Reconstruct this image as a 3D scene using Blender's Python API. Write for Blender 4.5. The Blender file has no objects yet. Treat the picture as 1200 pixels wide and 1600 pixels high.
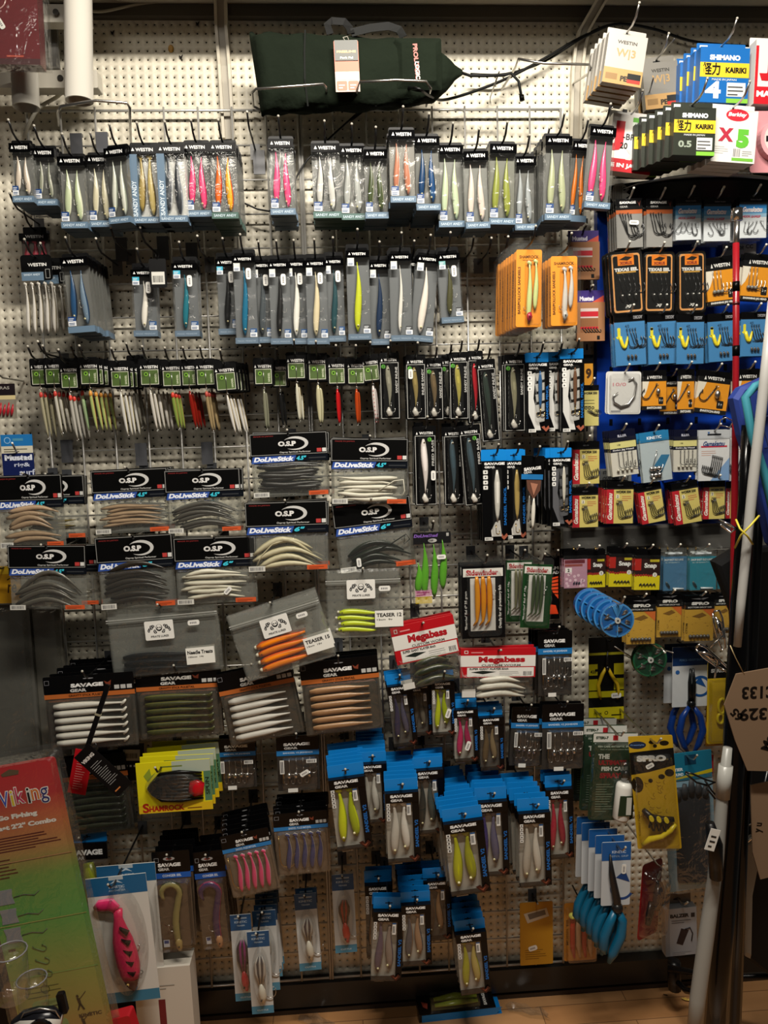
import bpy, math, random
import numpy as np
from mathutils import Vector, Matrix, Euler
random.seed(7)
SC = bpy.context.scene
COL = SC.collection
PI = math.pi
# ---------------------------------------------------------------- camera
F = 1200.0
ZT = 2.19                       # height of the top wire of the grid above the floor
CAM = Vector((0.656, -1.848, ZT - 0.722))
_y, _p, _r = -0.0603, -0.1057, 0.0279
RY = Matrix.Rotation(_y, 3, 'Z'); RX = Matrix.Rotation(_p, 3, 'X'); RR = Matrix.Rotation(_r, 3, 'Y')
RC = RY @ RX @ RR               # columns: right, forward, up
cd = bpy.data.cameras.new('camera')
cam = bpy.data.objects.new('camera', cd); COL.objects.link(cam)
rt, fw, up = RC.col[0], RC.col[1], RC.col[2]
mw = Matrix((rt, up, -fw)).transposed().to_4x4(); mw.translation = CAM
cam.matrix_world = mw
cd.sensor_fit = 'VERTICAL'; cd.sensor_height = 36.0; cd.lens = 36.0 * F / 1600.0
cd.clip_start = 0.05
SC.camera = cam
# ---------------------------------------------------------------- world, lights, exposure
W = bpy.data.worlds.new('room_light'); SC.world = W; W.use_nodes = True
W.node_tree.nodes['Background'].inputs[0].default_value = (1.0, 0.93, 0.82, 1)
W.node_tree.nodes['Background'].inputs[1].default_value = 0.04
def area(name, loc, target, sx, sy, power, col=(1, .93, .82)):
    l = bpy.data.lights.new(name, 'AREA'); l.shape = 'RECTANGLE'; l.size = sx; l.size_y = sy; l.energy = power; l.color = col
    o = bpy.data.objects.new(name, l); COL.objects.link(o); o.location = loc
    o.rotation_euler = (Vector(target) - Vector(loc)).to_track_quat('-Z', 'Y').to_euler()
    return o
area('ceiling_tube_light', (0.95, -1.20, 2.72), (0.95, -0.62, 1.15), 1.0, .08, 56)
area('fill_light', (0.2, -2.6, 2.9), (0.4, 0, 1.9), 1.0, .12, 8)  # unseen weak fill, added behind the camera to lighten the shadows
SC.view_settings.view_transform = 'Standard'; SC.view_settings.look = 'None'
SC.view_settings.gamma = 1.0; SC.view_settings.use_curve_mapping = False
SC.view_settings.exposure = 0.0
SC.cycles.transparent_max_bounces = 40; SC.cycles.max_bounces = 5; SC.cycles.diffuse_bounces = 2
SC.cycles.glossy_bounces = 2; SC.cycles.transmission_bounces = 3; SC.cycles.caustics_reflective = False; SC.cycles.caustics_refractive = False

# ---------------------------------------------------------------- pixel <-> place
def U(px, py, d):
    """the point seen at pixel (px,py) that stands d metres in front of the pegboard"""
    v = RC @ Vector(((px - 600) / F, 1.0, -(py - 800) / F))
    t = (-d - CAM.y) / v.y
    return CAM + v * t
def S(p):
    return (Vector(p) - CAM).dot(fw) / F
# ---------------------------------------------------------------- materials
MATS = {}
def lin(h):
    if len(h) == 4: h = '#' + ''.join(c * 2 for c in h[1:])
    r = [int(h[i:i+2], 16) / 255 for i in (1, 3, 5)]
    return tuple(x / 12.92 if x < .04045 else ((x + .055) / 1.055) ** 2.4 for x in r)
def newmat(name):
    m = bpy.data.materials.new(name); m.use_nodes = True
    return m, m.node_tree, m.node_tree.nodes['Principled BSDF']
def clearmat(name, tint, rough, bump, scale, lo, hi, haze=0.0, hazec=(.6, .62, .6)):
    m, nt, b = newmat(name); N = nt.nodes; L = nt.links
    out = N['Material Output']; N.remove(b)
    tr = N.new('ShaderNodeBsdfTransparent'); tr.inputs[0].default_value = (*tint, 1)
    gl = N.new('ShaderNodeBsdfGlossy'); gl.inputs['Roughness'].default_value = rough
    lw = N.new('ShaderNodeLayerWeight'); lw.inputs[0].default_value = .35
    mr = N.new('ShaderNodeMapRange'); mr.inputs[3].default_value = lo; mr.inputs[4].default_value = hi
    L.new(lw.outputs['Facing'], mr.inputs[0])
    mx = N.new('ShaderNodeMixShader'); L.new(mr.outputs[0], mx.inputs[0])
    base = tr.outputs[0]
    if haze:
        df = N.new('ShaderNodeBsdfDiffuse'); df.inputs[0].default_value = (*hazec, 1)
        m2 = N.new('ShaderNodeMixShader'); m2.inputs[0].default_value = haze
        L.new(tr.outputs[0], m2.inputs[1]); L.new(df.outputs[0], m2.inputs[2]); base = m2.outputs[0]
    L.new(base, mx.inputs[1]); L.new(gl.outputs[0], mx.inputs[2])
    if bump:
        tc = N.new('ShaderNodeTexCoord'); nz = N.new('ShaderNodeTexNoise'); nz.inputs['Scale'].default_value = scale
        nz.inputs['Detail'].default_value = 3; nz.inputs['Distortion'].default_value = 1.2
        bp = N.new('ShaderNodeBump'); bp.inputs['Strength'].default_value = bump; bp.inputs['Distance'].default_value = .01
        L.new(tc.outputs['Object'], nz.inputs['Vector']); L.new(nz.outputs[0], bp.inputs['Height'])
        L.new(bp.outputs[0], gl.inputs['Normal']); L.new(bp.outputs[0], lw.inputs['Normal'])
    L.new(mx.outputs[0], out.inputs[0])
    return m
def mat(k):
    if k in MATS: return MATS[k]
    if k[0] == '#':
        h, _, r = k.partition('/')
        m, nt, b = newmat('colour_' + h[1:])
        b.inputs['Base Color'].default_value = (*lin(h), 1)
        b.inputs['Roughness'].default_value = float(r or .42)
        b.inputs['Specular IOR Level'].default_value = .45 if sum(lin(h)) > .03 else .28 if sum(lin(h)) > .0052 else .08
    elif k == 'clear': m = clearmat('clear_plastic', (.97, .97, .96), .09, .3, 28, .025, .42, .01)
    elif k == 'blister': m = clearmat('blister_plastic', (.96, .96, .95), .08, .4, 22, .02, .55, .012)
    elif k == 'bag': m = clearmat('bag_plastic', (.96, .96, .94), .1, .8, 18, .02, .6, .03)
    elif k == 'film': m = clearmat('cloudy_back_film', (.9, .9, .88), .2, .5, 14, .03, .4, .30, (.42, .43, .40))
    elif k == 'grip': m = clearmat('grip_bag_plastic', (.92, .93, .91), .16, .9, 14, .04, .6, .055, (.5, .52, .5))
    elif k in ('steel', 'wire', 'dsteel', 'brass', 'chrome'):
        m, nt, b = newmat(k + '_metal')
        c, r, mt = {'steel': ((.55, .54, .52), .3, 1), 'wire': ((.62, .61, .58), .32, .6), 'dsteel': ((.05, .05, .052), .3, .9), 'brass': ((.6, .42, .16), .3, 1), 'chrome': ((.8, .8, .8), .12, 1)}[k]
        b.inputs['Base Color'].default_value = (*c, 1); b.inputs['Roughness'].default_value = r; b.inputs['Metallic'].default_value = mt
    elif k == 'fabric':
        m, nt, b = newmat('bag_fabric'); N = nt.nodes; L = nt.links
        tc = N.new('ShaderNodeTexCoord'); nz = N.new('ShaderNodeTexNoise'); nz.inputs['Scale'].default_value = 9; nz.inputs['Detail'].default_value = 5
        cr = N.new('ShaderNodeValToRGB'); cr.color_ramp.elements[0].color = (.0055, .0085, .005, 1); cr.color_ramp.elements[1].color = (.012, .018, .0105, 1)
        bp = N.new('ShaderNodeBump'); bp.inputs['Strength'].default_value = .8; bp.inputs['Distance'].default_value = .02
        L.new(tc.outputs['Object'], nz.inputs['Vector']); L.new(nz.outputs[0], cr.inputs[0]); L.new(cr.outputs[0], b.inputs['Base Color'])
        L.new(nz.outputs[0], bp.inputs['Height']); L.new(bp.outputs[0], b.inputs['Normal']); b.inputs['Roughness'].default_value = .9; b.inputs['Specular IOR Level'].default_value = .1
    elif k == 'pegboard':
        m, nt, b = newmat('cream_pegboard'); N = nt.nodes; L = nt.links
        tc = N.new('ShaderNodeTexCoord'); nz = N.new('ShaderNodeTexNoise'); nz.inputs['Scale'].default_value = 2.2; nz.inputs['Detail'].default_value = 6
        cr = N.new('ShaderNodeValToRGB'); cr.color_ramp.elements[0].position = .3; cr.color_ramp.elements[0].color = (.66, .61, .485, 1); cr.color_ramp.elements[1].position = .7; cr.color_ramp.elements[1].color = (.80, .75, .62, 1)
        L.new(tc.outputs['Object'], nz.inputs['Vector']); L.new(nz.outputs[0], cr.inputs[0]); L.new(cr.outputs[0], b.inputs['Base Color']); b.inputs['Roughness'].default_value = .5
    elif k == 'floorwood':
        m, nt, b = newmat('laminate_floor'); N = nt.nodes; L = nt.links
        tc = N.new('ShaderNodeTexCoord'); mp = N.new('ShaderNodeMapping'); mp.inputs['Scale'].default_value = (1.2, 9, 1)
        nz = N.new('ShaderNodeTexNoise'); nz.inputs['Scale'].default_value = 3; nz.inputs['Detail'].default_value = 8
        br = N.new('ShaderNodeTexBrick'); br.inputs['Scale'].default_value = 1; br.inputs['Brick Width'].default_value = .45; br.inputs['Row Height'].default_value = .065
        br.inputs['Mortar Size'].default_value = .0012; br.inputs['Color1'].default_value = (.42, .205, .08, 1); br.inputs['Color2'].default_value = (.50, .265, .115, 1); br.inputs['Mortar'].default_value = (.2, .1, .045, 1)
        mx = N.new('ShaderNodeMix'); mx.data_type = 'RGBA'; mx.blend_type = 'MULTIPLY'; mx.inputs[0].default_value = .5
        L.new(tc.outputs['Object'], mp.inputs[0]); L.new(mp.outputs[0], nz.inputs['Vector']); L.new(tc.outputs['Object'], br.inputs['Vector'])
        L.new(br.outputs[0], mx.inputs[6]); L.new(nz.outputs[1], mx.inputs[7]); 
        bw = N.new('ShaderNodeValToRGB'); bw.color_ramp.elements[0].color = (.55, .5, .45, 1); bw.color_ramp.elements[1].color = (1, 1, 1, 1); bw.color_ramp.elements[1].position = .7
        L.new(nz.outputs[0], bw.inputs[0]); L.new(bw.outputs[0], mx.inputs[7])
        L.new(mx.outputs[2], b.inputs['Base Color']); b.inputs['Roughness'].default_value = .38
    elif k == 'cardboard':
        m, nt, b = newmat('brown_cardboard'); b.inputs['Base Color'].default_value = (.17, .105, .058, 1); b.inputs['Roughness'].default_value = .8
    elif k == 'rigpaper':
        m, nt, b = newmat('rainbow_backing_paper'); N = nt.nodes; L = nt.links
        tc = N.new('ShaderNodeTexCoord'); sp = N.new('ShaderNodeSeparateXYZ'); cr = N.new('ShaderNodeValToRGB')
        L.new(tc.outputs['Generated'], sp.inputs[0]); L.new(sp.outputs[2], cr.inputs[0]); L.new(cr.outputs[0], b.inputs['Base Color'])
        e = cr.color_ramp.elements; e[0].position = 0; e[0].color = (.40, .20, .05, 1); e[1].position = 1; e[1].color = (.42, .015, .02, 1)
        for p, c in ((.10, (.33, .27, .06)), (.25, (.27, .32, .07)), (.45, (.10, .34, .07)), (.60, (.16, .30, .06)), (.70, (.42, .22, .07)), (.80, (.50, .13, .05)), (.88, (.42, .03, .03))):
            x = e.new(p); x.color = (*c, 1)
        b.inputs['Roughness'].default_value = .5
    MATS[k] = m
    return m
# ---------------------------------------------------------------- shapes (x right, z up, t towards the shop; in photo pixels)
_TX = {}
def text_geo(s, bold, shear):
    key = (s, bold, shear)
    if key not in _TX:
        c = bpy.data.curves.new('t', 'FONT'); c.body = s; c.size = 1; c.resolution_u = 3; c.offset = bold; c.shear = shear
        o = bpy.data.objects.new('t', c); me = bpy.data.meshes.new_from_object(o)
        v = [(a.co.x, a.co.y) for a in me.vertices]; f = [tuple(p.vertices) for p in me.polygons]
        bpy.data.objects.remove(o); bpy.data.curves.remove(c); bpy.data.meshes.remove(me)
        if v:
            x0 = min(a[0] for a in v); x1 = max(a[0] for a in v); y0 = min(a[1] for a in v); y1 = max(a[1] for a in v)
        else: x0, x1, y0, y1 = 0, 1, 0, 1
        _TX[key] = ([((a - x0) / (x1 - x0), (b - y0) / (y1 - y0)) for a, b in v], f, (x1 - x0) / (y1 - y0))
    return _TX[key]
def rr(x0, z0, x1, z1, r, n=3):
    if x0 > x1: x0, x1 = x1, x0
    if z0 > z1: z0, z1 = z1, z0
    if r <= 0: return [(x0, z0), (x1, z0), (x1, z1), (x0, z1)]
    o = []
    for cx, cz, a in ((x1 - r, z0 + r, -90), (x1 - r, z1 - r, 0), (x0 + r, z1 - r, 90), (x0 + r, z0 + r, 180)):
        for i in range(n + 1):
            t = math.radians(a + 90 * i / n); o.append((cx + r * math.cos(t), cz + r * math.sin(t)))
    return o
def ell(cx, cz, rx, rz, n=16, a0=0, a1=360, rot=0):
    o = []; m = n if a1 - a0 >= 360 else n + 1; cr, sr = math.cos(math.radians(rot)), math.sin(math.radians(rot))
    for i in range(m):
        t = math.radians(a0 + (a1 - a0) * i / n); x, z = rx * math.cos(t), rz * math.sin(t); o.append((cx + x * cr - z * sr, cz + x * sr + z * cr))
    return o
class M:
    def __init__(s): s.v = []; s.f = []; s.m = []; s.k = []; s.sm = []
    def mi(s, k):
        if k not in s.k: s.k.append(k)
        return s.k.index(k)
    def add(s, v, f, k, smooth=False):
        n = len(s.v); s.v += v; i = s.mi(k)
        for q in f: s.f.append(tuple(a + n for a in q)); s.m.append(i); s.sm.append(smooth)
        return s
    def poly(s, pts, t, k):
        return s.add([(x, z, t) for x, z in pts], [tuple(range(len(pts)))], k)
    def rect(s, x0, z0, x1, z1, t, k): return s.poly(rr(x0, z0, x1, z1, 0), t, k)
    def prism(s, pts, t0, t1, k, smooth=False):
        n = len(pts); v = [(x, z, t0) for x, z in pts] + [(x, z, t1) for x, z in pts]
        f = [tuple(range(n - 1, -1, -1)), tuple(range(n, 2 * n))] + [(i, (i + 1) % n, n + (i + 1) % n, n + i) for i in range(n)]
        return s.add(v, f, k, smooth)
    def box(s, x0, z0, x1, z1, t0, t1, k, r=0): return s.prism(rr(x0, z0, x1, z1, r), t0, t1, k)
    def dome(s, pts, t0, t1, inset, k, c=None):
        """raised tray: outline at t0, inset outline at t1"""
        n = len(pts); cx = sum(p[0] for p in pts) / n; cz = sum(p[1] for p in pts) / n
        w = max(abs(p[0] - cx) for p in pts); h = max(abs(p[1] - cz) for p in pts); a = 1 - inset / max(w, .1); b = 1 - inset / max(h, .1)
        v = [(x, z, t0) for x, z in pts] + [(cx + (x - cx) * a, cz + (z - cz) * b, t1) for x, z in pts]
        return s.add(v, [tuple(range(n, 2 * n))] + [(i, (i + 1) % n, n + (i + 1) % n, n + i) for i in range(n)], k)
    def frame(s, x0, z0, x1, z1, w, t, k):
        a = rr(x0, z0, x1, z1, 0); b = rr(x0 + w, z0 + w, x1 - w, z1 - w, 0)
        return s.add([(x, z, t) for x, z in a + b], [(i, (i + 1) % 4, 4 + (i + 1) % 4, 4 + i) for i in range(4)], k)
    def ring(s, cx, cz, r0, r1, t, k, n=16, a0=0, a1=360, sx=1.0):
        m = n if a1 - a0 >= 360 else n + 1
        a = ell(cx, cz, r0 * sx, r0, n, a0, a1); b = ell(cx, cz, r1 * sx, r1, n, a0, a1)
        f = [(i, (i + 1) % m, m + (i + 1) % m, m + i) for i in range(n)]
        return s.add([(x, z, t) for x, z in a + b], f, k)
    def txt(s, st, x, z, h, t, k, w=None, rot=0, bold=.02, shear=0):
        v, f, asp = text_geo(st, bold, shear); ww = w or h * asp; cr, sr = math.cos(math.radians(rot)), math.sin(math.radians(rot)); o = []
        for a, b in v:
            X = (a - .5) * ww; Z = (b - .5) * h; o.append((x + X * cr - Z * sr, z + X * sr + Z * cr, t))
        return s.add(o, f, k)
    def bars(s, x0, z0, x1, z1, t, k, n=7, seed=0):
        rnd = random.Random(seed); x = x0
        for i in range(n):
            w = (x1 - x0) / n; s.rect(x0 + i * w, z0, x0 + i * w + w * rnd.uniform(.25, .7), z1, t, k)
        return s
    def lines(s, x0, z0, x1, z1, t, k, n=4, fill=.4, seed=1):
        rnd = random.Random(seed); h = (z1 - z0) / n
        for i in range(n): s.rect(x0, z0 + i * h, x0 + (x1 - x0) * rnd.uniform(.55, 1), z0 + i * h + h * fill, t, k)
        return s
    def tube(s, pts, r, k, n=6, cap=True):
        P = [Vector(p) for p in pts]; v = []; f = []; R = r if isinstance(r, (list, tuple)) else [r] * len(P)
        pn = None
        for i, p in enumerate(P):
            d = (P[min(i + 1, len(P) - 1)] - P[max(i - 1, 0)]).normalized()
            a = (pn - d * pn.dot(d)) if pn is not None else d.orthogonal()
            if a.length < 1e-6: a = d.orthogonal()
            a.normalize(); pn = a; b = d.cross(a)
            for j in range(n):
                t = 2 * PI * j / n; q = p + (a * math.cos(t) + b * math.sin(t)) * R[i]; v.append(tuple(q))
        for i in range(len(P) - 1):
            for j in range(n): f.append((i * n + j, i * n + (j + 1) % n, (i + 1) * n + (j + 1) % n, (i + 1) * n + j))
        if cap: f += [tuple(range(n - 1, -1, -1)), tuple((len(P) - 1) * n + j for j in range(n))]
        return s.add(v, f, k, True)
    def loft(s, pts, rad, ka, kb=None, n=8, flat=.7):
        """a bait body: spine pts (x,z,t), half widths rad; ka on one flank, kb on the other"""
        P = [Vector(p) for p in pts]; v = []; fa = []; fb = []
        for i, p in enumerate(P):
            d = P[min(i + 1, len(P) - 1)] - P[max(i - 1, 0)]; d.z = 0; d.normalize(); a = Vector((d.y, -d.x, 0))
            for j in range(n):
                t = 2 * PI * j / n; v.append(tuple(p + a * math.cos(t) * rad[i] + Vector((0, 0, 1)) * math.sin(t) * rad[i] * flat))
        for i in range(len(P) - 1):
            for j in range(n):
                q = (i * n + j, i * n + (j + 1) % n, (i + 1) * n + (j + 1) % n, (i + 1) * n + j)
                (fa if (j + .5) % n < n * .38 or (j + .5) % n > n * .85 else fb).append(q)
        fa += [tuple(range(n - 1, -1, -1)), tuple((len(P) - 1) * n + j for j in range(n))]
        s.add(v, fa, ka, True); m = len(s.v) - len(v)
        i = s.mi(kb or ka)
        for q in fb: s.f.append(tuple(a + m for a in q)); s.m.append(i); s.sm.append(True)
        return s
    def ball(s, c, r, k, n=8, m=5, sz=1.0):
        v = []; f = []
        for i in range(m + 1):
            a = PI * i / m
            for j in range(n):
                b = 2 * PI * j / n; v.append((c[0] + r * math.sin(a) * math.cos(b), c[1] + r * math.cos(a) * sz, c[2] + r * math.sin(a) * math.sin(b)))
        for i in range(m):
            for j in range(n): f.append((i * n + j, i * n + (j + 1) % n, (i + 1) * n + (j + 1) % n, (i + 1) * n + j))
        return s.add(v, f, k, True)
    def mesh(s, name, sc):
        me = bpy.data.meshes.new(name)
        me.from_pydata([(x * sc, -t * sc, z * sc) for x, z, t in s.v], [], s.f)
        for k in s.k: me.materials.append(mat(k))
        me.polygons.foreach_set('material_index', s.m); me.polygons.foreach_set('use_smooth', s.sm); me.update()
        return me
def props(o, label=None, cat=None, group=None, kind=None):
    for k, v in (('label', label), ('category', cat), ('group', group), ('kind', kind)):
        if v: o[k] = v
    return o
class T:
    """one thing: an Empty that parents its parts; W x H photo pixels big at its own distance d from the wall"""
    def __init__(s, name, label, cat, cx, cy, W, H, d, r=0, group=None, yaw=0, pitch=0):
        s.o = bpy.data.objects.new(name, None); COL.objects.link(s.o); s.o.empty_display_size = .02
        s.p = U(cx, cy, d); s.s = S(s.p); s.W = W; s.H = H; s.d = d; s.r = r; s.L = label
        s.o.location = s.p; s.o.rotation_euler = (math.radians(pitch), -math.radians(r), math.radians(yaw))
        props(s.o, label, cat, group)
    def part(s, name, m, label=None, parent=None):
        o = bpy.data.objects.new(name, m.mesh(name, s.s)); COL.objects.link(o); o.parent = parent or s.o
        if label: o['label'] = label
        return o
    def top(s, x=0, y=4):
        """world point of local (x, y px below the top edge)"""
        a = math.radians(s.r); z = s.H / 2 - y
        return s.p + Vector(((x * math.cos(a) - z * math.sin(a)) * s.s, 0, (x * math.sin(a) + z * math.cos(a)) * s.s))
def dk(h, f=.7):
    b, _, r = h.partition('/')
    return '#%02x%02x%02x' % tuple(int(int(b[i:i+2], 16) * f) for i in (1, 3, 5)) + ('/' + r if r else '')
def copy_tree(o, parent=None, off=None, rot=0):
    c = o.copy(); COL.objects.link(c); c.parent = parent
    if off is not None: c.location = o.location + off; c.rotation_euler[1] += rot
    for ch in KIDS.get(o.name, ()): copy_tree(ch, c)
    return c
KIDS = {}
def stack(t, n, gap, noun, jit=1.5, dx=0.0, dz=0.0, drop=(), jr=None):
    """n more of t on the same hook, each gap metres nearer the wall"""
    if n <= 0: return
    KIDS.clear()
    for o in bpy.data.objects[t.o.name].children_recursive:
        if o.name.split('.')[0] not in drop: KIDS.setdefault(o.parent.name, []).append(o)
    for i in range(n):
        y = gap * (i + 1)
        if t.d - y < .035: break
        off = Vector(((random.uniform(-jit, jit) * .6 + dx * (i + 1)) * t.s, y, (random.uniform(-jit, jit) * .45 + dz * (i + 1)) * t.s))
        c = copy_tree(t.o, None, off, math.radians(random.uniform(-1, 1) * (jit if jr is None else jr) * .9))
        c['label'] = noun + ' behind the ' + t.L; c['group'] = noun + 's behind the ' + t.L
def one(name, m, label, cat, cx, cy, d, r=0, group=None):
    """a thing that is one mesh"""
    p = U(cx, cy, d); o = bpy.data.objects.new(name, m.mesh(name, S(p))); COL.objects.link(o); o.location = p; o.rotation_euler[1] = -math.radians(r)
    return props(o, label, cat, group)
def world_mesh(name, m, label=None, cat=None, kind=None, group=None, loc=(0, 0, 0), parent=None):
    """m is in metres: (x, z, t)"""
    o = bpy.data.objects.new(name, m.mesh(name, 1.0)); COL.objects.link(o); o.location = loc; o.parent = parent
    return props(o, label, cat, group, kind)
# ---------------------------------------------------------------- peg hooks
HOOKN = 0
def peg(p, d, L, tip='#a8a498', ext=.05, rise=.022, plate=True, y0=.03, col='dsteel', name='peg_hook', lab=None):
    """a wire hook from the grid at y0 out past d, its tip bent up"""
    o = bpy.data.objects.new(name, None); COL.objects.link(o); o.location = (p[0], -y0, p[2] + .002); o.empty_display_size = .01
    props(o, lab or (('wire peg hook holding the ' if len(L.split()) < 12 else 'hook holding the ') + L), 'hook', 'peg hooks on the shop wall')
    e = d - y0 + ext
    m = M().tube([(0, 0, 0), (0, 0, e * .5), (0, 0, e - .03), (0, .006, e - .012), (0, rise, e + .004)], .0022, col, 6)
    a = bpy.data.objects.new('hook_arm', m.mesh('hook_arm', 1)); COL.objects.link(a); a.parent = o
    m = M().ball((0, rise + .001, e + .005), .0028, tip, 8, 5)
    arm = a; a = bpy.data.objects.new('tip_cap', m.mesh('tip_cap', 1)); COL.objects.link(a); a.parent = arm; a['label'] = 'rounded end cap'
    if plate:
        m = M().box(-.011, -.022, .011, .012, .002, .0035, plate if isinstance(plate, str) else '#4a4c50/.35')
        a = bpy.data.objects.new('mount_plate', m.mesh('mount_plate', 1)); COL.objects.link(a); a.parent = o
    return o
# ================================================================ THE SHOP WALL
def struct(name, m, loc=(0, 0, 0)): return world_mesh(name, m, kind='structure', loc=loc)
PEG = .01875
XL, XR = -.40, 2.05
ZTOP = U(700, 33, 0).z
def pegboard():
    R = .0024; nx = int((XR - XL) / PEG); nz = int((ZTOP - .02) / PEG)
    ox = XL; oz = ZTOP - nz * PEG
    corner = {}; V = []; Fc = []
    I, J = np.meshgrid(np.arange(nx * 2 + 1), np.arange(nz * 2 + 1), indexing='ij')
    g = np.stack([ox + I * PEG / 2, 0 * I, oz + J * PEG / 2], -1).reshape(-1, 3)
    gid = (np.arange(g.shape[0])).reshape(nx * 2 + 1, nz * 2 + 1)
    ci, cj = np.meshgrid(np.arange(nx), np.arange(nz), indexing='ij'); ci = ci.ravel(); cj = cj.ravel(); n = len(ci)
    cx = ox + (ci + .5) * PEG; cz = oz + (cj + .5) * PEG
    dirs = [(-1, -1), (0, -1), (1, -1), (1, 0), (1, 1), (0, 1), (-1, 1), (-1, 0)]
    outer = np.stack([gid[2 * ci + 1 + a, 2 * cj + 1 + b] for a, b in dirs], 1)
    ang = np.array([math.atan2(b, a) for a, b in dirs])
    hx = cx[:, None] + R * np.cos(ang); hz = cz[:, None] + R * np.sin(ang)
    hv = np.stack([hx, 0 * hx, hz], -1).reshape(-1, 3); hb = hv.copy(); hb[:, 1] = .004
    base = g.shape[0]; hid = base + np.arange(n * 8).reshape(n, 8); bid = hid + n * 8
    nxt = np.roll(np.arange(8), -1)
    q1 = np.stack([outer, outer[:, nxt], hid[:, nxt], hid], -1).reshape(-1, 4)
    q2 = np.stack([hid, hid[:, nxt], bid[:, nxt], bid], -1).reshape(-1, 4)
    v = np.concatenate([g, hv, hb]); f = np.concatenate([q1, q2])
    me = bpy.data.meshes.new('wall_back'); me.vertices.add(len(v)); me.vertices.foreach_set('co', v.astype(np.float32).ravel())
    me.loops.add(f.size); me.loops.foreach_set('vertex_index', f.ravel().astype(np.int32))
    me.polygons.add(len(f)); me.polygons.foreach_set('loop_start', np.arange(len(f), dtype=np.int32) * 4); me.polygons.foreach_set('loop_total', np.full(len(f), 4, np.int32))
    me.update(calc_edges=True); me.materials.append(mat('pegboard'))
    o = bpy.data.objects.new('wall_back', me); COL.objects.link(o); o['kind'] = 'structure'
    m = M().box(XL, 0, XR, ZTOP, -.03, -.006, '#0c0b0a/.8'); b = world_mesh('backing_board', m); b.parent = o
pegboard()
struct('floor', M().add([(XL, 0, -.05), (XR, 0, -.05), (XR, 0, 3.2), (XL, 0, 3.2)], [(0, 1, 2, 3)], 'floorwood'))
struct('trim_1', M().box(XL, ZTOP - .001, XR, ZTOP + .024, .0, .02, '#4a443b/.5'))
m = M().add([(XL, ZTOP + .024, 0), (XR, ZTOP + .024, 0), (XR, ZTOP + .035, .34), (XL, ZTOP + .035, .34)], [(0, 1, 2, 3)], '#b5ae9e/.6')
struct('ceiling', m)
zr = ZT - 2.10 - .006
struct('baseboard_back', M().box(XL, zr - .062, XR, zr, .002, .035, '#1a1b1b/.3').box(XL, .0, XR, zr - .062, .002, .012, '#3a2a1e/.5').box(XL, .0, XR, .012, .012, .03, '#2c2119/.5'))
# wire grid panels
def grid_panel(x0, L):
    m = M(); n = 8; w = .075
    for i in range(n + 1):
        x = x0 + i * w + (.003 if i == 0 else -.003 if i == n else 0); r = .0031 if i in (0, n) else .0024
        m.tube([(x, ZT + .006 if 0 < i < n else ZT, .030), (x, ZT - 2.10, .030)], r, 'wire', 6)
    for k in range(29):
        z = ZT - k * w; m.tube([(x0, z, .0256), (x0 + .6, z, .0256)], .0031 if k in (0, 28) else .0021, 'wire', 6)
    world_mesh('wire_grid_panel', m, L, 'display grid', group='wire display grids')
grid_panel(0, 'chrome wire display grid behind the bags of worms')
grid_panel(.6, 'chrome wire display grid behind the blue-tabbed lure packs')
# shelf uprights at the top of the wall
def upright(pts, lab, w=.012):
    o = bpy.data.objects.new('shelf_bracket', None); COL.objects.link(o); P = [U(*p) for p in pts]; o.location = (P[-1].x, 0, P[-1].z)
    props(o, lab, 'bracket', 'painted shelf brackets'); m = M(); q = [(p.x - P[-1].x, p.z - P[-1].z, -p.y) for p in P]
    for a, b in ((-1, -.55), (.55, 1)):
        v = []; f = []
        for x, z, t in q: v += [(x + a * w, z, t), (x + b * w, z, t), (x + b * w, z, max(t - .014, .001)), (x + a * w, z, max(t - .014, .001))]
        for i in range(len(q) - 1):
            for j in range(4): f.append((i * 4 + j, i * 4 + (j + 1) % 4, i * 4 + 4 + (j + 1) % 4, i * 4 + 4 + j))
        f += [(3, 2, 1, 0), tuple(len(v) - 4 + j for j in range(4))]; m.add(v, f, '#c9c1ae/.35')
    v = []
    for x, z, t in q: v += [(x - w * .6, z, max(t - .008, .001)), (x + w * .6, z, max(t - .008, .001))]
    m.add(v, [(2 * i, 2 * i + 1, 2 * i + 3, 2 * i + 2) for i in range(len(q) - 1)], '#a8a192/.4')
    a = bpy.data.objects.new('channel', m.mesh('channel', 1)); COL.objects.link(a); a.parent = o
    for k in (.25, .4):
        x, z, t = [(q[0][i] * (1 - k) + q[1][i] * k) for i in range(3)]
        for sx in (-.8, .8):
            a = bpy.data.objects.new('bolt', M().ball((x + sx * w, z, t + .001), .0025, '#3a3a38', 8, 4).mesh('bolt', 1)); COL.objects.link(a); a.parent = o
upright([(344, -30, .06), (344, 0, .045), (345, 40, .03), (350, 100, .018), (357, 215, .014)], 'cream steel shelf bracket beside the green carry bag', .014)
upright([(968, -40, .10), (940, 0, .07), (914, 45, .035), (907, 75, .02), (903, 110, .016), (899, 265, .014)], 'curved cream shelf bracket beside the stack of silver line cards', .014)
def slot_post(x, ya, yb, lab, col='#b9b4a6/.3', d=.03, wp=.009):
    a, b = U(x, ya, d), U(x, yb, d); cx = (a.x + b.x) / 2; m = M().box(cx - wp, b.z, cx + wp, a.z, .004, d, col)
    z = b.z
    while z < a.z - .03: m.rect(cx - .002, z + .008, cx + .002, z + .022, d + .0005, '#141414'); z += .032
    world_mesh('slotted_post', m, lab, 'shelf post')
slot_post(917, 330, 905, 'slotted steel post between the wire grid and blue hook rack')
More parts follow.
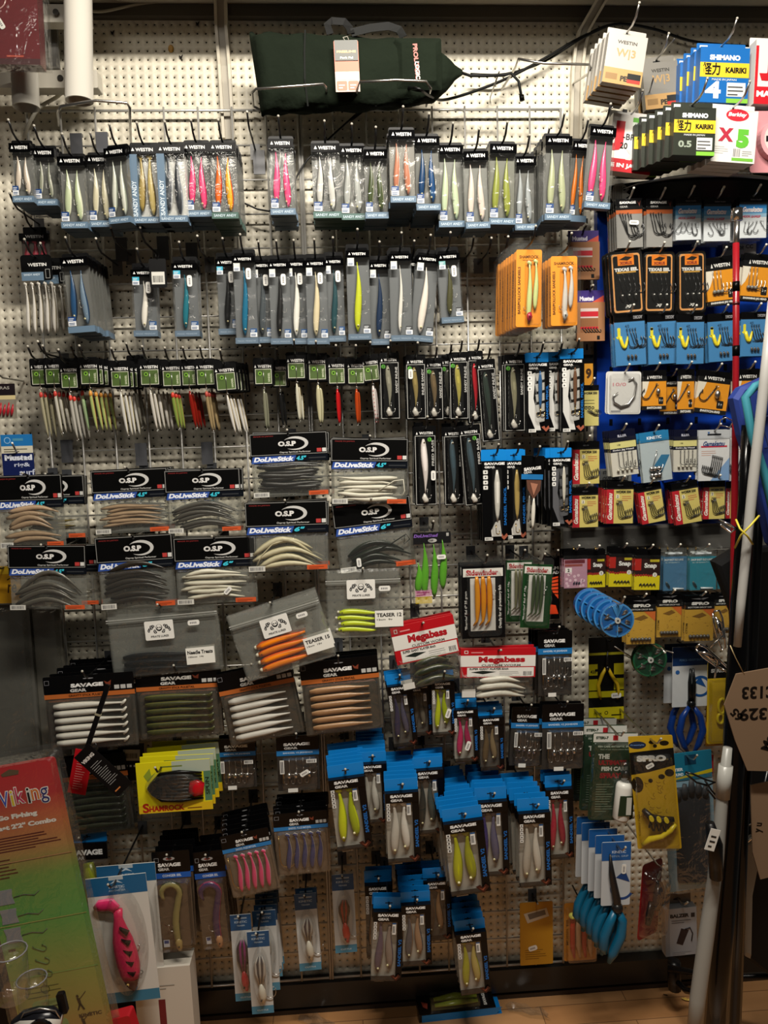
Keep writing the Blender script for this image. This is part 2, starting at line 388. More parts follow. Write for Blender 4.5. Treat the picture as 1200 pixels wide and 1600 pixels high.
# blue hook rack on the right
a, b = U(934, 300, .035), U(1300, 832, .035)
def blue_rack():
    o = bpy.data.objects.new('hook_rack', None); COL.objects.link(o); o.location = (a.x, -.01, b.z)
    props(o, 'bright blue slotted metal rack full of carded fish hooks', 'display rack')
    W_, H_ = b.x - a.x, a.z - b.z
    m = M().box(0, 0, W_, H_, 0, .022, '#0b3fae/.35')
    x = .018
    for i in range(6):
        for k in range(12): m.rect(.03 + i * .07, .03 + k * .062, .038 + i * .07, .046 + k * .062, .0225, '#050a18')
    world_mesh('back_panel', m, parent=o)
    top = U(1000, 262, .16).z - b.z
    pts = [(-.005, H_ - .045)] + [(-.005 + .46 * t, H_ - .01 + (top - H_ + .012) * math.sin(min(1, t * 1.6) * PI / 2)) for t in [i / 10 for i in range(11)]] + [(.455, H_ - .045)]
    world_mesh('header_board', M().prism(pts, .02, .10, '#08080a/.25'), parent=o)
    m = M(); q = []
    for i in range(13):
        t = i / 12; q.append((.03 + .42 * t, H_ - .018 + .028 * math.sin(t * PI) ** .7, .106))
    m.tube(q, [.001 + .005 * math.sin(PI * i / 12) for i in range(13)], 'steel', 6)
    m2 = M().txt('TERMINAL HOOKS', .27, H_ + .012, .011, .1012, '#b8b8b4', shear=.2, bold=.03)
    world_mesh('header_curve', m, parent=o); world_mesh('header_lettering', m2, parent=o)
    # engraved fish head beside the curve
    m = M().prism([(.0, H_ - .03), (.012, H_ - .006), (.03, H_ - .004), (.045, H_ - .018), (.038, H_ - .024), (.046, H_ - .03), (.03, H_ - .042), (.008, H_ - .045)], .101, .1025, '#b5b3ab/.3')
    m.poly(ell(.033, H_ - .017, .0035, .0035, 10), .1032, '#080808')
    for k in range(6): m.rect(.006 + k * .004, H_ - .04, .0075 + k * .004, H_ - .010, .103, '#33322f')
    world_mesh('fish_head_emblem', m, parent=o, label=None)
blue_rack()
a, b = U(880, 826, .10), U(1300, 852, .10)
m = M().box(a.x, b.z, b.x, a.z, .08, .10, '#6d6b66/.3').box(a.x, a.z - .004, b.x, a.z, .004, .08, '#3a3a3a/.4').box(a.x, b.z + .004, b.x, a.z - .006, .1, .1012, '#4a4946/.25')
world_mesh('rack_shelf', m, 'dark steel shelf lip running under the blue hook rack', 'shelf')
# ================================================================ PACKAGE BUILDERS (sizes in photo pixels)
BK = '#060607/.28'; WH = '#d9d8d2/.45'; BL = '#5b7287/.4'; SBL = '#0f7fcf/.35'
HK = 'dsteel'
def hang(t, L, x=0, y=4, ext=.05, **k): return peg(t.top(x, y), t.d, L, ext=ext, **k)
def tab(W, H, y0, y1, k, t=0, th=1.0, slot=True, inset=0.0, r=1.5):
    """hanging tab y0..y1 below the top edge, with a dark euro slot"""
    m = M().box(-W / 2 + inset, H / 2 - y1, W / 2 - inset, H / 2 - y0, t, t + th, k, r)
    if slot:
        z = H / 2 - (y0 + y1) / 2
        m.poly(ell(0, z, 2.0, 1.9, 10), t + th + .15, '#15181a/.6').rect(-5.5, z - 1.0, 5.5, z + .6, t + th + .12, '#15181a/.6')
    return m
def shell(W, z0, z1, t0, t1, k='clear', x0=None, x1=None, r=0, inset=0.6):
    x0 = -W / 2 if x0 is None else x0; x1 = W / 2 if x1 is None else x1
    return M().dome(rr(x0, z0, x1, z1, r), t0, t1, inset, k)
def sticker(w=6, h=9, a='#1c3f74', b='#d6dade', t=0):
    m = M().rect(0, 0, w, h * .52, t, b).rect(0, h * .52, w, h, t, a)
    m.lines(1, h * .6, w - 1, h * .92, t + .1, '#d8dde2', 2, .4, 3); m.lines(1, h * .1, w - 1, h * .42, t + .1, '#26456f', 2, .5, 5)
    return m
def price(x, z, rot=0, w=11, h=5, t=0):
    c, s = math.cos(math.radians(rot)), math.sin(math.radians(rot))
    P = lambda pts: [(x + a * c - b * s, z + a * s + b * c) for a, b in pts]
    m = M().prism(P(rr(-w / 2, -h / 2, w / 2, h / 2, h * .35)), t, t + .3, '#e4e3dd/.5')
    for i in range(4): m.poly(P(rr(-w * .3 + i * w * .15, -h * .18, -w * .3 + i * w * .15 + w * .09, h * .18, 0)), t + .4, '#77767a')
    return m
def shift(m, dx, dz, dt=0): m.v = [(x + dx, z + dz, t + dt) for x, z, t in m.v]; return m
def bait(zt, zb, rad, ka, kb, x=0, t=5, sway=1.5, tail='paddle', eye=True, head=1, fl=.7, n=8):
    """a soft lure, tail up at zt, head down at zb"""
    m = M(); L = zt - zb; N = 11; pr = [.30, .34, .46, .62, .78, .92, 1, 1, .93, .76, .28]
    if tail == 'point': pr[0:3] = [.05, .2, .4]
    pts = [(x + sway * math.sin(PI * 1.6 * i / (N - 1)), zt - L * i / (N - 1), t) for i in range(N)]
    m.loft(pts, [rad * p for p in pr], ka, kb, n, fl)
    if tail == 'paddle': m.loft([(x - rad * 1.1, zt + 1.5, t), (x - rad * .4, zt + 2.2, t), (x + rad * .2, zt + 1, t), (x + rad * .4, zt - 3, t)], [.3, rad * .75, rad * .7, rad * .3], ka, kb, n, .5)
    if eye:
        ez = zb + L * .09; m.ball((x + sway * .2 - rad * .25, ez, t + rad * fl * .75), rad * .3, '#e8e0b0/.2', 8, 4); m.ball((x + sway * .2 - rad * .25, ez, t + rad * fl * .95), rad * .17, '#050505/.2', 6, 4)
    return m
def jhook(m, x, z, s, k=HK, t=1.5, mir=1, r=.5, rot=0):
    """fish hook, eye at the top (x,z), s tall"""
    c, sn = math.cos(math.radians(rot)), math.sin(math.radians(rot)); R = s * .24
    P = [(0, 0)] + [(0, -s * .35), (0, -s + R)] + [(R - R * math.cos(a), -s + R - R * math.sin(a)) for a in (.5, 1, 1.57, 2.1, 2.6, PI)] + [(2 * R, -s + R + s * .22), (2 * R - s * .07, -s + R + s * .12)]
    m.tube([(x + mir * (a * c) - b * sn, z + a * sn * mir + b * c, t) for a, b in P], r, k, 5)
    m.tube([(x + 1.1 * math.cos(i * PI / 3), z + 1.1 + 1.1 * math.sin(i * PI / 3), t) for i in range(7)], r * .7, k, 4, False)
    return m
# ---- twin-lure box with black lettered header
def lurebox(cx, y0, y1, w, L, la, lb=None, r=0, d=.17, n=5, side=False, th=13, word='SANDY ANDY', band=BL, rad=None, eye=True, backk='#666764/.5', glare=None, gap=.0155, lean=0, hx=0, tail='point', noun='lure box'):
    lb = lb or la; H = y1 - y0; t = T('lure_box', L, 'fishing lure', cx, (y0 + y1) / 2, w, H, d, r, None, yaw=lean)
    hh = 18; z = H / 2; bb = 9.5
    t.part('hanger', tab(w, H, 0, hh - 9, BK, 0, 1.2, r=3).prism([(-w * .42, z - 5), (w * .42, z - 5), (w / 2, z - hh + 9), (-w / 2, z - hh + 9)], .6, 2, '#0a0a0b/.18'))
    m = M().box(-w / 2, z - hh - 3, w / 2, z - hh + 10, 0, th, '#050506/.15')
    m.txt('WESTIN', 2.2, z - hh + 3.4, 5.2, th + .15, '#e6e6e4', w=w * .60, bold=.03).poly([(-w * .40, z - hh + 1.5), (-w * .29, z - hh + 1.5), (-w * .345, z - hh + 6.5)], th + .15, '#e6e6e4')
    t.part('header', m)
    zt, zb = z - hh - 3, -z + bb
    if side:
        t.part('backing_card', M().rect(-w / 2 + .4, zb, w / 2 - .4, zt, .8, '#d2d2cf/.5'))
        m = M().box(-w / 2, -z, -w / 2 + w * .27, zt, 0, th - .2, BL); m.txt(word, -w / 2 + w * .135, -z + H * .30, w * .16, th, '#cfdbe4', w=H * .42, rot=90, bold=.02)
        m.frame(-w / 2 + 2, -z + 4, -w / 2 + w * .2, -z + 11, .7, th, '#cfdbe4'); t.part('side_band', m)
    else: t.part('backing_card', M().rect(-w / 2 + .4, zb, w / 2 - .4, zt, .8, backk))
    m = M().box(-w / 2, -z, w / 2, -z + bb, 0, th, band)
    if word: m.txt(word, 0, -z + bb * .5, 4, th + .15, '#c3d3df', w=w * .84, bold=.01)
    t.part('base_band', m)
    rad = rad or w * .135; x0, x1 = (-w * .02, w * .24) if side else (-w * .22, w * .18)
    t.part('lure', bait(zt - 3, zb + 10, rad, la[0], la[1], x0 if not side else -w * .13, th * .45, 1.2, tail if not side else 'paddle', eye))
    lu = t.part('lure', bait(zt - 6 + (3 if side else 0), zb + 4, rad, lb[0], lb[1], x1 if not side else w * .2, th * .5, -1.2, tail if not side else 'paddle', eye))
    m = M(); jhook(m, w * .02, zb + (zt - zb) * .42, 10, 'steel', th * .75, 1, .45); t.part('hook', m, parent=lu)
    t.part('clear_front', M().dome(rr(-w / 2, zb, w / 2, zt, 0), 1, th - .3, .5, 'clear'))
    if not side: t.part('size_sticker', shift(sticker(w * .29, 14), -w * .46, -z + bb + 1, th + .1))
    hang(t, L, hx, 5); stack(t, n, gap, noun, drop=('lure', 'hook', 'size_sticker')); return t
# ---- slim single-lure box
def slimbox(cx, y0, y1, w, L, ka, kb, r=0, d=.15, n=2, tag=True, chip='#3aa6c4', th=12, lowchip='#2b4f7d', band='#596b7c/.4', rad=4.8, bk='#6c7074/.5'):
    H = y1 - y0; z = H / 2; t = T('lure_box', L, 'fishing lure', cx, (y0 + y1) / 2, w, H, d, r)
    t.part('hanger', tab(w, H, 0, 12, BK, 0, 1.2, r=3).prism([(-w * .4, z - 6), (w * .4, z - 6), (w / 2, z - 13), (-w / 2, z - 13)], .7, 3, '#0a0a0b/.16'))
    m = M().box(-w / 2, z - 22, w / 2, z - 12, 0, th, '#050506/.15').txt('WESTIN', 1.5, z - 17, 4, th + .15, '#dfdfdd', w=w * .58, bold=.03)
    m.poly([(-w * .4, z - 18.6), (-w * .3, z - 18.6), (-w * .35, z - 14.8)], th + .15, '#dfdfdd'); t.part('header', m)
    zt, zb = z - 22, -z + 9
    t.part('backing_card', M().rect(-w / 2 + .4, zb, w / 2 - .4, zt, .6, bk))
    t.part('base_band', M().box(-w / 2, -z, w / 2, zb, 0, th, band).txt('MAGIC MINNOW', 0, -z + 4, 2.6, th + .15, '#93a5b5', w=w * .8, bold=0))
    lu = t.part('lure', bait(zt - 6, zb + 4, rad, ka, kb, -w * .03, th * .5, 1.8, 'point', True, n=10))
    m = M(); jhook(m, w * .1, (zt + zb) / 2, 13, 'steel', th * .6, 1, .35); t.part('hook', m, parent=lu)
    t.part('clear_front', M().dome(rr(-w / 2, zb, w / 2, zt, 0), 1, th - .3, .4, 'clear'))
    t.part('size_chip', shift(sticker(w * .28, 12, chip), -w * .44, zt - 13, th))
    t.part('weight_sticker', shift(sticker(w * .3, 13, lowchip), w * .17, zb + 1, th))
    if tag: t.part('price_sticker', shift(price(0, 0, 90, 17, 7.5), w * .20, zt - 17, th))
    hang(t, L, 0, 6); stack(t, n, .015, 'lure box', drop=('hook', 'price_sticker', 'size_chip', 'weight_sticker')); return t
# ---- small square card with a hard lure hanging below it
def dangler(cx, y0, L, ka, kb, w=33, ch=43, ll=78, r=0, d=.13, n=3, lean=2.5, rad=3.2, dx=2.2, tip=None, jit=1.5, dots=False):
    H = ch + ll; z = H / 2; t = T('carded_lure', L, 'fishing lure', cx, y0 + H / 2, w, H, d, r)
    m = M().box(-w / 2, z - ch, w / 2, z, 0, .8, '#09090a/.3', 3); m.txt('WESTIN', 2, z - 13, 4.6, .95, '#e2e2df', w=w * .66, bold=.03)
    m.poly([(-w * .44, z - 15), (-w * .34, z - 15), (-w * .39, z - 10.8)], .95, '#e2e2df')
    m.rect(-w * .38, z - ch + 4, w * .38, z - 18, .95, '#445a26/.5'); m.frame(-w * .41, z - ch + 3, w * .41, z - 17, .9, 1.05, '#c4c6b4')
    m.poly(ell(-w * .17, z - 24, 3.1, 3.1, 12), 1.1, '#7bb33a').poly(ell(-w * .17, z - 24, 1.7, 1.7, 8), 1.2, '#20300f')
    m.txt('SANDEEL', w * .27, z - ch + 13, 3, 1.1, '#c9d0b0', w=14, rot=90)
    m.poly(ell(0, z - 4.5, 2, 1.4, 10), .95, '#232526'); t.part('backing_card', m)
    m = M(); m.tube([(0, z - 20, 1.5), (.3, z - 30, 2), (0, z - ch - 4, 2.4)], .45, 'steel', 5)
    m.tube([(1.6 * math.cos(i * PI / 4), z - ch - 4 + 1.8 * math.sin(i * PI / 4), 2.4) for i in range(9)], .4, 'steel', 4, False); t.part('split_ring', m)
    N = 10; pr = [.35, .75, .95, 1, 1, .97, .9, .78, .6, .3]; m = M()
    pts = [(lean * 3.2 * (i / (N - 1)) ** 1.2 * .9, z - ch - 6 - (ll - 9) * i / (N - 1), 2.6) for i in range(N)]
    m.loft(pts, [rad * .9 * p for p in pr], dk(ka, .82), dk(kb, .8), 10, .75)
    if tip: m.ball((pts[1][0], pts[1][1] + .5, 2.6), rad * .95, tip, 8, 5, 1.7)
    if dots:
        for i in range(9): m.ball((pts[0][0] + lean * .3 * i - rad * .2, z - ch - 14 - i * 6, 2.6 + rad * .62), .8, '#b01822', 6, 4)
    lu = t.part('lure', m)
    m = M(); q = pts[-1]; m.tube([(q[0] + 1.5 * math.cos(i * PI / 4), q[1] - 1.2 + 1.6 * math.sin(i * PI / 4), 2.6) for i in range(9)], .4, 'steel', 4, False); t.part('tail_ring', m, parent=lu)
    hang(t, L, 0, 4); stack(t, n, .018, 'carded lure', jit, dx, drop=('split_ring', 'tail_ring'), jr=1.5); return t
# ---- tall black card with white outline and one lure under a blister
def outcard(cx, y0, y1, w, L, ka, kb, r=0, d=.13, n=1, word='SANDY INLINE', badge=True, tail='#b7b3aa/.25', fat=4.6, pr_=None, top=None):
    H = y1 - y0; z = H / 2; t = T('blister_card', L, 'fishing lure', cx, (y0 + y1) / 2, w, H, d, r)
    m = M().box(-w / 2, -z, w / 2, z, 0, 1, '#070708/.3', 2).txt('WESTIN', 1.5, z - 11, 4.2, 1.15, '#e2e2df', w=w * .62, bold=.03).poly([(-w * .42, z - 13), (-w * .33, z - 13), (-w * .375, z - 9)], 1.15, '#e2e2df')
    m.frame(-w / 2 + 1.2, -z + 1.5, w / 2 - 1.2, z - 15, .7, 1.15, '#b9b9b4'); m.txt(word, w * .34, z - 42, 3.6, 1.15, '#b4b4b0', w=40, rot=90 if r else 90, bold=.02)
    m.poly(ell(0, z - 4, 2.2, 1.3, 10), 1.15, '#1c1e1f'); t.part('backing_card', m)
    if badge: t.part('round_badge', M().poly(ell(-w * .30 if badge == 1 else w * .2, z - 21, 3.3, 3.3, 14), 1.3, '#57a53a').txt('S', -w * .30 if badge == 1 else w * .2, z - 21, 3.5, 1.4, '#1c3312'))
    m = bait(-z + 18, z - 20, fat, ka, kb, -w * .06, 4, 1.2, 'point', False, n=10); m.ball((-w * .06, z - 25, 6.4), 1.5, '#ded8c0', 8, 5); m.ball((-w * .06, z - 25, 7.4), .9, '#050505', 6, 4)
    lu = t.part('lure', m)
    m = M(); m.loft([(-w * .08, -z + 19, 3.5), (-w * .1, -z + 13, 4), (-w * .02, -z + 8, 4), (w * .08, -z + 7, 4)], [1.2, 4.2, 5, 2.2], tail, tail, 8, .5); t.part('bagged_tail', m, parent=lu)
    m = M(); jhook(m, w * .03, -z + 24, 13, 'steel', 5, 1, .4); t.part('hook', m, parent=lu)
    t.part('blister', M().dome(rr(-w * .36, -z + 4, w * .24, z - 17, 5), 1.1, 7, 1.2, 'blister'))
    if pr_: t.part('price_sticker', price(w * pr_[0], pr_[1] * H, 90, 15, 7, 7.4))
    hang(t, L, 0, 4); stack(t, n, .018, 'carded lure', drop=('hook', 'bagged_tail', 'round_badge', 'price_sticker')); return t
# ---- pack with the bright blue tab and black lettered box
def bluetab(cx, y0, y1, w, L, ka, kb, r=0, d=.2, n=5, th=10, gap=.016, pr_=None, dull=False, dx=0, dz=0, vert='SANDEEL V2', yaw=0):
    H = y1 - y0; z = H / 2; t = T('soft_lure_pack', L, 'fishing lure', cx, (y0 + y1) / 2, w, H, d, r, yaw=yaw)
    a = H * .135; h = a + H * .115; b = -z + H * .045; xr = w * .5; xw = w * .30
    m = tab(w, H, 0, a, SBL, 0, 1, r=1)
    t.part('blue_tab', m)
    m = M().box(-w / 2, z - h, w / 2, z - a - .2, 0, th, BK).txt('SAVAGE', -w * .02, z - a - H * .038, H * .034, th + .15, '#e9e9e7', w=w * .66, bold=.06).txt('GEAR', -w * .16, z - a - H * .085, H * .030, th + .15, '#dcdcda', w=w * .36, bold=.05)
    t.part('header', m)
    m = M().box(xw, b, xr, z - h, 0, th - 1.5, '#050608/.3').txt(vert, (xw + xr) / 2, b + H * .33, w * .10, th - 1.3, '#1568b8', w=H * .32, rot=90, bold=.03)
    m.box(-w / 2, b, xw, b + 2.5, 0, th - .5, '#0a0a0b/.3'); t.part('side_panel', m)
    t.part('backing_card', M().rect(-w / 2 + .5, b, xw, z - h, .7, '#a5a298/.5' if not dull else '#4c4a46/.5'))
    zt, zb = z - h - 4, b + H * .09
    t.part('lure', bait(zt, zb, w * .128, ka, kb, -w * .25, th * .45, 1.6, 'paddle', True)); t.part('lure', bait(zt - 2, zb + 6, w * .128, kb, ka, w * .07, th * .45, -1.6, 'paddle', True))
    t.part('clear_front', M().dome(rr(-w / 2, b, xw, z - h, 0), 1, th - .3, .5, 'clear'))
    m = M()
    for i in range(5): m.box(-w * .47, z - h - 5 - i * H * .042, -w * .47 + w * .1, z - h - 5 - i * H * .042 + H * .034, th, th + .15, '#d9d9d5').poly(ell(-w * .42, z - h - 5 - i * H * .042 + H * .017, w * .025, w * .025, 6), th + .25, '#303030')
    t.part('icon_strip', m)
    t.part('size_sticker', M().rect(w * .13, z - h - H * .15, w * .25, z - h - 2, th, '#e2e2de').rect(w * .13, z - h - H * .03, w * .25, z - h - 2, th + .1, '#1a4f86').bars(w * .15, z - h - H * .13, w * .23, z - h - H * .05, th + .12, '#333336', 3))
    # dark red claw emblem at the bottom corner
    ez = b + H * .045; ex = w * .30; e = w * .11
    m = M().poly([(ex - e * 1.6, ez + e * .6), (ex - e * .5, ez + e), (ex, ez + e * .2), (ex + e * .8, ez + e * 1.1), (ex + e * 1.5, ez + e * .3), (ex + .2 * e, ez - e * 1.1)], th + .2, '#3a1712/.3').poly([(ex - e, ez + e * .4), (ex - e * .1, ez - e * .1), (ex + e * .9, ez + e * .5), (ex + .1 * e, ez - e * .5)], th + .3, '#8b4a36/.3')
    t.part('claw_emblem', m)
    t.part('code_tag', M().box(-w * .36, -z, -w * .36 + w * .3, -z + H * .042, 1, 1.6, '#d8d8d2').bars(-w * .33, -z + 1, -w * .10, -z + H * .03, 1.8, '#333336', 5))
    if pr_: t.part('price_sticker', price(pr_[0] * w, pr_[1] * H, 70, 15, 7, th + .4))
    hang(t, L, 0, a * .55, ext=.045); stack(t, n, gap, 'lure pack', 1.6, dx, dz, drop=('icon_strip', 'size_sticker', 'claw_emblem', 'code_tag', 'hook', 'price_sticker', 'lure')); return t
# ---- blue tab card with white sweep and slim metal lure
def sweepcard(cx, y0, y1, w, L, ka, kb, r=0, d=.16, n=3, dark=False, long=False, dx=0):
    H = y1 - y0; z = H / 2; t = T('lure_card', L, 'fishing lure', cx, (y0 + y1) / 2, w, H, d, r); a = H * .12
    t.part('blue_tab', tab(w, H, 0, a, SBL, 0, 1, r=1))
    m = M().box(-w / 2, -z, w / 2, z - a - .2, 0, 6, BK).txt('SAVAGE', 0, z - a - 4.2, 4, 6.15, '#e9e9e7', w=w * .8, bold=.06).txt('GEAR', -w * .18, z - a - 9.5, 3.2, 6.15, '#dcdcda', w=w * .42, bold=.05)
    m.txt('SANDEEL PENCIL', w * .40, -z + H * .38, w * .1, 6.15, '#1568b8', w=H * .42, rot=90)
    if not long:
        for k in range(5):
            zz = z - a - 18 - k * H * .13; m.poly([(-w * .12, zz), (w * .28, zz + 3), (w * .28, zz - H * .07), (-w * .05, zz - H * .09)], 6.12, '#b4b4b0' if not dark else '#55565a')
        m.poly([(-w * .42, z - a - 20), (-w * .1, z - a - 16), (-w * .2, z - a - H * .45), (w * .12, -z + 4), (-w * .12, -z + 4), (-w * .42, -z + H * .25)], 6.2, '#c4c4c0' if not dark else '#55565a')
    t.part('printed_card', m)
    m = M()
    for i in range(4): m.box(-w * .45, z - a - 20 - i * 8, -w * .27, z - a - 14 - i * 8, 6.2, 6.5, '#dcdcd8', 1).poly(ell(-w * .36, z - a - 17 - i * 8, 1.3, 1.3, 6), 6.6, '#222')
    t.part('icon_strip', m)
    m = M(); N = 9; zt = z - a - 14; zb = -z + H * (.22 if long else .30); pr = [.3, .7, 1, 1, 1, .95, .85, .6, .2]
    m.loft([(w * .08, zt - (zt - zb) * i / 8, 9) for i in range(9)], [w * (.12 if long else .085) * p for p in pr], ka, kb, 10, .7); t.part('lure', m)
    if long: m = M().prism([(w * .0, zb - 2), (w * .18, zb + 1), (w * .25, zb - 24), (-w * .15, zb - 24), (-w * .17, zb - 15)], 6.2, 8, '#c8c6c0/.3'); jhook(m, w * .02, zb - 8, 12, 'brass', 8.4, 1, .5)
    else: m = M(); jhook(m, w * .1, zb + 1, 13, 'brass', 8, 1, .6); jhook(m, w * .08, zb + 1, 12, 'brass', 8, -1, .6)
    t.part('hook', m)
    t.part('blister', M().dome(rr(-w * .14, zb - 20, w * .28, zt + 4, 4), 6.2, 12, 1, 'blister'))
    ex, ez, e = w * .33, -z + 5, w * .12
    t.part('claw_emblem', M().poly([(ex - e * 1.6, ez + e * .9), (ex - e * .5, ez + e * 1.3), (ex, ez + e * .4), (ex + e, ez + e * 1.4), (ex + e * 1.4, ez + e * .5), (ex + .1 * e, ez - e * .8)], 6.4, '#9a5540/.3'))
    t.part('code_tag', M().box(-w * .42, -z + 1, -w * .1, -z + 6, 6.2, 6.5, '#d8d8d2').bars(-w * .38, -z + 2, -w * .14, -z + 5, 6.6, '#444448', 5))
    hang(t, L, 0, a * .5); stack(t, n, .018, 'lure card', 1.5, dx, drop=('icon_strip', 'hook', 'claw_emblem', 'blister', 'lure', 'code_tag')); return t
# ---- flat bag of soft worms with crescent logo header
def worms(kind, W, z0, z1, ka, kb, n, seed, t=3, curve=0.0):
    rnd = random.Random(seed); out = []
    for i in range(n):
        z = z0 + (z1 - z0) * (i + .5) / n; m = M(); N = 11; a = rnd.uniform(-1, 1); x0 = -W * .44 + rnd.uniform(0, W * .12); x1 = W * .44 - rnd.uniform(0, W * .16); z += rnd.uniform(-.3, .3) * (z1 - z0) / n
        if rnd.random() < .35 and not curve: x0, x1 = x1, x0
        bend = curve * (z1 - z0) * (.5 + .5 * i / n) * rnd.uniform(.5, 1.35) + rnd.uniform(-3, 3); rad = (z1 - z0) / n * (.60 if curve == 0 else .52)
        pts = [(x0 + (x1 - x0) * k / 10, z + bend * math.sin(PI * k / 10) - bend * .45 + a * math.sin(k * .9 + i), t + rnd.uniform(-.4, .4) + (i % 2)) for k in range(N)]
        m.loft(pts, [rad * p for p in (.45, .85, 1, 1.03, 1, .98, .9, .75, .55, .35, .18)], ka, kb, 8, .8); out.append(m)
    return out
def wormbag(cx, y0, y1, w, L, ka, kb, size, r=0, d=.14, n=2, nw=6, curve=0.0, seed=1, wz=(.10, .46), dark=False, loop=None, dx=0, dz=0, extra=0, pst=None):
    H = y1 - y0; z = H / 2; t = T('worm_bag', L, 'soft bait', cx, (y0 + y1) / 2, w, H, d, r); h1 = H * .35; h2 = H * .45
    m = M().box(-w / 2, z - h1, w / 2, z, 0, 5, '#060606/.3').frame(-w / 2 + 1, z - h1 + 1, w / 2 - 1, z - 1, .8, 5.15, '#8f8f8c')
    cz = z - h1 * .48; c = w * .01
    m.poly(ell(c + w * .08, cz, w * .165, h1 * .30, 24), 5.2, '#c4c4c2').poly(ell(c + w * .045, cz - h1 * .02, w * .155, h1 * .23, 24), 5.3, '#060606/.3')
    m.txt('O.S.P', c - w * .03, cz - .3, h1 * .22, 5.4, '#dcdcda', w=w * .23, bold=.06).txt('Osprey Spiritual Performer', c + w * .07, z - h1 * .87, h1 * .09, 5.3, '#b9b9b6', w=w * .40, bold=.02)
    m.rect(w * .36, z - h1 * .90, w * .42, z - h1 * .74, 5.3, '#b23a38').rect(w * .43, z - h1 * .90, w * .48, z - h1 * .74, 5.3, '#cfcfcb').txt('MADE IN JAPAN', -w * .32, z - h1 * .14, h1 * .07, 5.3, '#7d2424', w=w * .25)
    m.poly(ell(0, z - 4, 2, 1.4, 8), 5.3, '#303234'); t.part('header_card', m)
    m = M().box(-w / 2 + .5, z - h2, w / 2 - .5, z - h1, 0, 4.6, '#0c1018/.3')
    m.poly([(-w * .47, z - h1 - 1), (w * .09, z - h1 - .6), (w * .06, z - h2 + .4), (-w * .49, z - h2 - 1.4)], 4.8, '#2f4f9c').txt('DoLiveStick', -w * .20, z - (h1 + h2) / 2 - .2, (h2 - h1) * .74, 5, '#e9eef8', w=w * .52, bold=.05, shear=.25)
    m.txt(size, w * .155, z - (h1 + h2) / 2, (h2 - h1) * .66, 5, '#3cc0d8', w=w * .13, bold=.05, shear=.25).rect(w * .25, z - h2 + 3.5, w * .47, z - h2 + 5.5, 4.9, '#2c2f33'); t.part('name_band', m)
    za, zb = -z + H * wz[0], -z + H * wz[1]
    for q in worms('', w, za, zb, ka, kb, nw, seed, 4, curve): t.part('worm', q)
    if loop: m = M().tube([(w * .02 + a * w, za + b * H, 7) for a, b in loop], 1.0, ka, 6); t.part('worm_tail', m)
    m = M().dome(rr(-w / 2 + .5, -z, w / 2 - .5, z - h2, 1), 0, 9, w * .04, 'bag'); t.part('clear_bag', m); t.part('back_film', M().rect(-w / 2 + 1, -z + .5, w / 2 - 1, z - h2, .3, 'film'))
    t.part('orange_sticker', M().rect(w * .23, -z + 2, w * .48, -z + H * .085, 9.3, '#c8562e/.3').lines(w * .25, -z + 3, w * .45, -z + H * .07, 9.4, '#7a2c14', 2, .35))
    t.part('barcode_label', M().rect(-w * .48, -z + 1.5, -w * .28, -z + H * .09, 9.3, '#c9c8c0').bars(-w * .46, -z + 3, -w * .30, -z + H * .075, 9.4, '#55555a', 9))
    if pst: t.part('price_sticker', price(w * pst[0], pst[1] * H, pst[2], 14, 7, 9.6))
    hang(t, L, 0, 4, ext=.03, rise=.008); stack(t, n, .017, 'worm bag', 2.5, dx, dz, drop=('barcode_label', 'worm_tail', 'price_sticker', 'back_film')); return t
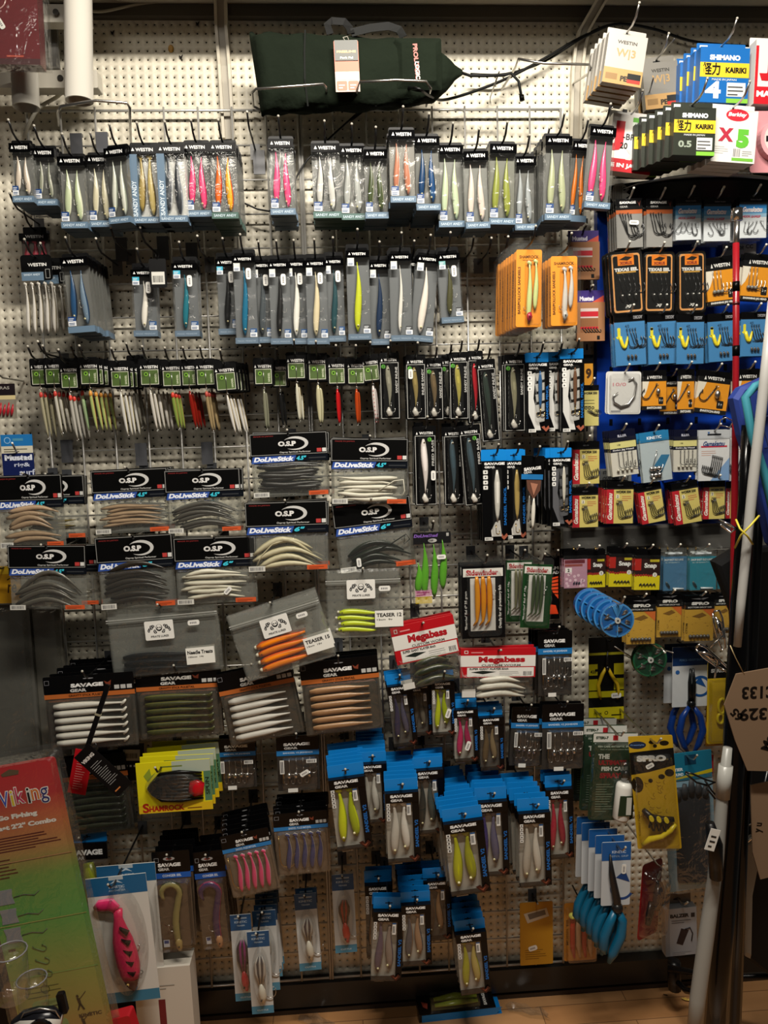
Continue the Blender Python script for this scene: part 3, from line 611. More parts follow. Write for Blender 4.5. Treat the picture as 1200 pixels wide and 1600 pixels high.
# ---- clear grip-seal bag with a printed sticker
def gripbag(cx, y0, y1, w, L, ka, kb, tagl, r=0, d=.16, nw=4, n=0, wr=(-.4, .12, .08, .40), lab=(.30, .2), st=(-.05, .68), seed=3, thick=3.6, slope=0, eyes=False, green=False):
    H = y1 - y0; z = H / 2; t = T('grip_bag', L, 'soft bait', cx, (y0 + y1) / 2, w, H, d, r)
    rnd = random.Random(seed)
    for i in range(nw):
        zz = -z + H * (wr[2] + (wr[3] - wr[2]) * (i + .5) / nw); N = 10; xs, xe = wr[0] * w, wr[1] * w; xo = rnd.uniform(-3, 3)
        pts = [(xs + xo + (xe - xs) * k / 9, zz + slope * k + 1.8 * math.sin(k * .5 + .4), 3 + (i % 2)) for k in range(N)]
        m = M().loft(pts, [thick * p for p in (.6, .95, 1, 1, .95, .9, .8, .65, .45, .3)], ka, kb, 8, .8)
        if eyes: m.ball((xs + xo + w * .035, zz + 1.2, 6), 1.3, '#101010', 8, 4); m.ball((xs + xo - 2, zz + 1.6, 3), thick * .55, '#d8d4c0', 8, 4)
        t.part('worm', m)
    t.part('grip_bag_film', M().dome(rr(-w / 2, -z, w / 2, z, 2), 0, 8, w * .03, 'bag')); t.part('back_film', M().rect(-w / 2 + 1, -z + 1, w / 2 - 1, z - 1, .3, 'film'))
    t.part('seal_strip', M().box(-w / 2 + 1, z - H * .16, w / 2 - 1, z - H * .16 + 1.4, 6, 7, '#b9bab6/.3').box(-w / 2 + 1, z - H * .19, w / 2 - 1, z - H * .19 + 1, 6, 7, '#9c9d99/.3'))
    sx, sz = st[0] * w, -z + st[1] * H; sw, sh = 22, 15
    m = M().box(sx - sw, sz - sh, sx + sw, sz + sh, 8, 8.4, '#e3e2dc/.5', 2)
    for s in (-1, 1):
        for k in range(7): m.poly(ell(sx + s * (6 + (k * 5) % 12), sz - 3 + (k * 7) % 11, 2.6, 1.9, 7, rot=k * 50), 8.5 + k * .02, '#17171a').poly(ell(sx + s * (6 + (k * 5) % 12), sz - 3 + (k * 7) % 11, 1.0, .7, 6, rot=k * 50), 8.66, '#d8d8d4')
    m.poly(ell(sx, sz + 4, 5, 5.5, 12), 8.6, '#17171a').poly(ell(sx, sz + 5, 3.8, 4.2, 12), 8.7, '#e3e2dc').poly(ell(sx - 1.7, sz + 4.2, 1.2, 1.2, 6), 8.8, '#17171a').poly(ell(sx + 1.7, sz + 4.2, 1.2, 1.2, 6), 8.8, '#17171a').txt('PIRATE LURES', sx, sz - 9.5, 3.2, 8.6, '#2a2a2c', w=27)
    t.part('maker_sticker', m)
    if tagl:
        lx, lz = lab[0] * w, -z + lab[1] * H
        m = M().box(lx - 22, lz - 13, lx + 22, lz + 13, 8, 8.5, '#e6e5dd/.5').txt(tagl[0], lx, lz + 6, 6, 8.7, '#141414', w=39, bold=.03).txt(tagl[1], lx - 7, lz - 1.5, 3.4, 8.7, '#55554f', w=24)
        t.part('name_label', m)
    t.part('price_sticker', price(w * .28, -z + H * .72, 0, 18, 8, 8.4))
    hang(t, L, 0, 4, ext=.03, rise=.01); stack(t, n, .02, 'bait bag', 2.5, drop=('maker_sticker', 'price_sticker')); return t
# ---- wide blister with a black lettered header and a tray of parallel baits
def traypack(cx, y0, y1, w, L, ka, kb, r=0, d=.16, n=2, nb=6, shape='pulse', hh=.24, stripe='#b5622c/.4', title='GRAVITY STICK PULSETAIL', vertical=False, backk='#4a4740/.5', dx=0, dz=0, gap=.02, cascade_cols=None, thick=None):
    H = y1 - y0; z = H / 2; t = T('blister_pack', L, 'soft bait', cx, (y0 + y1) / 2, w, H, d, r); h = H * hh; hs = h + H * .06
    m = M().box(-w / 2, z - h, w / 2, z, 0, 1.2, BK, 2).frame(-w / 2 + 2, z - h * .45, -w / 2 + 9, z - h * .2, .5, 1.4, '#85858a')
    m.txt('SAVAGE', -w * .02, z - h * .56, h * .22, 1.4, '#ececea', w=w * .36, bold=.06).txt('GEAR', -w * .12, z - h * .84, h * .18, 1.4, '#d5d5d2', w=w * .18, bold=.05)
    m.poly([(w * .17, z - h * .4), (w * .21, z - h * .5), (w * .25, z - h * .38), (w * .24, z - h * .66), (w * .19, z - h * .6)], 1.4, '#7b3826').poly(ell(0, z - h * .2, w * .06, .9, 10), 1.4, '#8d8d90')
    for i in range(3): m.box(w * .28 + i * w * .07, z - h * .9, w * .28 + i * w * .07 + w * .055, z - h * .68, 1.3, 1.5, '#b9b9b6')
    t.part('header_card', m)
    t.part('title_stripe', M().box(-w / 2, z - hs, w / 2, z - h, 0, 1.3, stripe).txt(title, -w * .02, z - (h + hs) / 2, H * .032, 1.5, '#1a1108' if stripe.startswith('#b') else '#cfe2f5', w=w * .42, bold=.02))
    t.part('backing_card', M().rect(-w / 2 + 1, -z, w / 2 - 1, z - hs, .5, backk)) if backk else None
    za, zb = -z + H * .05, z - hs - H * .05; mm = M()
    if vertical:
        for i in range(nb):
            x = -w * .30 + (w * .72) * (i + .35) / nb
            m = bait(zb - 3, za + 3, thick or w * .055, ka, kb, x, 4, 1.8, 'paddle', False); t.part('bait', m)
        m = M(); jhook(m, -w * .42, zb - 4, (zb - za) * .8, 'brass', 4, 1, .8); t.part('hook', m)
    else:
        for i in range(nb):
            zz = za + (zb - za) * (i + .5) / nb; th = thick or (zb - za) / nb * .43; m = M()
            pr = {'pulse': (.7, 1, 1, 1, .95, .85, .65, .45, .35, .3), 'pin': (.6, 1, 1, 1, 1, .9, .7, .45, .3, .15), 'stick': (.6, .95, 1, 1, 1, .95, .8, .5, .3, .25)}[shape]
            m.loft([(-w * .40 + w * .76 * k / 9, zz + .8 * math.sin(k * .35), 4) for k in range(10)], [th * p for p in pr], ka, kb, 8, .8)
            if shape == 'pulse': m.loft([(w * .34, zz - th * .8, 4), (w * .37, zz, 4), (w * .40, zz + th * .9, 4)], [th * .3, th * .55, th * .25], ka, kb, 6, .6)
            t.part('bait', m)
    t.part('blister', M().dome(rr(-w * .47, -z + 2, w * .47, z - hs - 1, 5), 1, 9, 1.5, 'blister').add([(x, zz, 1.2) for x, zz in rr(-w / 2, -z - 2, w / 2, z - hs, 4)], [tuple(range(16))], 'blister'))
    hang(t, L, 0, 5, ext=.03); stack(t, n, gap, 'bait pack', 2, dx, dz, drop=('hook', 'title_stripe') if not cascade_cols else ('hook',)); return t
# ---- jig-head pack with shiny weights
def jigpack(cx, y0, y1, w, L, r=0, d=.15, n=2, dim=False, dx=0, seed=1, pst=False):
    H = y1 - y0; z = H / 2; t = T('jig_head_pack', L, 'fishing tackle', cx, (y0 + y1) / 2, w, H, d, r); h = H * .27; hs = h + H * .09
    t.part('header_card', M().box(-w / 2, z - h, w / 2, z, 0, 1.2, BK, 2).txt('SAVAGE', -w * .02, z - h * .58, h * .20, 1.4, '#e4e4e2', w=w * .62, bold=.06).txt('GEAR', -w * .16, z - h * .83, h * .16, 1.4, '#bdbdbb', w=w * .32, bold=.05).poly(ell(0, z - 4.5, 4, 1.1, 10), 1.3, '#3c3e40'))
    t.part('blue_stripe', M().box(-w / 2, z - hs, w / 2, z - h, 0, 1.3, '#1d6fae/.4').txt('SANDEEL V2 JIGHEADS', 0, z - (h + hs) / 2, H * .035, 1.45, '#cfe2f5', w=w * .7))
    t.part('backing_card', M().rect(-w / 2 + .5, -z, w / 2 - .5, z - hs, .6, '#2d2a27/.5'))
    rnd = random.Random(seed)
    for i in range(4):
        x = -w * .22 + i * w * .16; zz = -z + H * (.26 + .05 * rnd.random())
        m = M().ball((x, zz, 5), w * .065, 'chrome', 10, 7, 1.25); jhook(m, x + 1, zz + H * .28, H * .26, 'steel', 5, 1, .5); jhook(m, x - 2, zz - 2, H * .13, 'steel', 5, -1, .4)
        t.part('jig_head', m)
    t.part('hook_wire', M().tube([(-w * .35, z - hs - 8, 3), (-w * .36, -z + H * .15, 3)], 1.1, 'brass', 6))
    t.part('blister', M().dome(rr(-w * .40, -z + 3, w * .46, z - hs - 2, 5), 1, 11, 1.5, 'blister'))
    t.part('icon_strip', M().box(-w * .42, z - hs - H * .28, -w * .32, z - hs - 3, 11, 11.3, '#d5d5d0').bars(-w * .40, z - hs - H * .26, -w * .33, z - hs - 5, 11.4, '#444448', 2))
    t.part('code_tag', M().box(-w * .25, -z + 2, -w * .02, -z + 8, 11, 11.4, '#dcdcd6')); t.part('size_tag', M().box(w * .2, z - hs - 9, w * .44, z - hs - 3, 11, 11.3, '#cfcfca').bars(w * .23, z - hs - 8, w * .42, z - hs - 4, 11.4, '#444448', 5))
    if pst: t.part('price_sticker', price(w * .15, -z + H * .36, 30, 15, 7, 11.6))
    hang(t, L, 0, 5, ext=.03); stack(t, n, .022, 'jig head pack', 1.5, dx, drop=('icon_strip', 'code_tag', 'size_tag', 'hook_wire', 'price_sticker')); return t
# ---- small hook cards of the blue rack
def hookcard(cx, y0, y1, w, L, style, r=0, d=.15, n=3, seed=1, dx=0, hk=True, pst=False):
    H = y1 - y0; z = H / 2; rnd = random.Random(seed); t = T('hook_card', L, 'fishing hooks', cx, (y0 + y1) / 2, w, H, d, r); hooks = []; extra = []
    fth = 4; bagk = 'clear'
    if style == 'orange':          # black header, orange stripe, big black hooks on grey
        h = H * .22; m = M().box(-w / 2, z - h, w / 2, z, 0, 1.5, BK).txt('SAVAGE', -w * .05, z - h * .36, h * .24, 1.7, '#e2e2e0', w=w * .62, bold=.06).txt('GEAR', -w * .2, z - h * .74, h * .18, 1.7, '#bdbdbb', w=w * .3)
        m.poly([(w * .3, z - h * .2), (w * .38, z - h * .5), (w * .44, z - h * .2), (w * .4, z - h * .8)], 1.7, '#5a2a1c'); t.part('header', m)
        t.part('printed_card', M().rect(-w / 2, -z, w / 2, z - h, .6, '#8c8b88/.5').rect(-w / 2, z - h - H * .09, w / 2, z - h, .8, '#c0602c'))
        for i in range(5): hooks.append((-w * .36 + i * w * .10, z - h - H * (.10 + .03 * rnd.random()), H * (.44 + .08 * rnd.random()), 1, .75, rnd.uniform(5, 25)))
    elif style == 'blue':          # blue to white card with script name
        h = H * .20; t.part('header', M().box(-w / 2, z - h, w / 2, z, 0, 1.2, BK).txt('fishing hooks', w * .1, z - h * .5, h * .25, 1.3, '#77777a', w=w * .4))
        m = M().rect(-w / 2, -z, w / 2, z - h, .6, '#d5dbe0').rect(-w / 2, z - h - H * .10, w / 2, z - h, .75, '#1c72b4').rect(-w / 2, z - h - H * .22, w / 2, z - h - H * .10, .75, '#4f94c4').rect(-w / 2, z - h - H * .30, w / 2, z - h - H * .22, .75, '#93bbd6')
        m.txt('Gamakatsu', -w * .02, z - h - H * .13, H * .12, .95, '#c8273c', w=w * .74, shear=.35, bold=.05).txt('Gamakatsu', -w * .02, z - h - H * .125, H * .12, 1.0, '#eef1f4', w=w * .72, shear=.35, bold=.03).txt('HOOK LS-3423F', -w * .05, z - h - H * .29, H * .055, 1, '#c83a48', w=w * .66, bold=.04)
        m.frame(w * .30, z - h - H * .52, w * .40, z - h - H * .40, .5, 1, '#8a9097'); t.part('printed_card', m)
        for i in range(5): hooks.append((-w * .30 + i * w * .14, -z + H * (.34 + .05 * rnd.random()), H * .24, rnd.choice((1, -1)), .45, rnd.uniform(-50, 50)))
    elif style == 'xorus':
        fth = 7; bagk = 'blister'
        m = M().box(-w / 2, -z, w / 2, z, 0, 1, '#0a0908/.35', 5); m2 = rr(-w * .42, -z + 5, w * .42, z - 4, 4); m.prism(m2, .8, 1.6, '#cf9355/.4').prism(rr(-w * .375, -z + 8, w * .375, z - 7, 3), 1.6, 1.8, '#060606/.35'); t.part('printed_card', m)
        m = M().rect(-w * .24, z - H * .22, w * .24, z - H * .05, 2, '#dd7a14').poly([(-w * .2, z - H * .13), (0, z - H * .08), (w * .2, z - H * .10), (w * .05, z - H * .15)], 2.1, '#1c1208').txt('XORUS', 0, z - H * .185, H * .05, 2.1, '#7a1a10', w=w * .36, bold=.05)
        m.txt('TEXAS EEL', 0, z - H * .285, H * .055, 2.1, '#d5d5d2', w=w * .70, bold=.06).rect(-w * .28, z - H * .34, w * .28, z - H * .315, 2.1, '#b58a3a').txt('XJ', 0, -z + H * .14, H * .05, 2.1, '#cfcfca', w=w * .2, shear=.3, bold=.05); t.part('brand_block', m)
        for i in range(4): hooks.append((-w * .24 + i * w * .14, z - H * .38, H * .30, 1, .55, 12))
        for i in range(3):
            m = M().loft([(-w * .2 + i * w * .2 + k * .6, -z + H * .34 - k * 3.2, 4) for k in range(5)], [2.2, 3.4, 3.6, 3.0, 1.2], '#141413/.25', '#262624/.25', 8, .8).ball((-w * .2 + i * w * .2 + 1, -z + H * .31, 6.5), 1.2, '#cfcfc8', 6, 4); t.part('eel_head', m)
    elif style in ('jig', 'switch'):
        h = H * .27; m = M().box(-w / 2, z - h, w / 2, z, 0, 1.5, BK, 1).txt('WESTIN', w * .04, z - h * .66, h * .28, 1.7, '#e4e4e0', w=w * .52, bold=.03).poly([(-w * .32, z - h * .82), (-w * .25, z - h * .82), (-w * .285, z - h * .5)], 1.7, '#e4e4e0'); t.part('header', m)
        m = M().rect(-w / 2, -z, w / 2, z - h, .8, '#e0931d/.4').poly([(-w / 2, z - h), (-w * .22, z - h), (-w * .3, z - h - H * .2), (-w * .38, -z + H * .4), (-w / 2, -z + H * .3)], .95, '#e3dccb').rect(-w / 2, -z, w / 2, -z + H * .10, .95, '#0a0a0a')
        m.txt('SWIMMING JIG HEAD' if style == 'jig' else 'SWITCH-RIG', 0, -z + H * .05, H * .055, 1.1, '#e4e4e0', w=w * .8 if style == 'jig' else w * .62, bold=.05).box(w * .18, -z + H * .14, w * .38, -z + H * .32, .8, 1.2, '#101010', 1.5).txt('5 g', w * .28, -z + H * .23, H * .07, 1.35, '#d9d9d5'); t.part('printed_card', m)
        if style == 'jig':
            for i in range(3):
                m = M().ball((-w * .28 + i * w * .12, -z + H * .28, 4), w * .065, '#6e6a62/.3', 10, 6); jhook(m, -w * .28 + i * w * .12, z - h - 4, H * .42, 'steel', 4, 1, .5); t.part('jig_head', m)
        else:
            m = M().ball((w * .12, -z + H * .46, 5), w * .085, 'steel', 10, 7, 1.5); m.tube([(w * .12, -z + H * .6, 5), (w * .12, z - h - 5, 5)], .5, 'steel', 5); t.part('sinker', m)
            hooks.append((w * .08, z - h - H * .10, H * .46, -1, .8, -32))
    elif style == 'wormblue':
        h = H * .16; t.part('header', M().box(-w / 2, z - h, w / 2, z, 0, 1.5, BK).txt('DECOY', w * .28, z - h * .55, h * .4, 1.7, '#8d8d90', w=w * .3, bold=.05))
        m = M().rect(-w / 2, -z, w / 2, z - h, .8, '#3f7fb5/.4').txt('4/0', -w * .08, z - h - H * .09, H * .06, 1, '#1b3a56', w=w * .14).txt('WORM 25', w * .15, -z + H * .33, H * .05, 1.1, '#16222e', w=w * .4, bold=.03)
        m.rect(-w * .40, z - h - H * .30, -w * .30, z - h - H * .12, 1, '#d9cf2e').poly(ell(-w * .35, z - h - H * .14, w * .055, H * .03, 10), 1, '#d9cf2e').poly(ell(-w * .35, z - h - H * .28, w * .1, H * .05, 14, 180, 360), 1, '#d9cf2e'); t.part('printed_card', m)
        m = M().tube([(-w * .33 + w * .26 * k / 8, z - h - H * (.28 + .22 * math.sin(PI * k / 8)), 2) for k in range(9)], [2.6, 3, 3, 2.9, 2.8, 2.6, 2.4, 2, 1], '#d8c82a/.3', 8); t.part('yellow_worm', m)
        for i in range(4): hooks.append((w * (-.10 + i * .09), z - h - H * .16, H * .36, 1, .6, 10 + rnd.uniform(-5, 8)))
        for i in range(3): t.part('sinker', M().loft([(-w * .12 + i * w * .12 + k * .8, -z + H * .2 - k * 2.2, 4) for k in range(4)], [.8, 2, 2.2, .8], '#3c3a38/.25', '#8d8a84/.25', 8))
    elif style == 'worm330':
        h = H * .18; t.part('header', M().box(-w / 2, z - h, w / 2, z, 0, 1.5, BK).poly(ell(0, z - h * .5, 5, 1.4, 10), 1.6, '#2e2f31'))
        m = M().rect(-w / 2, -z, w / 2, z - h, .8, '#d5c56e/.5').rect(-w / 2, -z, -w * .22, z - h, .95, '#bb1c2a').txt('Gamakatsu', -w * .36, -z + (H - h) * .5, w * .17, 1.1, '#efe9df', w=(H - h) * .78, rot=90, shear=.3, bold=.04)
        m.txt('WORM 330', w * .13, z - h - H * .07, H * .065, 1.1, '#1f1d12', w=w * .56, bold=.05).rect(-w * .14, z - h - H * .22, -w * .02, z - h - H * .13, 1, '#eee9cf').txt('2', -w * .08, z - h - H * .175, H * .06, 1.15, '#222222').lines(w * .08, z - h - H * .28, w * .45, z - h - H * .14, 1, '#c9704a', 3, .3); t.part('printed_card', m)
        for i in range(4): hooks.append((w * (-.10 + i * .05), -z + H * .52, H * .40, 1, .6, 5 + i * 4))
        t.part('swivel_bead', M().ball((-w * .1, -z + H * .50, 2.5), 2, '#8a7a3a', 8, 5))
    elif style == 'worm_plain':
        h = H * .13; t.part('header', M().box(-w / 2, z - h, w / 2, z, 0, 1.5, BK)); m = M().rect(-w / 2, -z, w / 2, z - h, .8, '#cfc477/.5').txt('WORM 330', 0, z - h - H * .07, H * .06, 1.1, '#1f1d12', w=w * .8, bold=.05).lines(-w * .35, z - h - H * .4, w * .3, z - h - H * .18, 1, '#5c5a32', 3, .2)
        for i in range(3): m.ring(-w * .25 + i * w * .2, -z + H * .44, 1.2, 2.4, 1.1, '#22201a', 10)
        t.part('printed_card', m)
        for i in range(3): hooks.append((-w * .15 + i * w * .1, -z + H * .36, H * .24, 1, .5, 60))
    elif style == 'iller':
        h = H * .24; t.part('header', M().box(-w / 2, z - h, w / 2, z, 0, 1.5, '#0b0e22/.35').txt('ILLER', 0, z - h * .5, h * .22, 1.7, '#b9bccb', w=w * .34, bold=.04))
        m = M().rect(-w / 2, -z, w / 2, z - h, .8, '#cfcdc2').rect(-w / 2, z - h - H * .15, w / 2, z - h, .95, '#d8d28a').txt('1.8g', -w * .15, z - h - H * .08, H * .05, 1.1, '#22251f').rect(-w / 2, z - h - H * .23, w / 2, z - h - H * .15, .95, '#0c1024').txt('Swim Jig Head', 0, z - h - H * .19, H * .045, 1.1, '#d5d5d8', w=w * .8, bold=.04); t.part('printed_card', m)
        for i in range(4):
            m = M().ball((-w * .28 + i * w * .17, -z + H * .13, 3.5), w * .055, '#a9a698/.25', 8, 6); jhook(m, -w * .22 + i * w * .17, -z + H * .50, H * .34, 'dsteel', 3.5, 1, .5); t.part('jig_head', m)
    elif style == 'kinetic':
        h = H * .2; t.part('header', M().box(-w / 2, z - h, w / 2, z, 0, 1.5, '#1f6c9a/.4').txt('KINETIC', 0, z - h * .6, h * .3, 1.7, '#dfe8ee', w=w * .5, bold=.03))
        t.part('printed_card', M().rect(-w / 2, -z, w / 2, z - h, .8, '#aebcc2').poly([(w * .1, -z + H * .1), (w * .48, -z + H * .5), (w * .2, -z + H * .52), (-w * .1, -z + H * .3)], .95, '#2b6d96'))
        for i in range(6): t.part('lead_ball', M().ball((-w * .2 + (i % 3) * w * .13, -z + H * (.13 + .13 * (i // 3)), 4), w * .08, 'steel', 10, 7))
        t.part('jig_hook', jhook(M(), w * .02, -z + H * .6, H * .4, 'steel', 5, 1, .6, -20))
    elif style == 'gama_big':
        h = H * .18; t.part('header', M().box(-w / 2, z - h, w / 2, z, 0, 1.2, '#a9adb0/.3').rect(-w * .22, z - h * .6, w * .22, z - h * .4, 1.3, '#1a1c1e').poly([(-w * .22, z - h * .2), (-w * .14, z - h * .2), (-w * .18, z - h * .5)], 1.3, '#3a5f94'))
        m = M().rect(-w / 2, -z, w / 2, z - h, .8, '#d9dbdd').poly([(w * .5, -z), (w * .5, -z + H * .45), (-w * .1, -z)], .95, '#7fa3cf').txt('Gamakatsu', 0, z - h - H * .09, H * .10, 1.2, '#27427a', w=w * .7, shear=.35, bold=.03).rect(-w * .42, z - h - H * .16, w * .42, z - h - H * .13, 1.1, '#c8273c').lines(-w * .4, z - h - H * .32, w * .1, z - h - H * .2, 1, '#cfa08f', 3, .25); t.part('printed_card', m)
        for i in range(6): hooks.append((w * (-.05 + i * .06), -z + H * .48 - i * .8, H * .36, -1, .7, -10))
    elif style == 'circle':        # huge single hook in a clear blister
        fth = 7; bagk = 'blister'; t.part('printed_card', M().box(-w / 2, -z, w / 2, z, 0, 1, '#cfcfcc/.4', 4).txt('10/0', -w * .15, z - H * .3, H * .08, 1.2, '#c58a90', w=w * .4).rect(-w * .4, -z + 3, -w * .1, -z + 6, 1.2, '#8d8d90'))
        m = M().tube([(w * .1, z - H * .2, 4), (w * .24, z - H * .15, 4), (w * .34, z - H * .3, 4), (w * .28, -z + H * .42, 4), (w * .12, -z + H * .24, 4), (-w * .12, -z + H * .18, 4), (-w * .32, -z + H * .28, 4), (-w * .36, -z + H * .42, 4), (-w * .2, -z + H * .52, 4)], [1, 1.4, 1.6, 1.8, 1.8, 1.8, 1.6, 1.2, .4], 'steel', 8); t.part('big_hook', m)
    elif style == 'snap':
        h = H * .23; t.part('header', M().box(-w / 2, z - h, w / 2, z, 0, 1.5, BK, 1))
        m = M().rect(-w / 2, -z, w / 2, z - h, .8, '#2a0e0c').rect(-w / 2, -z, w / 2, -z + (H - h) * .45, .95, '#d8c915/.4').rect(-w * .5, -z + (H - h) * .62, -w * .24, z - h, .95, '#b02218').rect(w * .1, z - h - H * .09, w * .46, z - h - H * .03, 1, '#c9b92b').txt('Snap', w * .12, z - h - H * .19, H * .15, 1.1, '#ecece8', w=w * .48, bold=.04)
        m.poly(ell(w * .3, -z + (H - h) * .48, 3.6, 3.6, 12), 1.15, '#e6e4da').txt('1', w * .3, -z + (H - h) * .48, 4, 1.3, '#222222')
        for i in range(9): m.poly(ell(-w * .44 + i * w * .1, -z + (H - h) * (.45 + .03 * rnd.random()), 2, 2, 8), 1.05, '#a02a1c')
        t.part('printed_card', m)
        for i in range(5): t.part('snap_swivel', M().tube([(-w * .3 + i * w * .13, -z + H * .12, 2.2), (-w * .24 + i * w * .13, -z + H * .16, 2.2), (-w * .2 + i * w * .13, -z + H * .1, 2.2)], .9, 'dsteel', 5))
    elif style == 'pinkbead':
        h = H * .24; t.part('header', M().box(-w / 2, z - h, w / 2, z, 0, 1.5, BK, 1)); m = M().rect(-w / 2, -z, w / 2, z - h, .8, '#b4889a/.5').rect(-w * .46, z - h - H * .12, w * .4, z - h - H * .03, .95, '#6d2830').rect(-w * .46, z - h - H * .20, w * .3, z - h - H * .14, .95, '#8f4a44').rect(-w * .44, z - h - H * .36, -w * .16, z - h - H * .23, .95, '#e8e6e0').txt('2', -w * .3, z - h - H * .295, H * .08, 1.1, '#111111', bold=.05)
        for i in range(14): m.poly(ell(rnd.uniform(-w * .4, w * .4), -z + rnd.uniform(H * .05, H * .4), 2.4, 2.4, 8), 1, '#d9b8c4')
        t.part('printed_card', m)
        for i in range(3): t.part('swivel', M().tube([(-w * .1 + i * 4, -z + H * .12, 2.2), (-w * .04 + i * 4, -z + H * .16, 2.2)], 1.1, 'dsteel', 5))
    elif style == 'dropshot':
        h = H * .2; bagk = 'bag'; m = M().rect(-w / 2, -z, w / 2, z - h, .8, '#1c7f96/.45' if seed % 2 else '#41769e/.45').txt('DROP SHOT OLD LANG', -w * .05, z - h - H * .07, H * .05, 1, '#dfeaec', w=w * .8, bold=.03).txt('No 1/8 Gewicht 7 g', -w * .1, z - h - H * .14, H * .04, 1, '#b8d3da', w=w * .6); t.part('printed_card', m)
        t.part('header', M().box(-w / 2, z - h, w / 2, z, 0, 1.0, 'bag').box(-w * .3, z - h * .7, w * .3, z - h * .5, 1.2, 1.6, '#c9d2d5/.3'))
        t.part('sinker', M().loft([(-w * .4 + k * 2.2, -z + H * .22 - k * 3, 3) for k in range(4)], [.8, 1.8, 1.8, .8], '#22343a/.3', '#55666a/.3', 8)); t.part('sinker', M().tube([(-w * .1, -z + 3.5, 3), (w * .35, -z + 2.5, 3)], 1.7, '#aab4b8/.3', 8))
    elif style == 'spro':
        h = H * .30; t.part('header', M().box(-w / 2, z - h, w / 2, z, 0, 1.5, BK, 1).txt('SPRO', w * .02, z - h * .60, h * .22, 1.7, '#dcdcd8', w=w * .60, bold=.07).rect(-w * .5, z - h + 1, w * .5, z - h + 4.5, 1.7, '#171717').txt('BOTTOM DROP RIG', 0, z - h + 2.8, 2.4, 1.8, '#cfcfca', w=w * .8).poly([(-w * .3, z - h * .25), (w * .3, z - h * .18), (w * .1, z - h * .34)], 1.7, '#5a5a5c'))
        m = M().rect(-w / 2, -z, w / 2, z - h, .8, '#c79d3a/.45').poly([(w * .5, z - h), (w * .5, z - h - H * .22), (w * .08, z - h)], .95, '#cf6a2c')
        for i in range(14): m.rect(*(lambda x, q: (x, q, x + 2.2, q + .5))(rnd.uniform(-w * .45, w * .4), rnd.uniform(-z + 4, z - h - 6)), 1, '#93702a')
        m.poly([(-w * .25, z - h - H * .16), (w * .1, z - h - H * .08), (w * .25, z - h - H * .14), (w * .0, z - h - H * .20)], 1.1, '#7d5a22').txt('CTTOM', -w * .42, -z + H * .28, w * .07, 1.1, '#4d3c14', w=H * .22, rot=90); t.part('printed_card', m)
        for i in range(6): t.part('lead_bead', M().ball((-w * .30 + i * w * .12, -z + H * .11, 2.8), 2.9, '#4c4a45/.25', 8, 6))
    if hk:
        for x, q, s, mir, rr_, rot in hooks: t.part('hook', jhook(M(), x, q, s, HK, 2.8, mir, rr_, rot))
    if pst: t.part('price_sticker', price(w * .15, 0, -5, w * .36, H * .09, fth + .2))
    if bagk == 'blister': t.part('blister', M().dome(rr(-w * .46, -z + 2, w * .46, z - 3, 5), 1, fth, 1, 'blister'))
    else:
        t.part('clear_sleeve', M().dome(rr(-w / 2 - .8, -z - 1.2, w / 2 + .8, z - H * .15, 1), .2, fth, .8, bagk))
    keep = ('hook', 'sinker', 'jig_head', 'eel_head', 'lead_ball', 'lead_bead', 'snap_swivel', 'swivel', 'price_sticker', 'jig_hook', 'swivel_bead', 'yellow_worm', 'brand_block')
    peg(t.top(0, 4), t.d, L, tip='#d6d3c6', ext=.025, rise=.016, plate=False, y0=.032, col='steel'); stack(t, n, .013, 'card', 1.6, dx, drop=keep); return t
# ================================================================ THE STOCK
# ---- first row: twin-lure boxes
G = '#6e7360'
lurebox(38, 222, 318, 32, 'pale clear-bodied twin-lure box at the far end of the top row', ('#cdbfae/.25', '#e6dcd0/.25'), d=.20, n=5, hx=-2)
lurebox(74, 230, 323, 34, 'grey-green speckled twin-lure box below the white tubes', ('#8b8f7c/.25', '#cfd0c0/.2'), d=.175, n=5, band=BL, rad=3)
lurebox(117, 243, 358, 40, 'low-hanging glow green twin-lure box with clear top row neighbours', ('#b9c6a0/.25', '#dfe3c8/.25'), d=.195, n=4)
lurebox(159, 241, 356, 36, 'cream glow twin-lure box between green and pearl ones', ('#c9c2a4/.25', '#e0dcc6/.25'), d=.175, n=4)
lurebox(189, 229, 350, 36, 'pearl white twin-lure box tilted beside the bronze paddle-tail box', ('#d5d9cc/.2', '#8e9688/.2'), r=1, d=.197, n=3, lean=-14)
lurebox(229, 226, 350, 44, 'white-backed box with bronze spotted paddle-tail lure', ('#a08a4a/.3', '#5e4d22/.3'), ('#c9b470/.3', '#6b5726/.3'), side=True, d=.178, n=4, eye=False)
lurebox(271, 225, 348, 43, 'white-backed box with black and silver paddle-tail lure', ('#3c4046/.3', '#c7cacc/.3'), ('#20252c/.3', '#8d949c/.3'), side=True, d=.198, n=4, eye=False)
lurebox(310, 222, 340, 40, 'hot pink twin-lure box between black-silver and orange ones', ('#f2487c/.25', '#d82460/.25'), d=.178, n=6)
lurebox(351, 222, 343, 41, 'orange and yellow twin-lure box at the end of the first grid', ('#e0651a/.25', '#c12f10/.25'), ('#e8a51c/.25', '#d04812/.25'), d=.20, n=8, band='#3d5a52/.4')
lurebox(441, 216, 337, 39, 'lone hot pink twin-lure box with empty hooks beside it', ('#f2487c/.25', '#e22c68/.25'), d=.19, n=7)
lurebox(510, 223, 342, 44, 'black-backed silver twin-lure box beneath the green bag', ('#c4c4bf/.2', '#24221f/.2'), d=.19, n=5, band='#44625c/.4')
lurebox(551, 227, 345, 40, 'silver grey shimmering twin-lure box under the orange tag', ('#a5a8a5/.2', '#d4d4d0/.2'), d=.17, n=5, band='#44625c/.4')
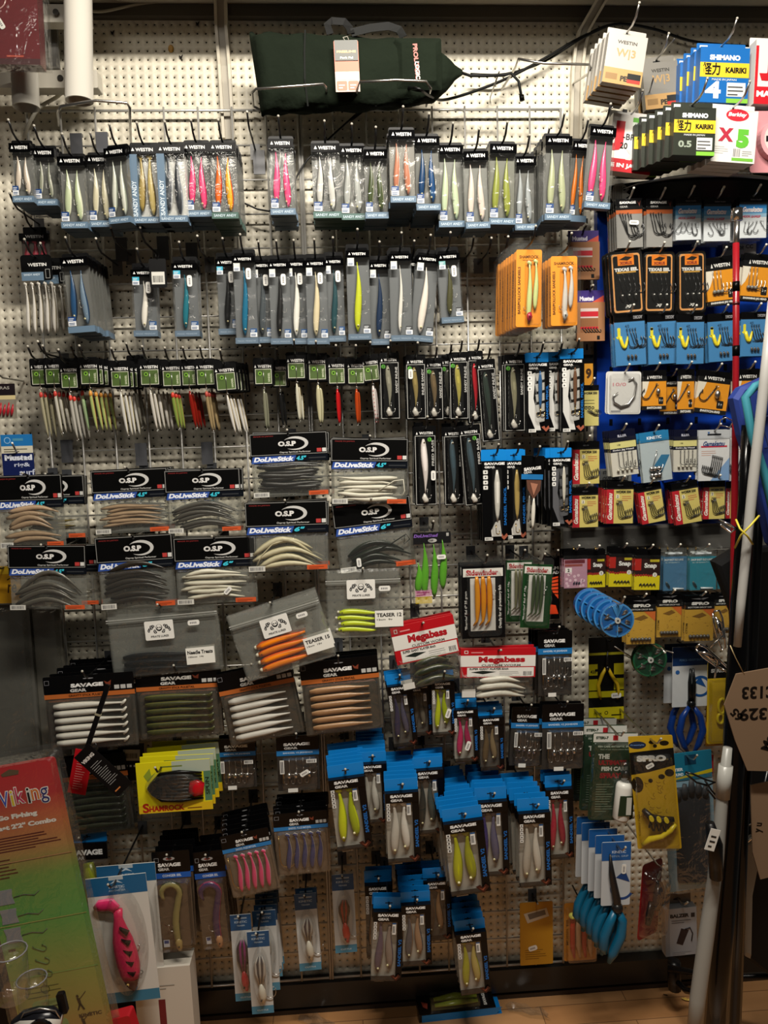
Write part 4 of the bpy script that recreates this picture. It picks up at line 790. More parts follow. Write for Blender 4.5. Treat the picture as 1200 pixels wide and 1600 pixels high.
lurebox(587, 232, 343, 36, 'dark olive twin-lure box beside the glare-struck box', ('#3f4a2a/.25', '#b2b39c/.25'), d=.19, n=5)
lurebox(628, 202, 318, 40, 'copper and pearl twin-lure box catching the brightest glare', ('#b5765c/.2', '#ecd8cf/.15'), d=.215, n=11, rad=5, backk='#8f8d88/.25')
lurebox(667, 212, 330, 38, 'blue mackerel twin-lure box beside the glare-struck box', ('#123a64/.25', '#1a2538/.25'), ('#144272/.25', '#0c1a2c/.25'), d=.19, n=8)
lurebox(703, 226, 356, 40, 'cream and mint twin-lure box beside the blue mackerel box', ('#b9c9a8/.25', '#ddd0b8/.25'), d=.17, n=4, backk='#7a7c78/.4')
lurebox(743, 235, 358, 38, 'shell pink twin-lure box between mint and moss green ones', ('#d6c8bd/.25', '#e4dcd2/.25'), r=1, d=.19, n=4, backk='#7a7c78/.4')
lurebox(783, 224, 352, 42, 'moss green twin-lure box between shell pink and grey ones', ('#8c9440/.25', '#c4c48c/.25'), d=.17, n=4, r=-1.5, backk='#74766c/.4')
lurebox(818, 243, 361, 34, 'single silver grey lure box hanging lowest of the top row', ('#9aa0a2/.2', '#c8cccc/.2'), d=.15, n=3)
lurebox(848, 232, 356, 26, 'dark narrow lure box mostly behind the green-silver box', ('#3b4040/.3', '#6b7070/.3'), d=.12, n=4, word='')
lurebox(869, 212, 345, 42, 'green and silver twin-lure box near the end of the top row', ('#a9b08c/.25', '#d6d8c6/.2'), d=.20, n=5, r=-1)
lurebox(902, 220, 348, 28, 'amber lure box with a yellow tail behind the last pink box', ('#d8741c/.25', '#c2501a/.25'), d=.175, n=3, r=-4, word='')
lurebox(934, 198, 327, 41, 'bright pink twin-lure box overlapping the white braid pack', ('#f2487c/.25', '#e22c68/.25'), d=.24, n=0, r=-5)
# ---- second row
def minipack(cx, y0, y1, w, L, k, d, r=0):
    H = y1 - y0; z = H / 2; t = T('lure_box', L, 'fishing lure', cx, (y0 + y1) / 2, w, H, d, r)
    t.part('header', M().box(-w / 2, z - 22, w / 2, z - 11, 0, 8, BK).txt('WESTIN', 1.5, z - 16, 4.6, 8.2, '#e0e0dd', w=w * .62, bold=.03)); t.part('hanger', tab(w * .8, H, 0, 11, BK, 0, 1))
    t.part('backing_card', M().rect(-w / 2 + .5, -z, w / 2 - .5, z - 22, .6, '#8b8078/.5'))
    for i in range(3): t.part('lure', bait(z - 24, -z + 2, w * .11, k, k, -w * .28 + i * w * .28, 4, 1, 'paddle', False))
    t.part('clear_front', M().dome(rr(-w / 2, -z, w / 2, z - 22, 0), 1, 8, .5, 'clear')); hang(t, L, 0, 5)
minipack(56, 356, 412, 44, 'small pack of rose pink lures above the silver lure blister', '#b23a4c/.3', .09)
def fourpack(cx, y0, y1, w, L, d, r=0):
    H = y1 - y0; z = H / 2; t = T('blister_pack', L, 'fishing lure', cx, (y0 + y1) / 2, w, H, d, r)
    t.part('header_card', M().box(-w * .42, z - 39, w * .34, z, 0, 1, BK, 5).txt('WESTIN', -w * .02, z - 15, 5, 1.2, '#e2e2de', w=w * .46, bold=.03).rect(-w * .42, z - 39, w * .12, z - 26, 1.2, BL).txt('SANDY ANDY', -w * .16, z - 30, 3, 1.4, '#c8d6e2', w=w * .4).frame(w * .17, z - 36, w * .28, z - 22, .6, 1.3, '#a5a5a2'))
    for i in range(5): t.part('lure', bait(z - 46, -z + 8, w * .055, '#e1ddd6/.2', '#8a8068/.25', -w * .32 + i * w * .16, 5, 1, 'paddle', False))
    t.part('blister', M().dome(rr(-w / 2, -z, w / 2, z - 39, 3), 0, 9, 1.5, 'blister')); hang(t, L, -w * .04, 5); return t
fourpack(64, 400, 528, 62, 'clear blister of five silver paddle-tail lures with square header', .15, 1)
fourpack(88, 405, 525, 56, 'second blister of silver paddle-tail lures peeking out behind the first', .115, 2)
lurebox(125, 398, 520, 41, 'blue mackerel twin-lure box in the second row stack', ('#1f4a74/.25', '#14243a/.25'), ('#6d8296/.2', '#1b3858/.25'), r=3, d=.20, n=6, word='', gap=.022)
slimbox(228, 413, 526, 37, 'slim box with single white lure and black barcode tag', '#e8e4da/.3', '#d6d0c2/.3', d=.15, n=1, r=-.5)
slimbox(292, 403, 526, 38, 'slim box with single teal lure hanging alone', '#1d6f80/.25', '#174c58/.25', d=.16, n=2)
slimbox(357, 397, 523, 33, 'slim box with single black lure under the tall hook', '#17181a/.3', '#2c2e30/.3', d=.13, n=1)
slimbox(384, 392, 537, 35, 'slim box with teal blue lure first of the seven abreast', '#1b6a8c/.25', '#1a4058/.25', d=.17, n=2, chip='#c9ccc8')
slimbox(411, 402, 536, 31, 'slim box with mottled grey lure beside the teal one', '#4c5358/.25', '#7c8690/.25', d=.14, n=1, chip='#c9ccc8')
slimbox(438, 401, 538, 33, 'slim box with matt black lure between grey and white', '#121213/.4', '#26262a/.4', d=.165, n=1, chip='#c9ccc8')
slimbox(464, 400, 538, 31, 'slim box with bright white lure between black and cream', '#e9e8e0/.3', '#cfcdc0/.3', d=.145, n=1, chip='#c9ccc8', rad=5)
slimbox(495, 399, 538, 33, 'slim box with freckled cream lure beside the bright white', '#d8cba8/.3', '#bfae88/.3', d=.17, n=1, chip='#c9ccc8', rad=5)
slimbox(523, 396, 534, 30, 'slim box with dark teal lure last of the seven', '#24474e/.25', '#3c5c60/.25', d=.15, n=1, chip='#c9ccc8')
slimbox(560, 384, 531, 36, 'slim box with lime yellow lure and green tail', '#c3cc2c/.3', '#a9b72a/.3', d=.175, n=4, tag=False, chip='#c9ccc8', lowchip='#3a3c3e', rad=5.5)
slimbox(593, 402, 539, 32, 'slim box with navy blue lure beside the lime one', '#1c2f4c/.25', '#27415f/.25', d=.14, n=2, tag=False, chip='#c9ccc8', lowchip='#3a3c3e')
slimbox(626, 389, 533, 35, 'slim box with thin curved silver lure in the middle row', '#dcdad2/.15', '#8d8d88/.2', d=.17, n=2, tag=False, chip='#c9ccc8', lowchip='#3a3c3e', rad=3.2)
slimbox(645, 400, 520, 24, 'narrow lure box half hidden behind the tilted white one', '#b9b6ae/.3', '#8a8880/.3', d=.12, n=0, tag=False)
slimbox(663, 392, 534, 36, 'tilted slim box with broad white lure and orange cap', '#e6ddd2/.3', '#d2c4b8/.3', r=-6, d=.16, n=1, tag=False, chip='#c9ccc8', lowchip='#3a3c3e', rad=6)
slimbox(702, 388, 505, 35, 'slim box with olive lure next to the empty hooks', '#4a4a2e/.25', '#8a8872/.25', r=3, d=.17, n=1, chip='#6aa0a0', lowchip='#3a3c3e')
t = T('swing_ticket', 'small black swing ticket with barcode beside the white slim box', 'ticket', 247, 427, 27, 44, .185)
t.part('card', M().box(-13, -22, 13, 22, 0, 1, '#0a0a0b/.35', 2)); t.part('barcode_label', M().rect(-10, -17, 10, 2, 1.3, '#cfcec6').bars(-8, -14, 8, -4, 1.5, '#222222', 10)); t.part('string_loop', M().tube([(0, 20, 1), (3, 27, 1), (-2, 29, 0), (-1, 21, 1)], .5, '#0c0c0c', 4))
# ---- third row: small square cards with hard lures below
GS = '#b6b28a/.18'
dangler(65, 561, 'small square card with striped silver lure at row start', '#b9b394/.18', '#6d6a3c/.2', w=29, n=3, tip='#b5352c', ll=82)
dangler(87, 560, 'small card with pearl lure second from row start', '#d9d5c6/.15', '#8f8a6a/.2', w=30, d=.135, n=3, tip='#b5352c', ll=76)
dangler(111, 566, 'small card with red-headed silver lure hanging lowest', '#c9c5ba/.18', '#8f8c80/.2', w=29, d=.14, n=3, tip='#c93a2e', ll=80)
dangler(129, 559, 'small card with mint green lure under a long hook', '#b9d3a0/.15', '#3f7a3a/.2', w=20, d=.115, n=0, tip='#c03a2a', ll=74)
dangler(142, 560, 'small card with lime and orange striped lure', '#b9c978/.15', '#c9884a/.2', w=31, d=.145, n=4, ll=72, tip='#c98a3a', dx=3.6)
dangler(190, 564, 'small card with white and gold lure beside a gap', '#e4e2da/.15', '#c2ae6a/.2', w=32, d=.15, n=3, ll=76, dx=3)
dangler(212, 556, 'small card mostly hidden between two front cards', '#77746a/.2', '#45433c/.2', w=22, d=.10, n=1, ll=70)
dangler(236, 561, 'small card with white lure and red throat', '#dedad0/.15', '#9c9272/.2', w=33, d=.145, n=4, ll=70, tip=None, dx=3.6)
dangler(270, 563, 'small card with green scaled lure and red head', '#8ba04a/.18', '#c4a05a/.2', w=32, d=.14, n=2, ll=66, tip='#c0392c')
dangler(297, 562, 'small card with deep red lure and brown hook', '#8c1a12/.18', '#b0341c/.18', w=25, d=.125, n=3, ll=66)
dangler(323, 561, 'small card with bronze lure next to the red one', '#a8926a/.18', '#6d5a3a/.2', w=32, d=.14, n=3, ll=72, tip='#a8443a')
dangler(356, 566, 'tilted small card with white lure ending in yellow', '#e6e4dc/.15', '#d2b04a/.2', w=35, ch=46, d=.15, n=4, ll=68, r=3, dx=3.4)
dangler(413, 560, 'small card with long olive grey lure after the gap', '#8a8a74/.18', '#5c5c4a/.2', w=31, d=.14, n=1, ll=70, lean=.6)
dangler(438, 563, 'small card with black lure behind its neighbours', '#1c1c1c/.2', '#2c2c2a/.2', w=24, d=.11, n=1, ll=62, lean=1)
dangler(464, 551, 'small card with white and yellow lure hanging high', '#e0ddc8/.15', '#c9a53a/.2', w=31, d=.14, n=2, ll=66, lean=.8)
dangler(497, 553, 'small card with fat cream lure beside the yellow one', '#d6d0a8/.18', '#b8b080/.2', w=31, d=.145, n=2, ll=68, lean=.6, rad=4.4)
dangler(527, 559, 'small card with plain bright red lure', '#cf1e20/.18', '#a01418/.2', w=29, d=.14, n=1, ll=62, lean=.5)
dangler(557, 559, 'small card with amber and black lure', '#c2481a/.15', '#1c120c/.2', w=29, d=.14, n=1, ll=62, lean=.2, rad=3.6)
dangler(583, 554, 'small card with white lure covered in red dots', '#e8ded8/.2', '#d8c0ba/.2', w=28, d=.14, n=1, ll=62, r=5, lean=-.4, dots=True, rad=3.6)
outcard(609, 552, 655, 31, 'black outlined card with grey lure ending the small-card row', '#8a8878/.2', '#5c5848/.2', d=.15, n=1)
outcard(650, 555, 655, 31, 'black outlined card with bronze lure and white price tag', '#8c7c4c/.2', '#5f5636/.2', d=.15, n=2, word='INLINE SANDY', pr_=(-.28, .2))
outcard(679, 560, 656, 27, 'black outlined card with slim brown lure behind two neighbours', '#6a5a42/.2', '#8a7858/.2', d=.125, n=1)
outcard(701, 556, 654, 22, 'narrow strip of black outlined card beside the olive lure card', '#3a3a34/.3', '#55554c/.3', d=.115, n=0)
outcard(717, 551, 655, 30, 'black outlined card with olive gold lure in the middle', '#a39a4c/.2', '#cfc48a/.2', d=.15, n=3, word='SANDY INLINE')
outcard(743, 549, 661, 24, 'black outlined card with crimson lure', '#b3202c/.2', '#8c141c/.2', d=.135, n=1, badge=0, fat=4)
outcard(763, 562, 690, 29, 'long leaning outlined card with dark green lure', '#2a352f/.25', '#4c5a52/.2', r=3.5, d=.155, n=0, badge=0, word='SANDY INLINE')
outcard(804, 555, 674, 33, 'black outlined card with big grey minnow beside blue-tab cards', '#7d7a62/.2', '#b2ad94/.2', d=.15, n=2)
outcard(665, 666, 790, 34, 'black outlined card with white lure and two price tags', '#e4dcd8/.25', '#d0c0bc/.25', d=.16, n=3, badge=2, word='FRED BASS', tail='#d8d4cc/.25', pr_=(.32, -.12), fat=5.5)
outcard(709, 667, 790, 31, 'black outlined card with slate blue lure in the lower row', '#3c4c54/.25', '#23303a/.25', d=.14, n=1, badge=0, word='FRED BASS', tail='#d8d4cc/.25', fat=5)
outcard(738, 664, 790, 33, 'leaning outlined card with slate lure and silver tail', '#3c4c54/.25', '#5c7078/.25', r=4, d=.17, n=1, badge=2, word='FRED BASS', tail='#d8d4cc/.25', fat=5)
sweepcard(839, 552, 676, 36, 'blue-tabbed card with blue metal lure on white sweep', '#2c5a8c/.2', '#cfd6dc/.15', d=.16, n=2, dx=1)
sweepcard(868, 551, 674, 30, 'blue-tabbed card squeezed between two like it', '#6a5244/.2', '#a8a49c/.2', d=.135, n=1)
sweepcard(893, 546, 675, 37, 'blue-tabbed card with brown metal lure topmost of its trio', '#6b4a34/.2', '#a88a6a/.2', d=.165, n=1)
sweepcard(772, 703, 845, 40, 'blue-tabbed card with long white lure', '#d6d4cc/.25', '#a8a49c/.2', d=.175, n=3, dark=True, long=True, dx=-.6)
sweepcard(803, 703, 842, 36, 'blue-tabbed card with long gold lure', '#b39a58/.25', '#8a7440/.2', d=.155, n=2, dark=True, long=True)
sweepcard(876, 700, 822, 34, 'blue-tabbed card with pearl minnow beside the yellow hook card', '#d8d4c8/.2', '#9c988c/.2', d=.16, n=4, dark=True, dx=-3)
t = T('lure_rig_card', 'twisted black card with copper fold and pale lure below', 'fishing lure', 831, 770, 36, 118, .19, -3)
t.part('header', M().box(-19, 20, 17, 58, 0, 1.2, BK).txt('SAVAGE', -1, 38, 5, 1.4, '#e4e4e2', w=27, rot=8, bold=.06).txt('GEAR', -8, 32, 4, 1.4, '#d0d0ce', w=13, rot=8).rect(-18, 21, 16, 29, 1.4, '#1d6fae'))
t.part('folded_foil', M().prism([(-10, 20), (13, 20), (12, 4), (2, -10), (-8, 6)], 1, 3, '#5f4034/.3').prism([(-4, 16), (8, 14), (2, -4)], 3, 4, '#a2705a/.3'))
t.part('lure', M().loft([(3, -8 - i * 6, 3) for i in range(9)], [.8, 2, 3, 3.4, 3.4, 3.2, 2.8, 2, .8], '#d0ccc0/.2', '#4a4a46/.2', 8)); t.part('lure', M().loft([(-4, -4 - i * 6, 2) for i in range(8)], [.8, 1.6, 2.4, 2.8, 2.6, 2.2, 1.8, .8], '#77736a/.2', '#33322e/.2', 8))
hang(t, t.L, 0, 4)
# ---- worm bags
TAN = ('#a98f72/.35', '#8c7458/.35')
wormbag(50, 742, 856, 100, 'bag of tan stick worms nearest the wall end', *TAN, '4.5"', d=.17, n=0, nw=6, seed=2, curve=.25, wz=(.08, .56))
wormbag(84, 743, 842, 100, 'worm bag with gold-flecked bait behind the first tan bag', '#7a6a34/.25', '#5c5130/.25', '4.5"', d=.13, n=1, nw=3, seed=5, wz=(.14, .3))
wormbag(206, 733, 833, 117, 'bag of tan stick worms under the brown lure cards', *TAN, '4.5"', r=1, d=.16, n=3, nw=6, seed=9, curve=.18, dx=1)
wormbag(319, 733, 832, 116, 'bag of smoky grey stick worms in the upper bag row', '#43403a/.35', '#55524a/.35', '4.5"', r=.5, d=.165, n=2, nw=6, seed=8, curve=.35, wz=(.06, .42), dx=1.2)
wormbag(76, 851, 953, 118, 'bag of translucent grey worms in the lower bag row', '#4c4840/.25', '#6a665c/.25', '4.5"', r=-2, d=.18, n=0, nw=5, seed=4, curve=.7, wz=(.06, .44))
wormbag(104, 850, 946, 104, 'worm bag edge showing behind the translucent grey worms', '#6c685c/.25', '#56534a/.25', '4.5"', r=-1, d=.14, n=0, nw=3, seed=14, wz=(.1, .3))
wormbag(214, 836, 950, 118, 'bag of long dark brown worms in the lower bag row', '#26211b/.35', '#3a332a/.35', '6"', r=1.5, d=.17, n=1, nw=7, seed=12, curve=.4, wz=(.08, .58))
wormbag(338, 838, 943, 126, 'bag of white worms with tilted price sticker', '#d8d4c2/.35', '#c4bfaa/.35', '6"', d=.175, n=1, nw=6, seed=21, curve=.1, wz=(.08, .50), pst=(.14, -.30, 45), dx=1)
wormbag(453, 676, 776, 120, 'bag of charcoal stick worms topmost of the bag columns', '#211f1d/.35', '#2f2d2a/.35', '4.5"', r=1, d=.16, n=3, nw=7, seed=31, wz=(.12, .56), dx=.8)
wormbag(577, 685, 788, 120, 'bag of white stick worms with a curled loop', '#dcd8c8/.35', '#c8c4b0/.35', '4.5"', r=-2, d=.17, n=2, nw=6, seed=6, wz=(.06, .42), loop=[(.1, .15), (.3, .3), (.42, .32), (.44, .15), (.40, .05)])
wormbag(449, 783, 892, 127, 'bag of cream worms curved in a heap', '#cfc7a6/.35', '#b8b08c/.35', '6"', d=.18, n=2, nw=5, seed=3, curve=.65, wz=(.04, .44), loop=[(-.42, .0), (-.34, .2), (-.2, .36), (0, .42), (.12, .34)], dx=.5)
wormbag(585, 780, 890, 122, 'bag of black-green worms with tilted header', '#10160f/.3', '#1c2619/.3', '6"', r=5, d=.155, n=1, nw=4, seed=17, curve=.5, wz=(.04, .34), loop=[(.0, .24), (.2, .32), (.38, .42), (.42, .34), (.34, .28), (.36, .4)], pst=(-.24, -.36, 90))
# green tray pack
t = T('blister_pack', 'clear tray of four bright green shad lures', 'soft bait', 675, 885, 64, 132, .16, 1)
t.part('header_card', M().box(-28, 36, 31, 54, 0, 1.2, '#0c0a10/.3').txt('DoLiveShad', -8, 49, 5, 1.4, '#8d63c4', w=38, shear=.2, bold=.04).poly(ell(2, 41, 7, 3.2, 14), 1.4, '#c9c9c6').txt('OSP', 0, 41, 2.6, 1.6, '#1b1a1e', w=7).rect(24, 47, 28, 52, 1.4, '#b5b5b2'))
for x, zt, zb in ((-22, 8, -40), (-12, 38, -44), (3, 36, -48), (17, 42, -36)): t.part('lure', bait(zt, zb, 6, '#5fae2c/.25', '#7cc244/.25', x, 4, 1.5, 'point', False))
t.part('pink_sticker', M().rect(-29, -45, -3, -35, 10, '#d884b8').lines(-27, -43, -5, -36, 10.2, '#8c2c5c', 2, .4), 'pink and yellow price sticker'); t.part('yellow_sticker', M().rect(-29, -56, -3, -45, 10, '#e2c41c'))
t.part('price_sticker', price(14, 16, 0, 14, 7, 10)); t.part('blister', M().dome(rr(-32, -62, 32, 64, 6), 0, 10, 2, 'blister').box(-33, -66, 33, 66, -.4, 0, 'blister', 6)); hang(t, t.L, 0, 8)
# grip bags
gripbag(258, 943, 1056, 172, 'large grip bag of black needle worms', '#08090b/.25', '#15181c/.25', ('Needle Treats', '100mm  14g'), r=3, d=.17, nw=3, n=1, wr=(-.38, .26, .06, .34), lab=(.31, .25), st=(-.03, .66), thick=5)
gripbag(440, 938, 1050, 146, 'tilted grip bag of orange eel baits with chartreuse tails', '#f08414/.25', '#d8500c/.25', ('TEASER 15', '15cm  15g'), r=15, d=.21, nw=4, n=1, wr=(-.30, .24, .06, .50), lab=(.36, .27), st=(-.02, .68), thick=6, slope=.6, eyes=True, seed=5)
gripbag(568, 888, 997, 118, 'grip bag of four chartreuse yellow eel baits', '#cfe01c/.25', '#b4c814/.25', ('TEASER 12', '12cm  9g'), r=0, d=.18, nw=4, n=0, wr=(-.33, .18, .08, .42), lab=(.33, .28), st=(-.03, .72), thick=4.6, eyes=True, seed=8)
# ---- tray packs
traypack(143, 1052, 1170, 138, 'tray of six white pulse-tail baits behind the black strap', '#e4e1d6/.35', '#d2cec0/.35', r=1.5, d=.19, n=4, dx=3, gap=.03)
traypack(281, 1043, 1153, 130, 'tray of six olive baits beneath the needle worm bag', '#3c3f1c/.3', '#5c5c2c/.3', r=1, d=.165, n=1)
traypack(407, 1040, 1157, 118, 'tilted tray of six white pointed baits', '#dedbd2/.35', '#c8c4ba/.35', r=9, d=.175, n=1, shape='pin', thick=5.5)
traypack(534, 1028, 1145, 122, 'tray of six shiny brown pin-tail baits', '#a07650/.22', '#c09a74/.22', r=3.5, d=.185, n=3, shape='stick', title='GRAVITY STICK PINTAIL')
traypack(153, 1178, 1302, 100, 'dim tray of dark olive baits below the white ones', '#24271a/.3', '#34362a/.3', r=4, d=.11, n=1, nb=7)
traypack(391, 1296, 1398, 76, 'tray of five pink jig shads', '#e4487c/.25', '#c99a9c/.25', r=9, d=.22, n=5, nb=5, vertical=True, hh=.22, stripe='#2a78b8/.4', title='SANDEEL PULSE NATURAL', backk='#77695a/.5', dx=-1.5, gap=.022)
traypack(472, 1266, 1366, 84, 'tray of five blue and pearl jig shads', '#37406e/.25', '#a89a8c/.25', r=2, d=.20, n=4, nb=5, vertical=True, hh=.22, stripe='#2a78b8/.4', title='SANDEEL PULSE NATURAL', backk='#77695a/.5', gap=.022)
def conger(cx, y0, y1, w, L, ka, kb, r, d, n, head):
    H = y1 - y0; z = H / 2; t = T('blister_pack', L, 'soft bait', cx, (y0 + y1) / 2, w, H, d, r)
    t.part('header_card', M().box(-w / 2, z - 35, w / 2, z, 0, 1.2, BK, 2).txt('SAVAGE', -w * .05, z - 22, 6, 1.4, '#e6e6e3', w=w * .6, bold=.06).txt('GEAR', -w * .2, z - 29, 4.5, 1.4, '#cfcfcc', w=w * .3, bold=.05).poly(ell(-w * .05, z - 12, 9, 3, 12), 1.4, '#9c9a98').poly(ell(-w * .05, z - 12, 5, 1.4, 10), 1.5, '#7c1f16').frame(-w * .44, z - 17, -w * .32, z - 10, .6, 1.4, '#8a8a8c'))
    t.part('title_stripe', M().rect(-w / 2, z - 44, w / 2, z - 35, 1.3, '#1857b0').txt('CONGER EEL', 0, z - 39.5, 4, 1.5, '#d8e4f4', w=w * .5, bold=.03))
    t.part('backing_card', M().rect(-w / 2 + 1, -z + 4, w / 2 - 1, z - 44, .4, '#5c4c3c/.5'))
    P = []
    for i in range(12): a = 3.9 - i * .40; P.append((-3 + 14 * math.cos(a), z - 66 + 15 * math.sin(a), 6))
    P += [(7, z - 84, 6), (4, z - 97, 6), (2, z - 112, 6), (2, z - 126, 6), (3, -z + 14, 6), (5, -z + 4, 6)]
    t.part('eel_lure', M().loft(P, [1.5, 3, 4, 4.6, 5, 5.2, 5.2, 5.2, 5.2, 5.2, 5.2, 5.2, 5.4, 5.8, 6, 6, 5.6, 2.5], ka, kb, 10, .8))
    t.part('eel_head', M().loft([(3, -z + 22, 7), (4, -z + 14, 7), (5, -z + 5, 7), (5, -z + 1, 7)], [4, 5.6, 4.6, 1.6], head, head, 10, .9).ball((5, -z + 10, 12), 1.3, '#0a0a0a', 6, 4))
    t.part('hook', jhook(M(), 2, z - 104, 24, 'steel', 8, -1, .7)); t.part('code_tag', M().rect(-w * .36, -z + 4, -w * .2, -z + 16, 1, '#c9cdd4').rect(-w * .34, -z + 10, -w * .22, -z + 15, 1.2, '#1b3f7c'))
    t.part('blister', M().dome(rr(-w * .46, -z + 2, w * .46, z - 45, 5), 1, 14, 2, 'blister')); hang(t, L, 0, 10, ext=.03); stack(t, n, .024, 'blister pack', 1.5, .8, drop=('hook', 'code_tag'))
conger(272, 1325, 1487, 58, 'blister pack with gold curled eel lure', '#8c8450/.2', '#3c3c20/.2', 1, .21, 4, '#a08a54/.25')
conger(333, 1325, 1482, 48, 'blister pack with purple curled eel lure', '#3f2a52/.2', '#8c2c4a/.2', 3, .19, 3, '#b5835c/.25')
# ---- packs of jig heads
jigpack(867, 984, 1088, 54, 'jig head pack with silver weights topmost of its cluster', d=.16, n=3, dx=-1.5, r=-.5)
jigpack(822, 1103, 1198, 50, 'jig head pack tilted behind the rightmost jig pack', d=.15, n=1, r=-4, seed=2)
jigpack(879, 1098, 1203, 66, 'wide jig head pack at the grid edge', d=.175, n=1, r=-1, seed=3)
jigpack(371, 1152, 1232, 58, 'jig head pack below the tilted white tray', d=.14, n=1, dim=True, seed=4, r=0)
jigpack(466, 1147, 1236, 66, 'jig head pack with white price tag on its front', d=.16, n=1, pst=True, seed=5, r=0)
# ---- slim packs with blue tabs
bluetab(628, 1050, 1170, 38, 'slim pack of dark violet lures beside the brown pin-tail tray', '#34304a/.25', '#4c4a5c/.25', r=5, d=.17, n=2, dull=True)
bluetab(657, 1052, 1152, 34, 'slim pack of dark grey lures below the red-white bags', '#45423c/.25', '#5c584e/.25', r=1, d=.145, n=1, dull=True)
bluetab(692, 1046, 1152, 36, 'slim pack of chartreuse lures with price tag', '#b8c41c/.25', '#98a818/.25', r=1, d=.17, n=2, pr_=(.18, -.12))
bluetab(727, 1090, 1193, 38, 'slim pack of magenta lures with price tag', '#b8265c/.25', '#98204c/.25', r=1, d=.17, n=2, pr_=(.05, -.2), dz=.5)
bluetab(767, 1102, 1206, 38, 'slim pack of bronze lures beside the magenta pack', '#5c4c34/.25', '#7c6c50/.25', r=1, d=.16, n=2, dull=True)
bluetab(547, 1190, 1332, 56, 'blue-tabbed pack of acid yellow lures beside the blue jig shads', '#d4e01c/.25', '#a8b818/.25', r=5, d=.25, n=6, gap=.02)
bluetab(583, 1172, 1290, 44, 'blue-tabbed pack of grey-white lures behind the acid yellow', '#a8a69c/.25', '#c8c6bc/.25', r=.5, d=.20, n=7, gap=.02)
bluetab(629, 1213, 1352, 52, 'blue-tabbed pack of white lures in the middle column', '#c9c6bc/.25', '#e0ddd4/.25', r=1, d=.26, n=7, gap=.02)
bluetab(670, 1180, 1307, 46, 'blue-tabbed pack of dark teal lures', '#1c2c2e/.25', '#3c4c4c/.25', r=1.5, d=.18, n=3, dx=2)
bluetab(728, 1257, 1402, 62, 'blue-tabbed pack of large yellow lures', '#b8bc1c/.25', '#9ca020/.25', r=5, d=.27, n=10, gap=.02, dx=-1)
bluetab(768, 1226, 1374, 50, 'blue-tabbed pack of royal blue lures', '#23246c/.25', '#5c5c78/.25', r=1, d=.21, n=6, gap=.02)
bluetab(834, 1243, 1390, 50, 'blue-tabbed pack of pearl white lures near the grid edge', '#b5b0a4/.25', '#d0ccc0/.25', r=1, d=.25, n=5, gap=.026, dx=-1.5)
bluetab(873, 1208, 1346, 42, 'blue-tabbed pack of crimson lures at the grid edge', '#b01c3c/.25', '#941834/.25', r=1, d=.17, n=2)
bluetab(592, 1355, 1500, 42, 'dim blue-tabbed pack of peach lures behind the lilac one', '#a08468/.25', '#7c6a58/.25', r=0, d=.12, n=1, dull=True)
bluetab(605, 1397, 1537, 48, 'low blue-tabbed pack of lilac lures', '#5c5064/.25', '#8c8078/.25', r=-4, d=.20, n=1)
bluetab(650, 1389, 1512, 46, 'low blue-tabbed pack of grey-blue and copper lures', '#4c5058/.25', '#9c7c60/.25', r=0, d=.20, n=6, gap=.022)
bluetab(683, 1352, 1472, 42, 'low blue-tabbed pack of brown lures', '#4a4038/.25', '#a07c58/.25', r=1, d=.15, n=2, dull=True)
bluetab(738, 1432, 1556, 48, 'lowest blue-tabbed pack of dull yellow lures', '#a4a428/.25', '#b8a860/.25', r=4, d=.22, n=5, gap=.022)
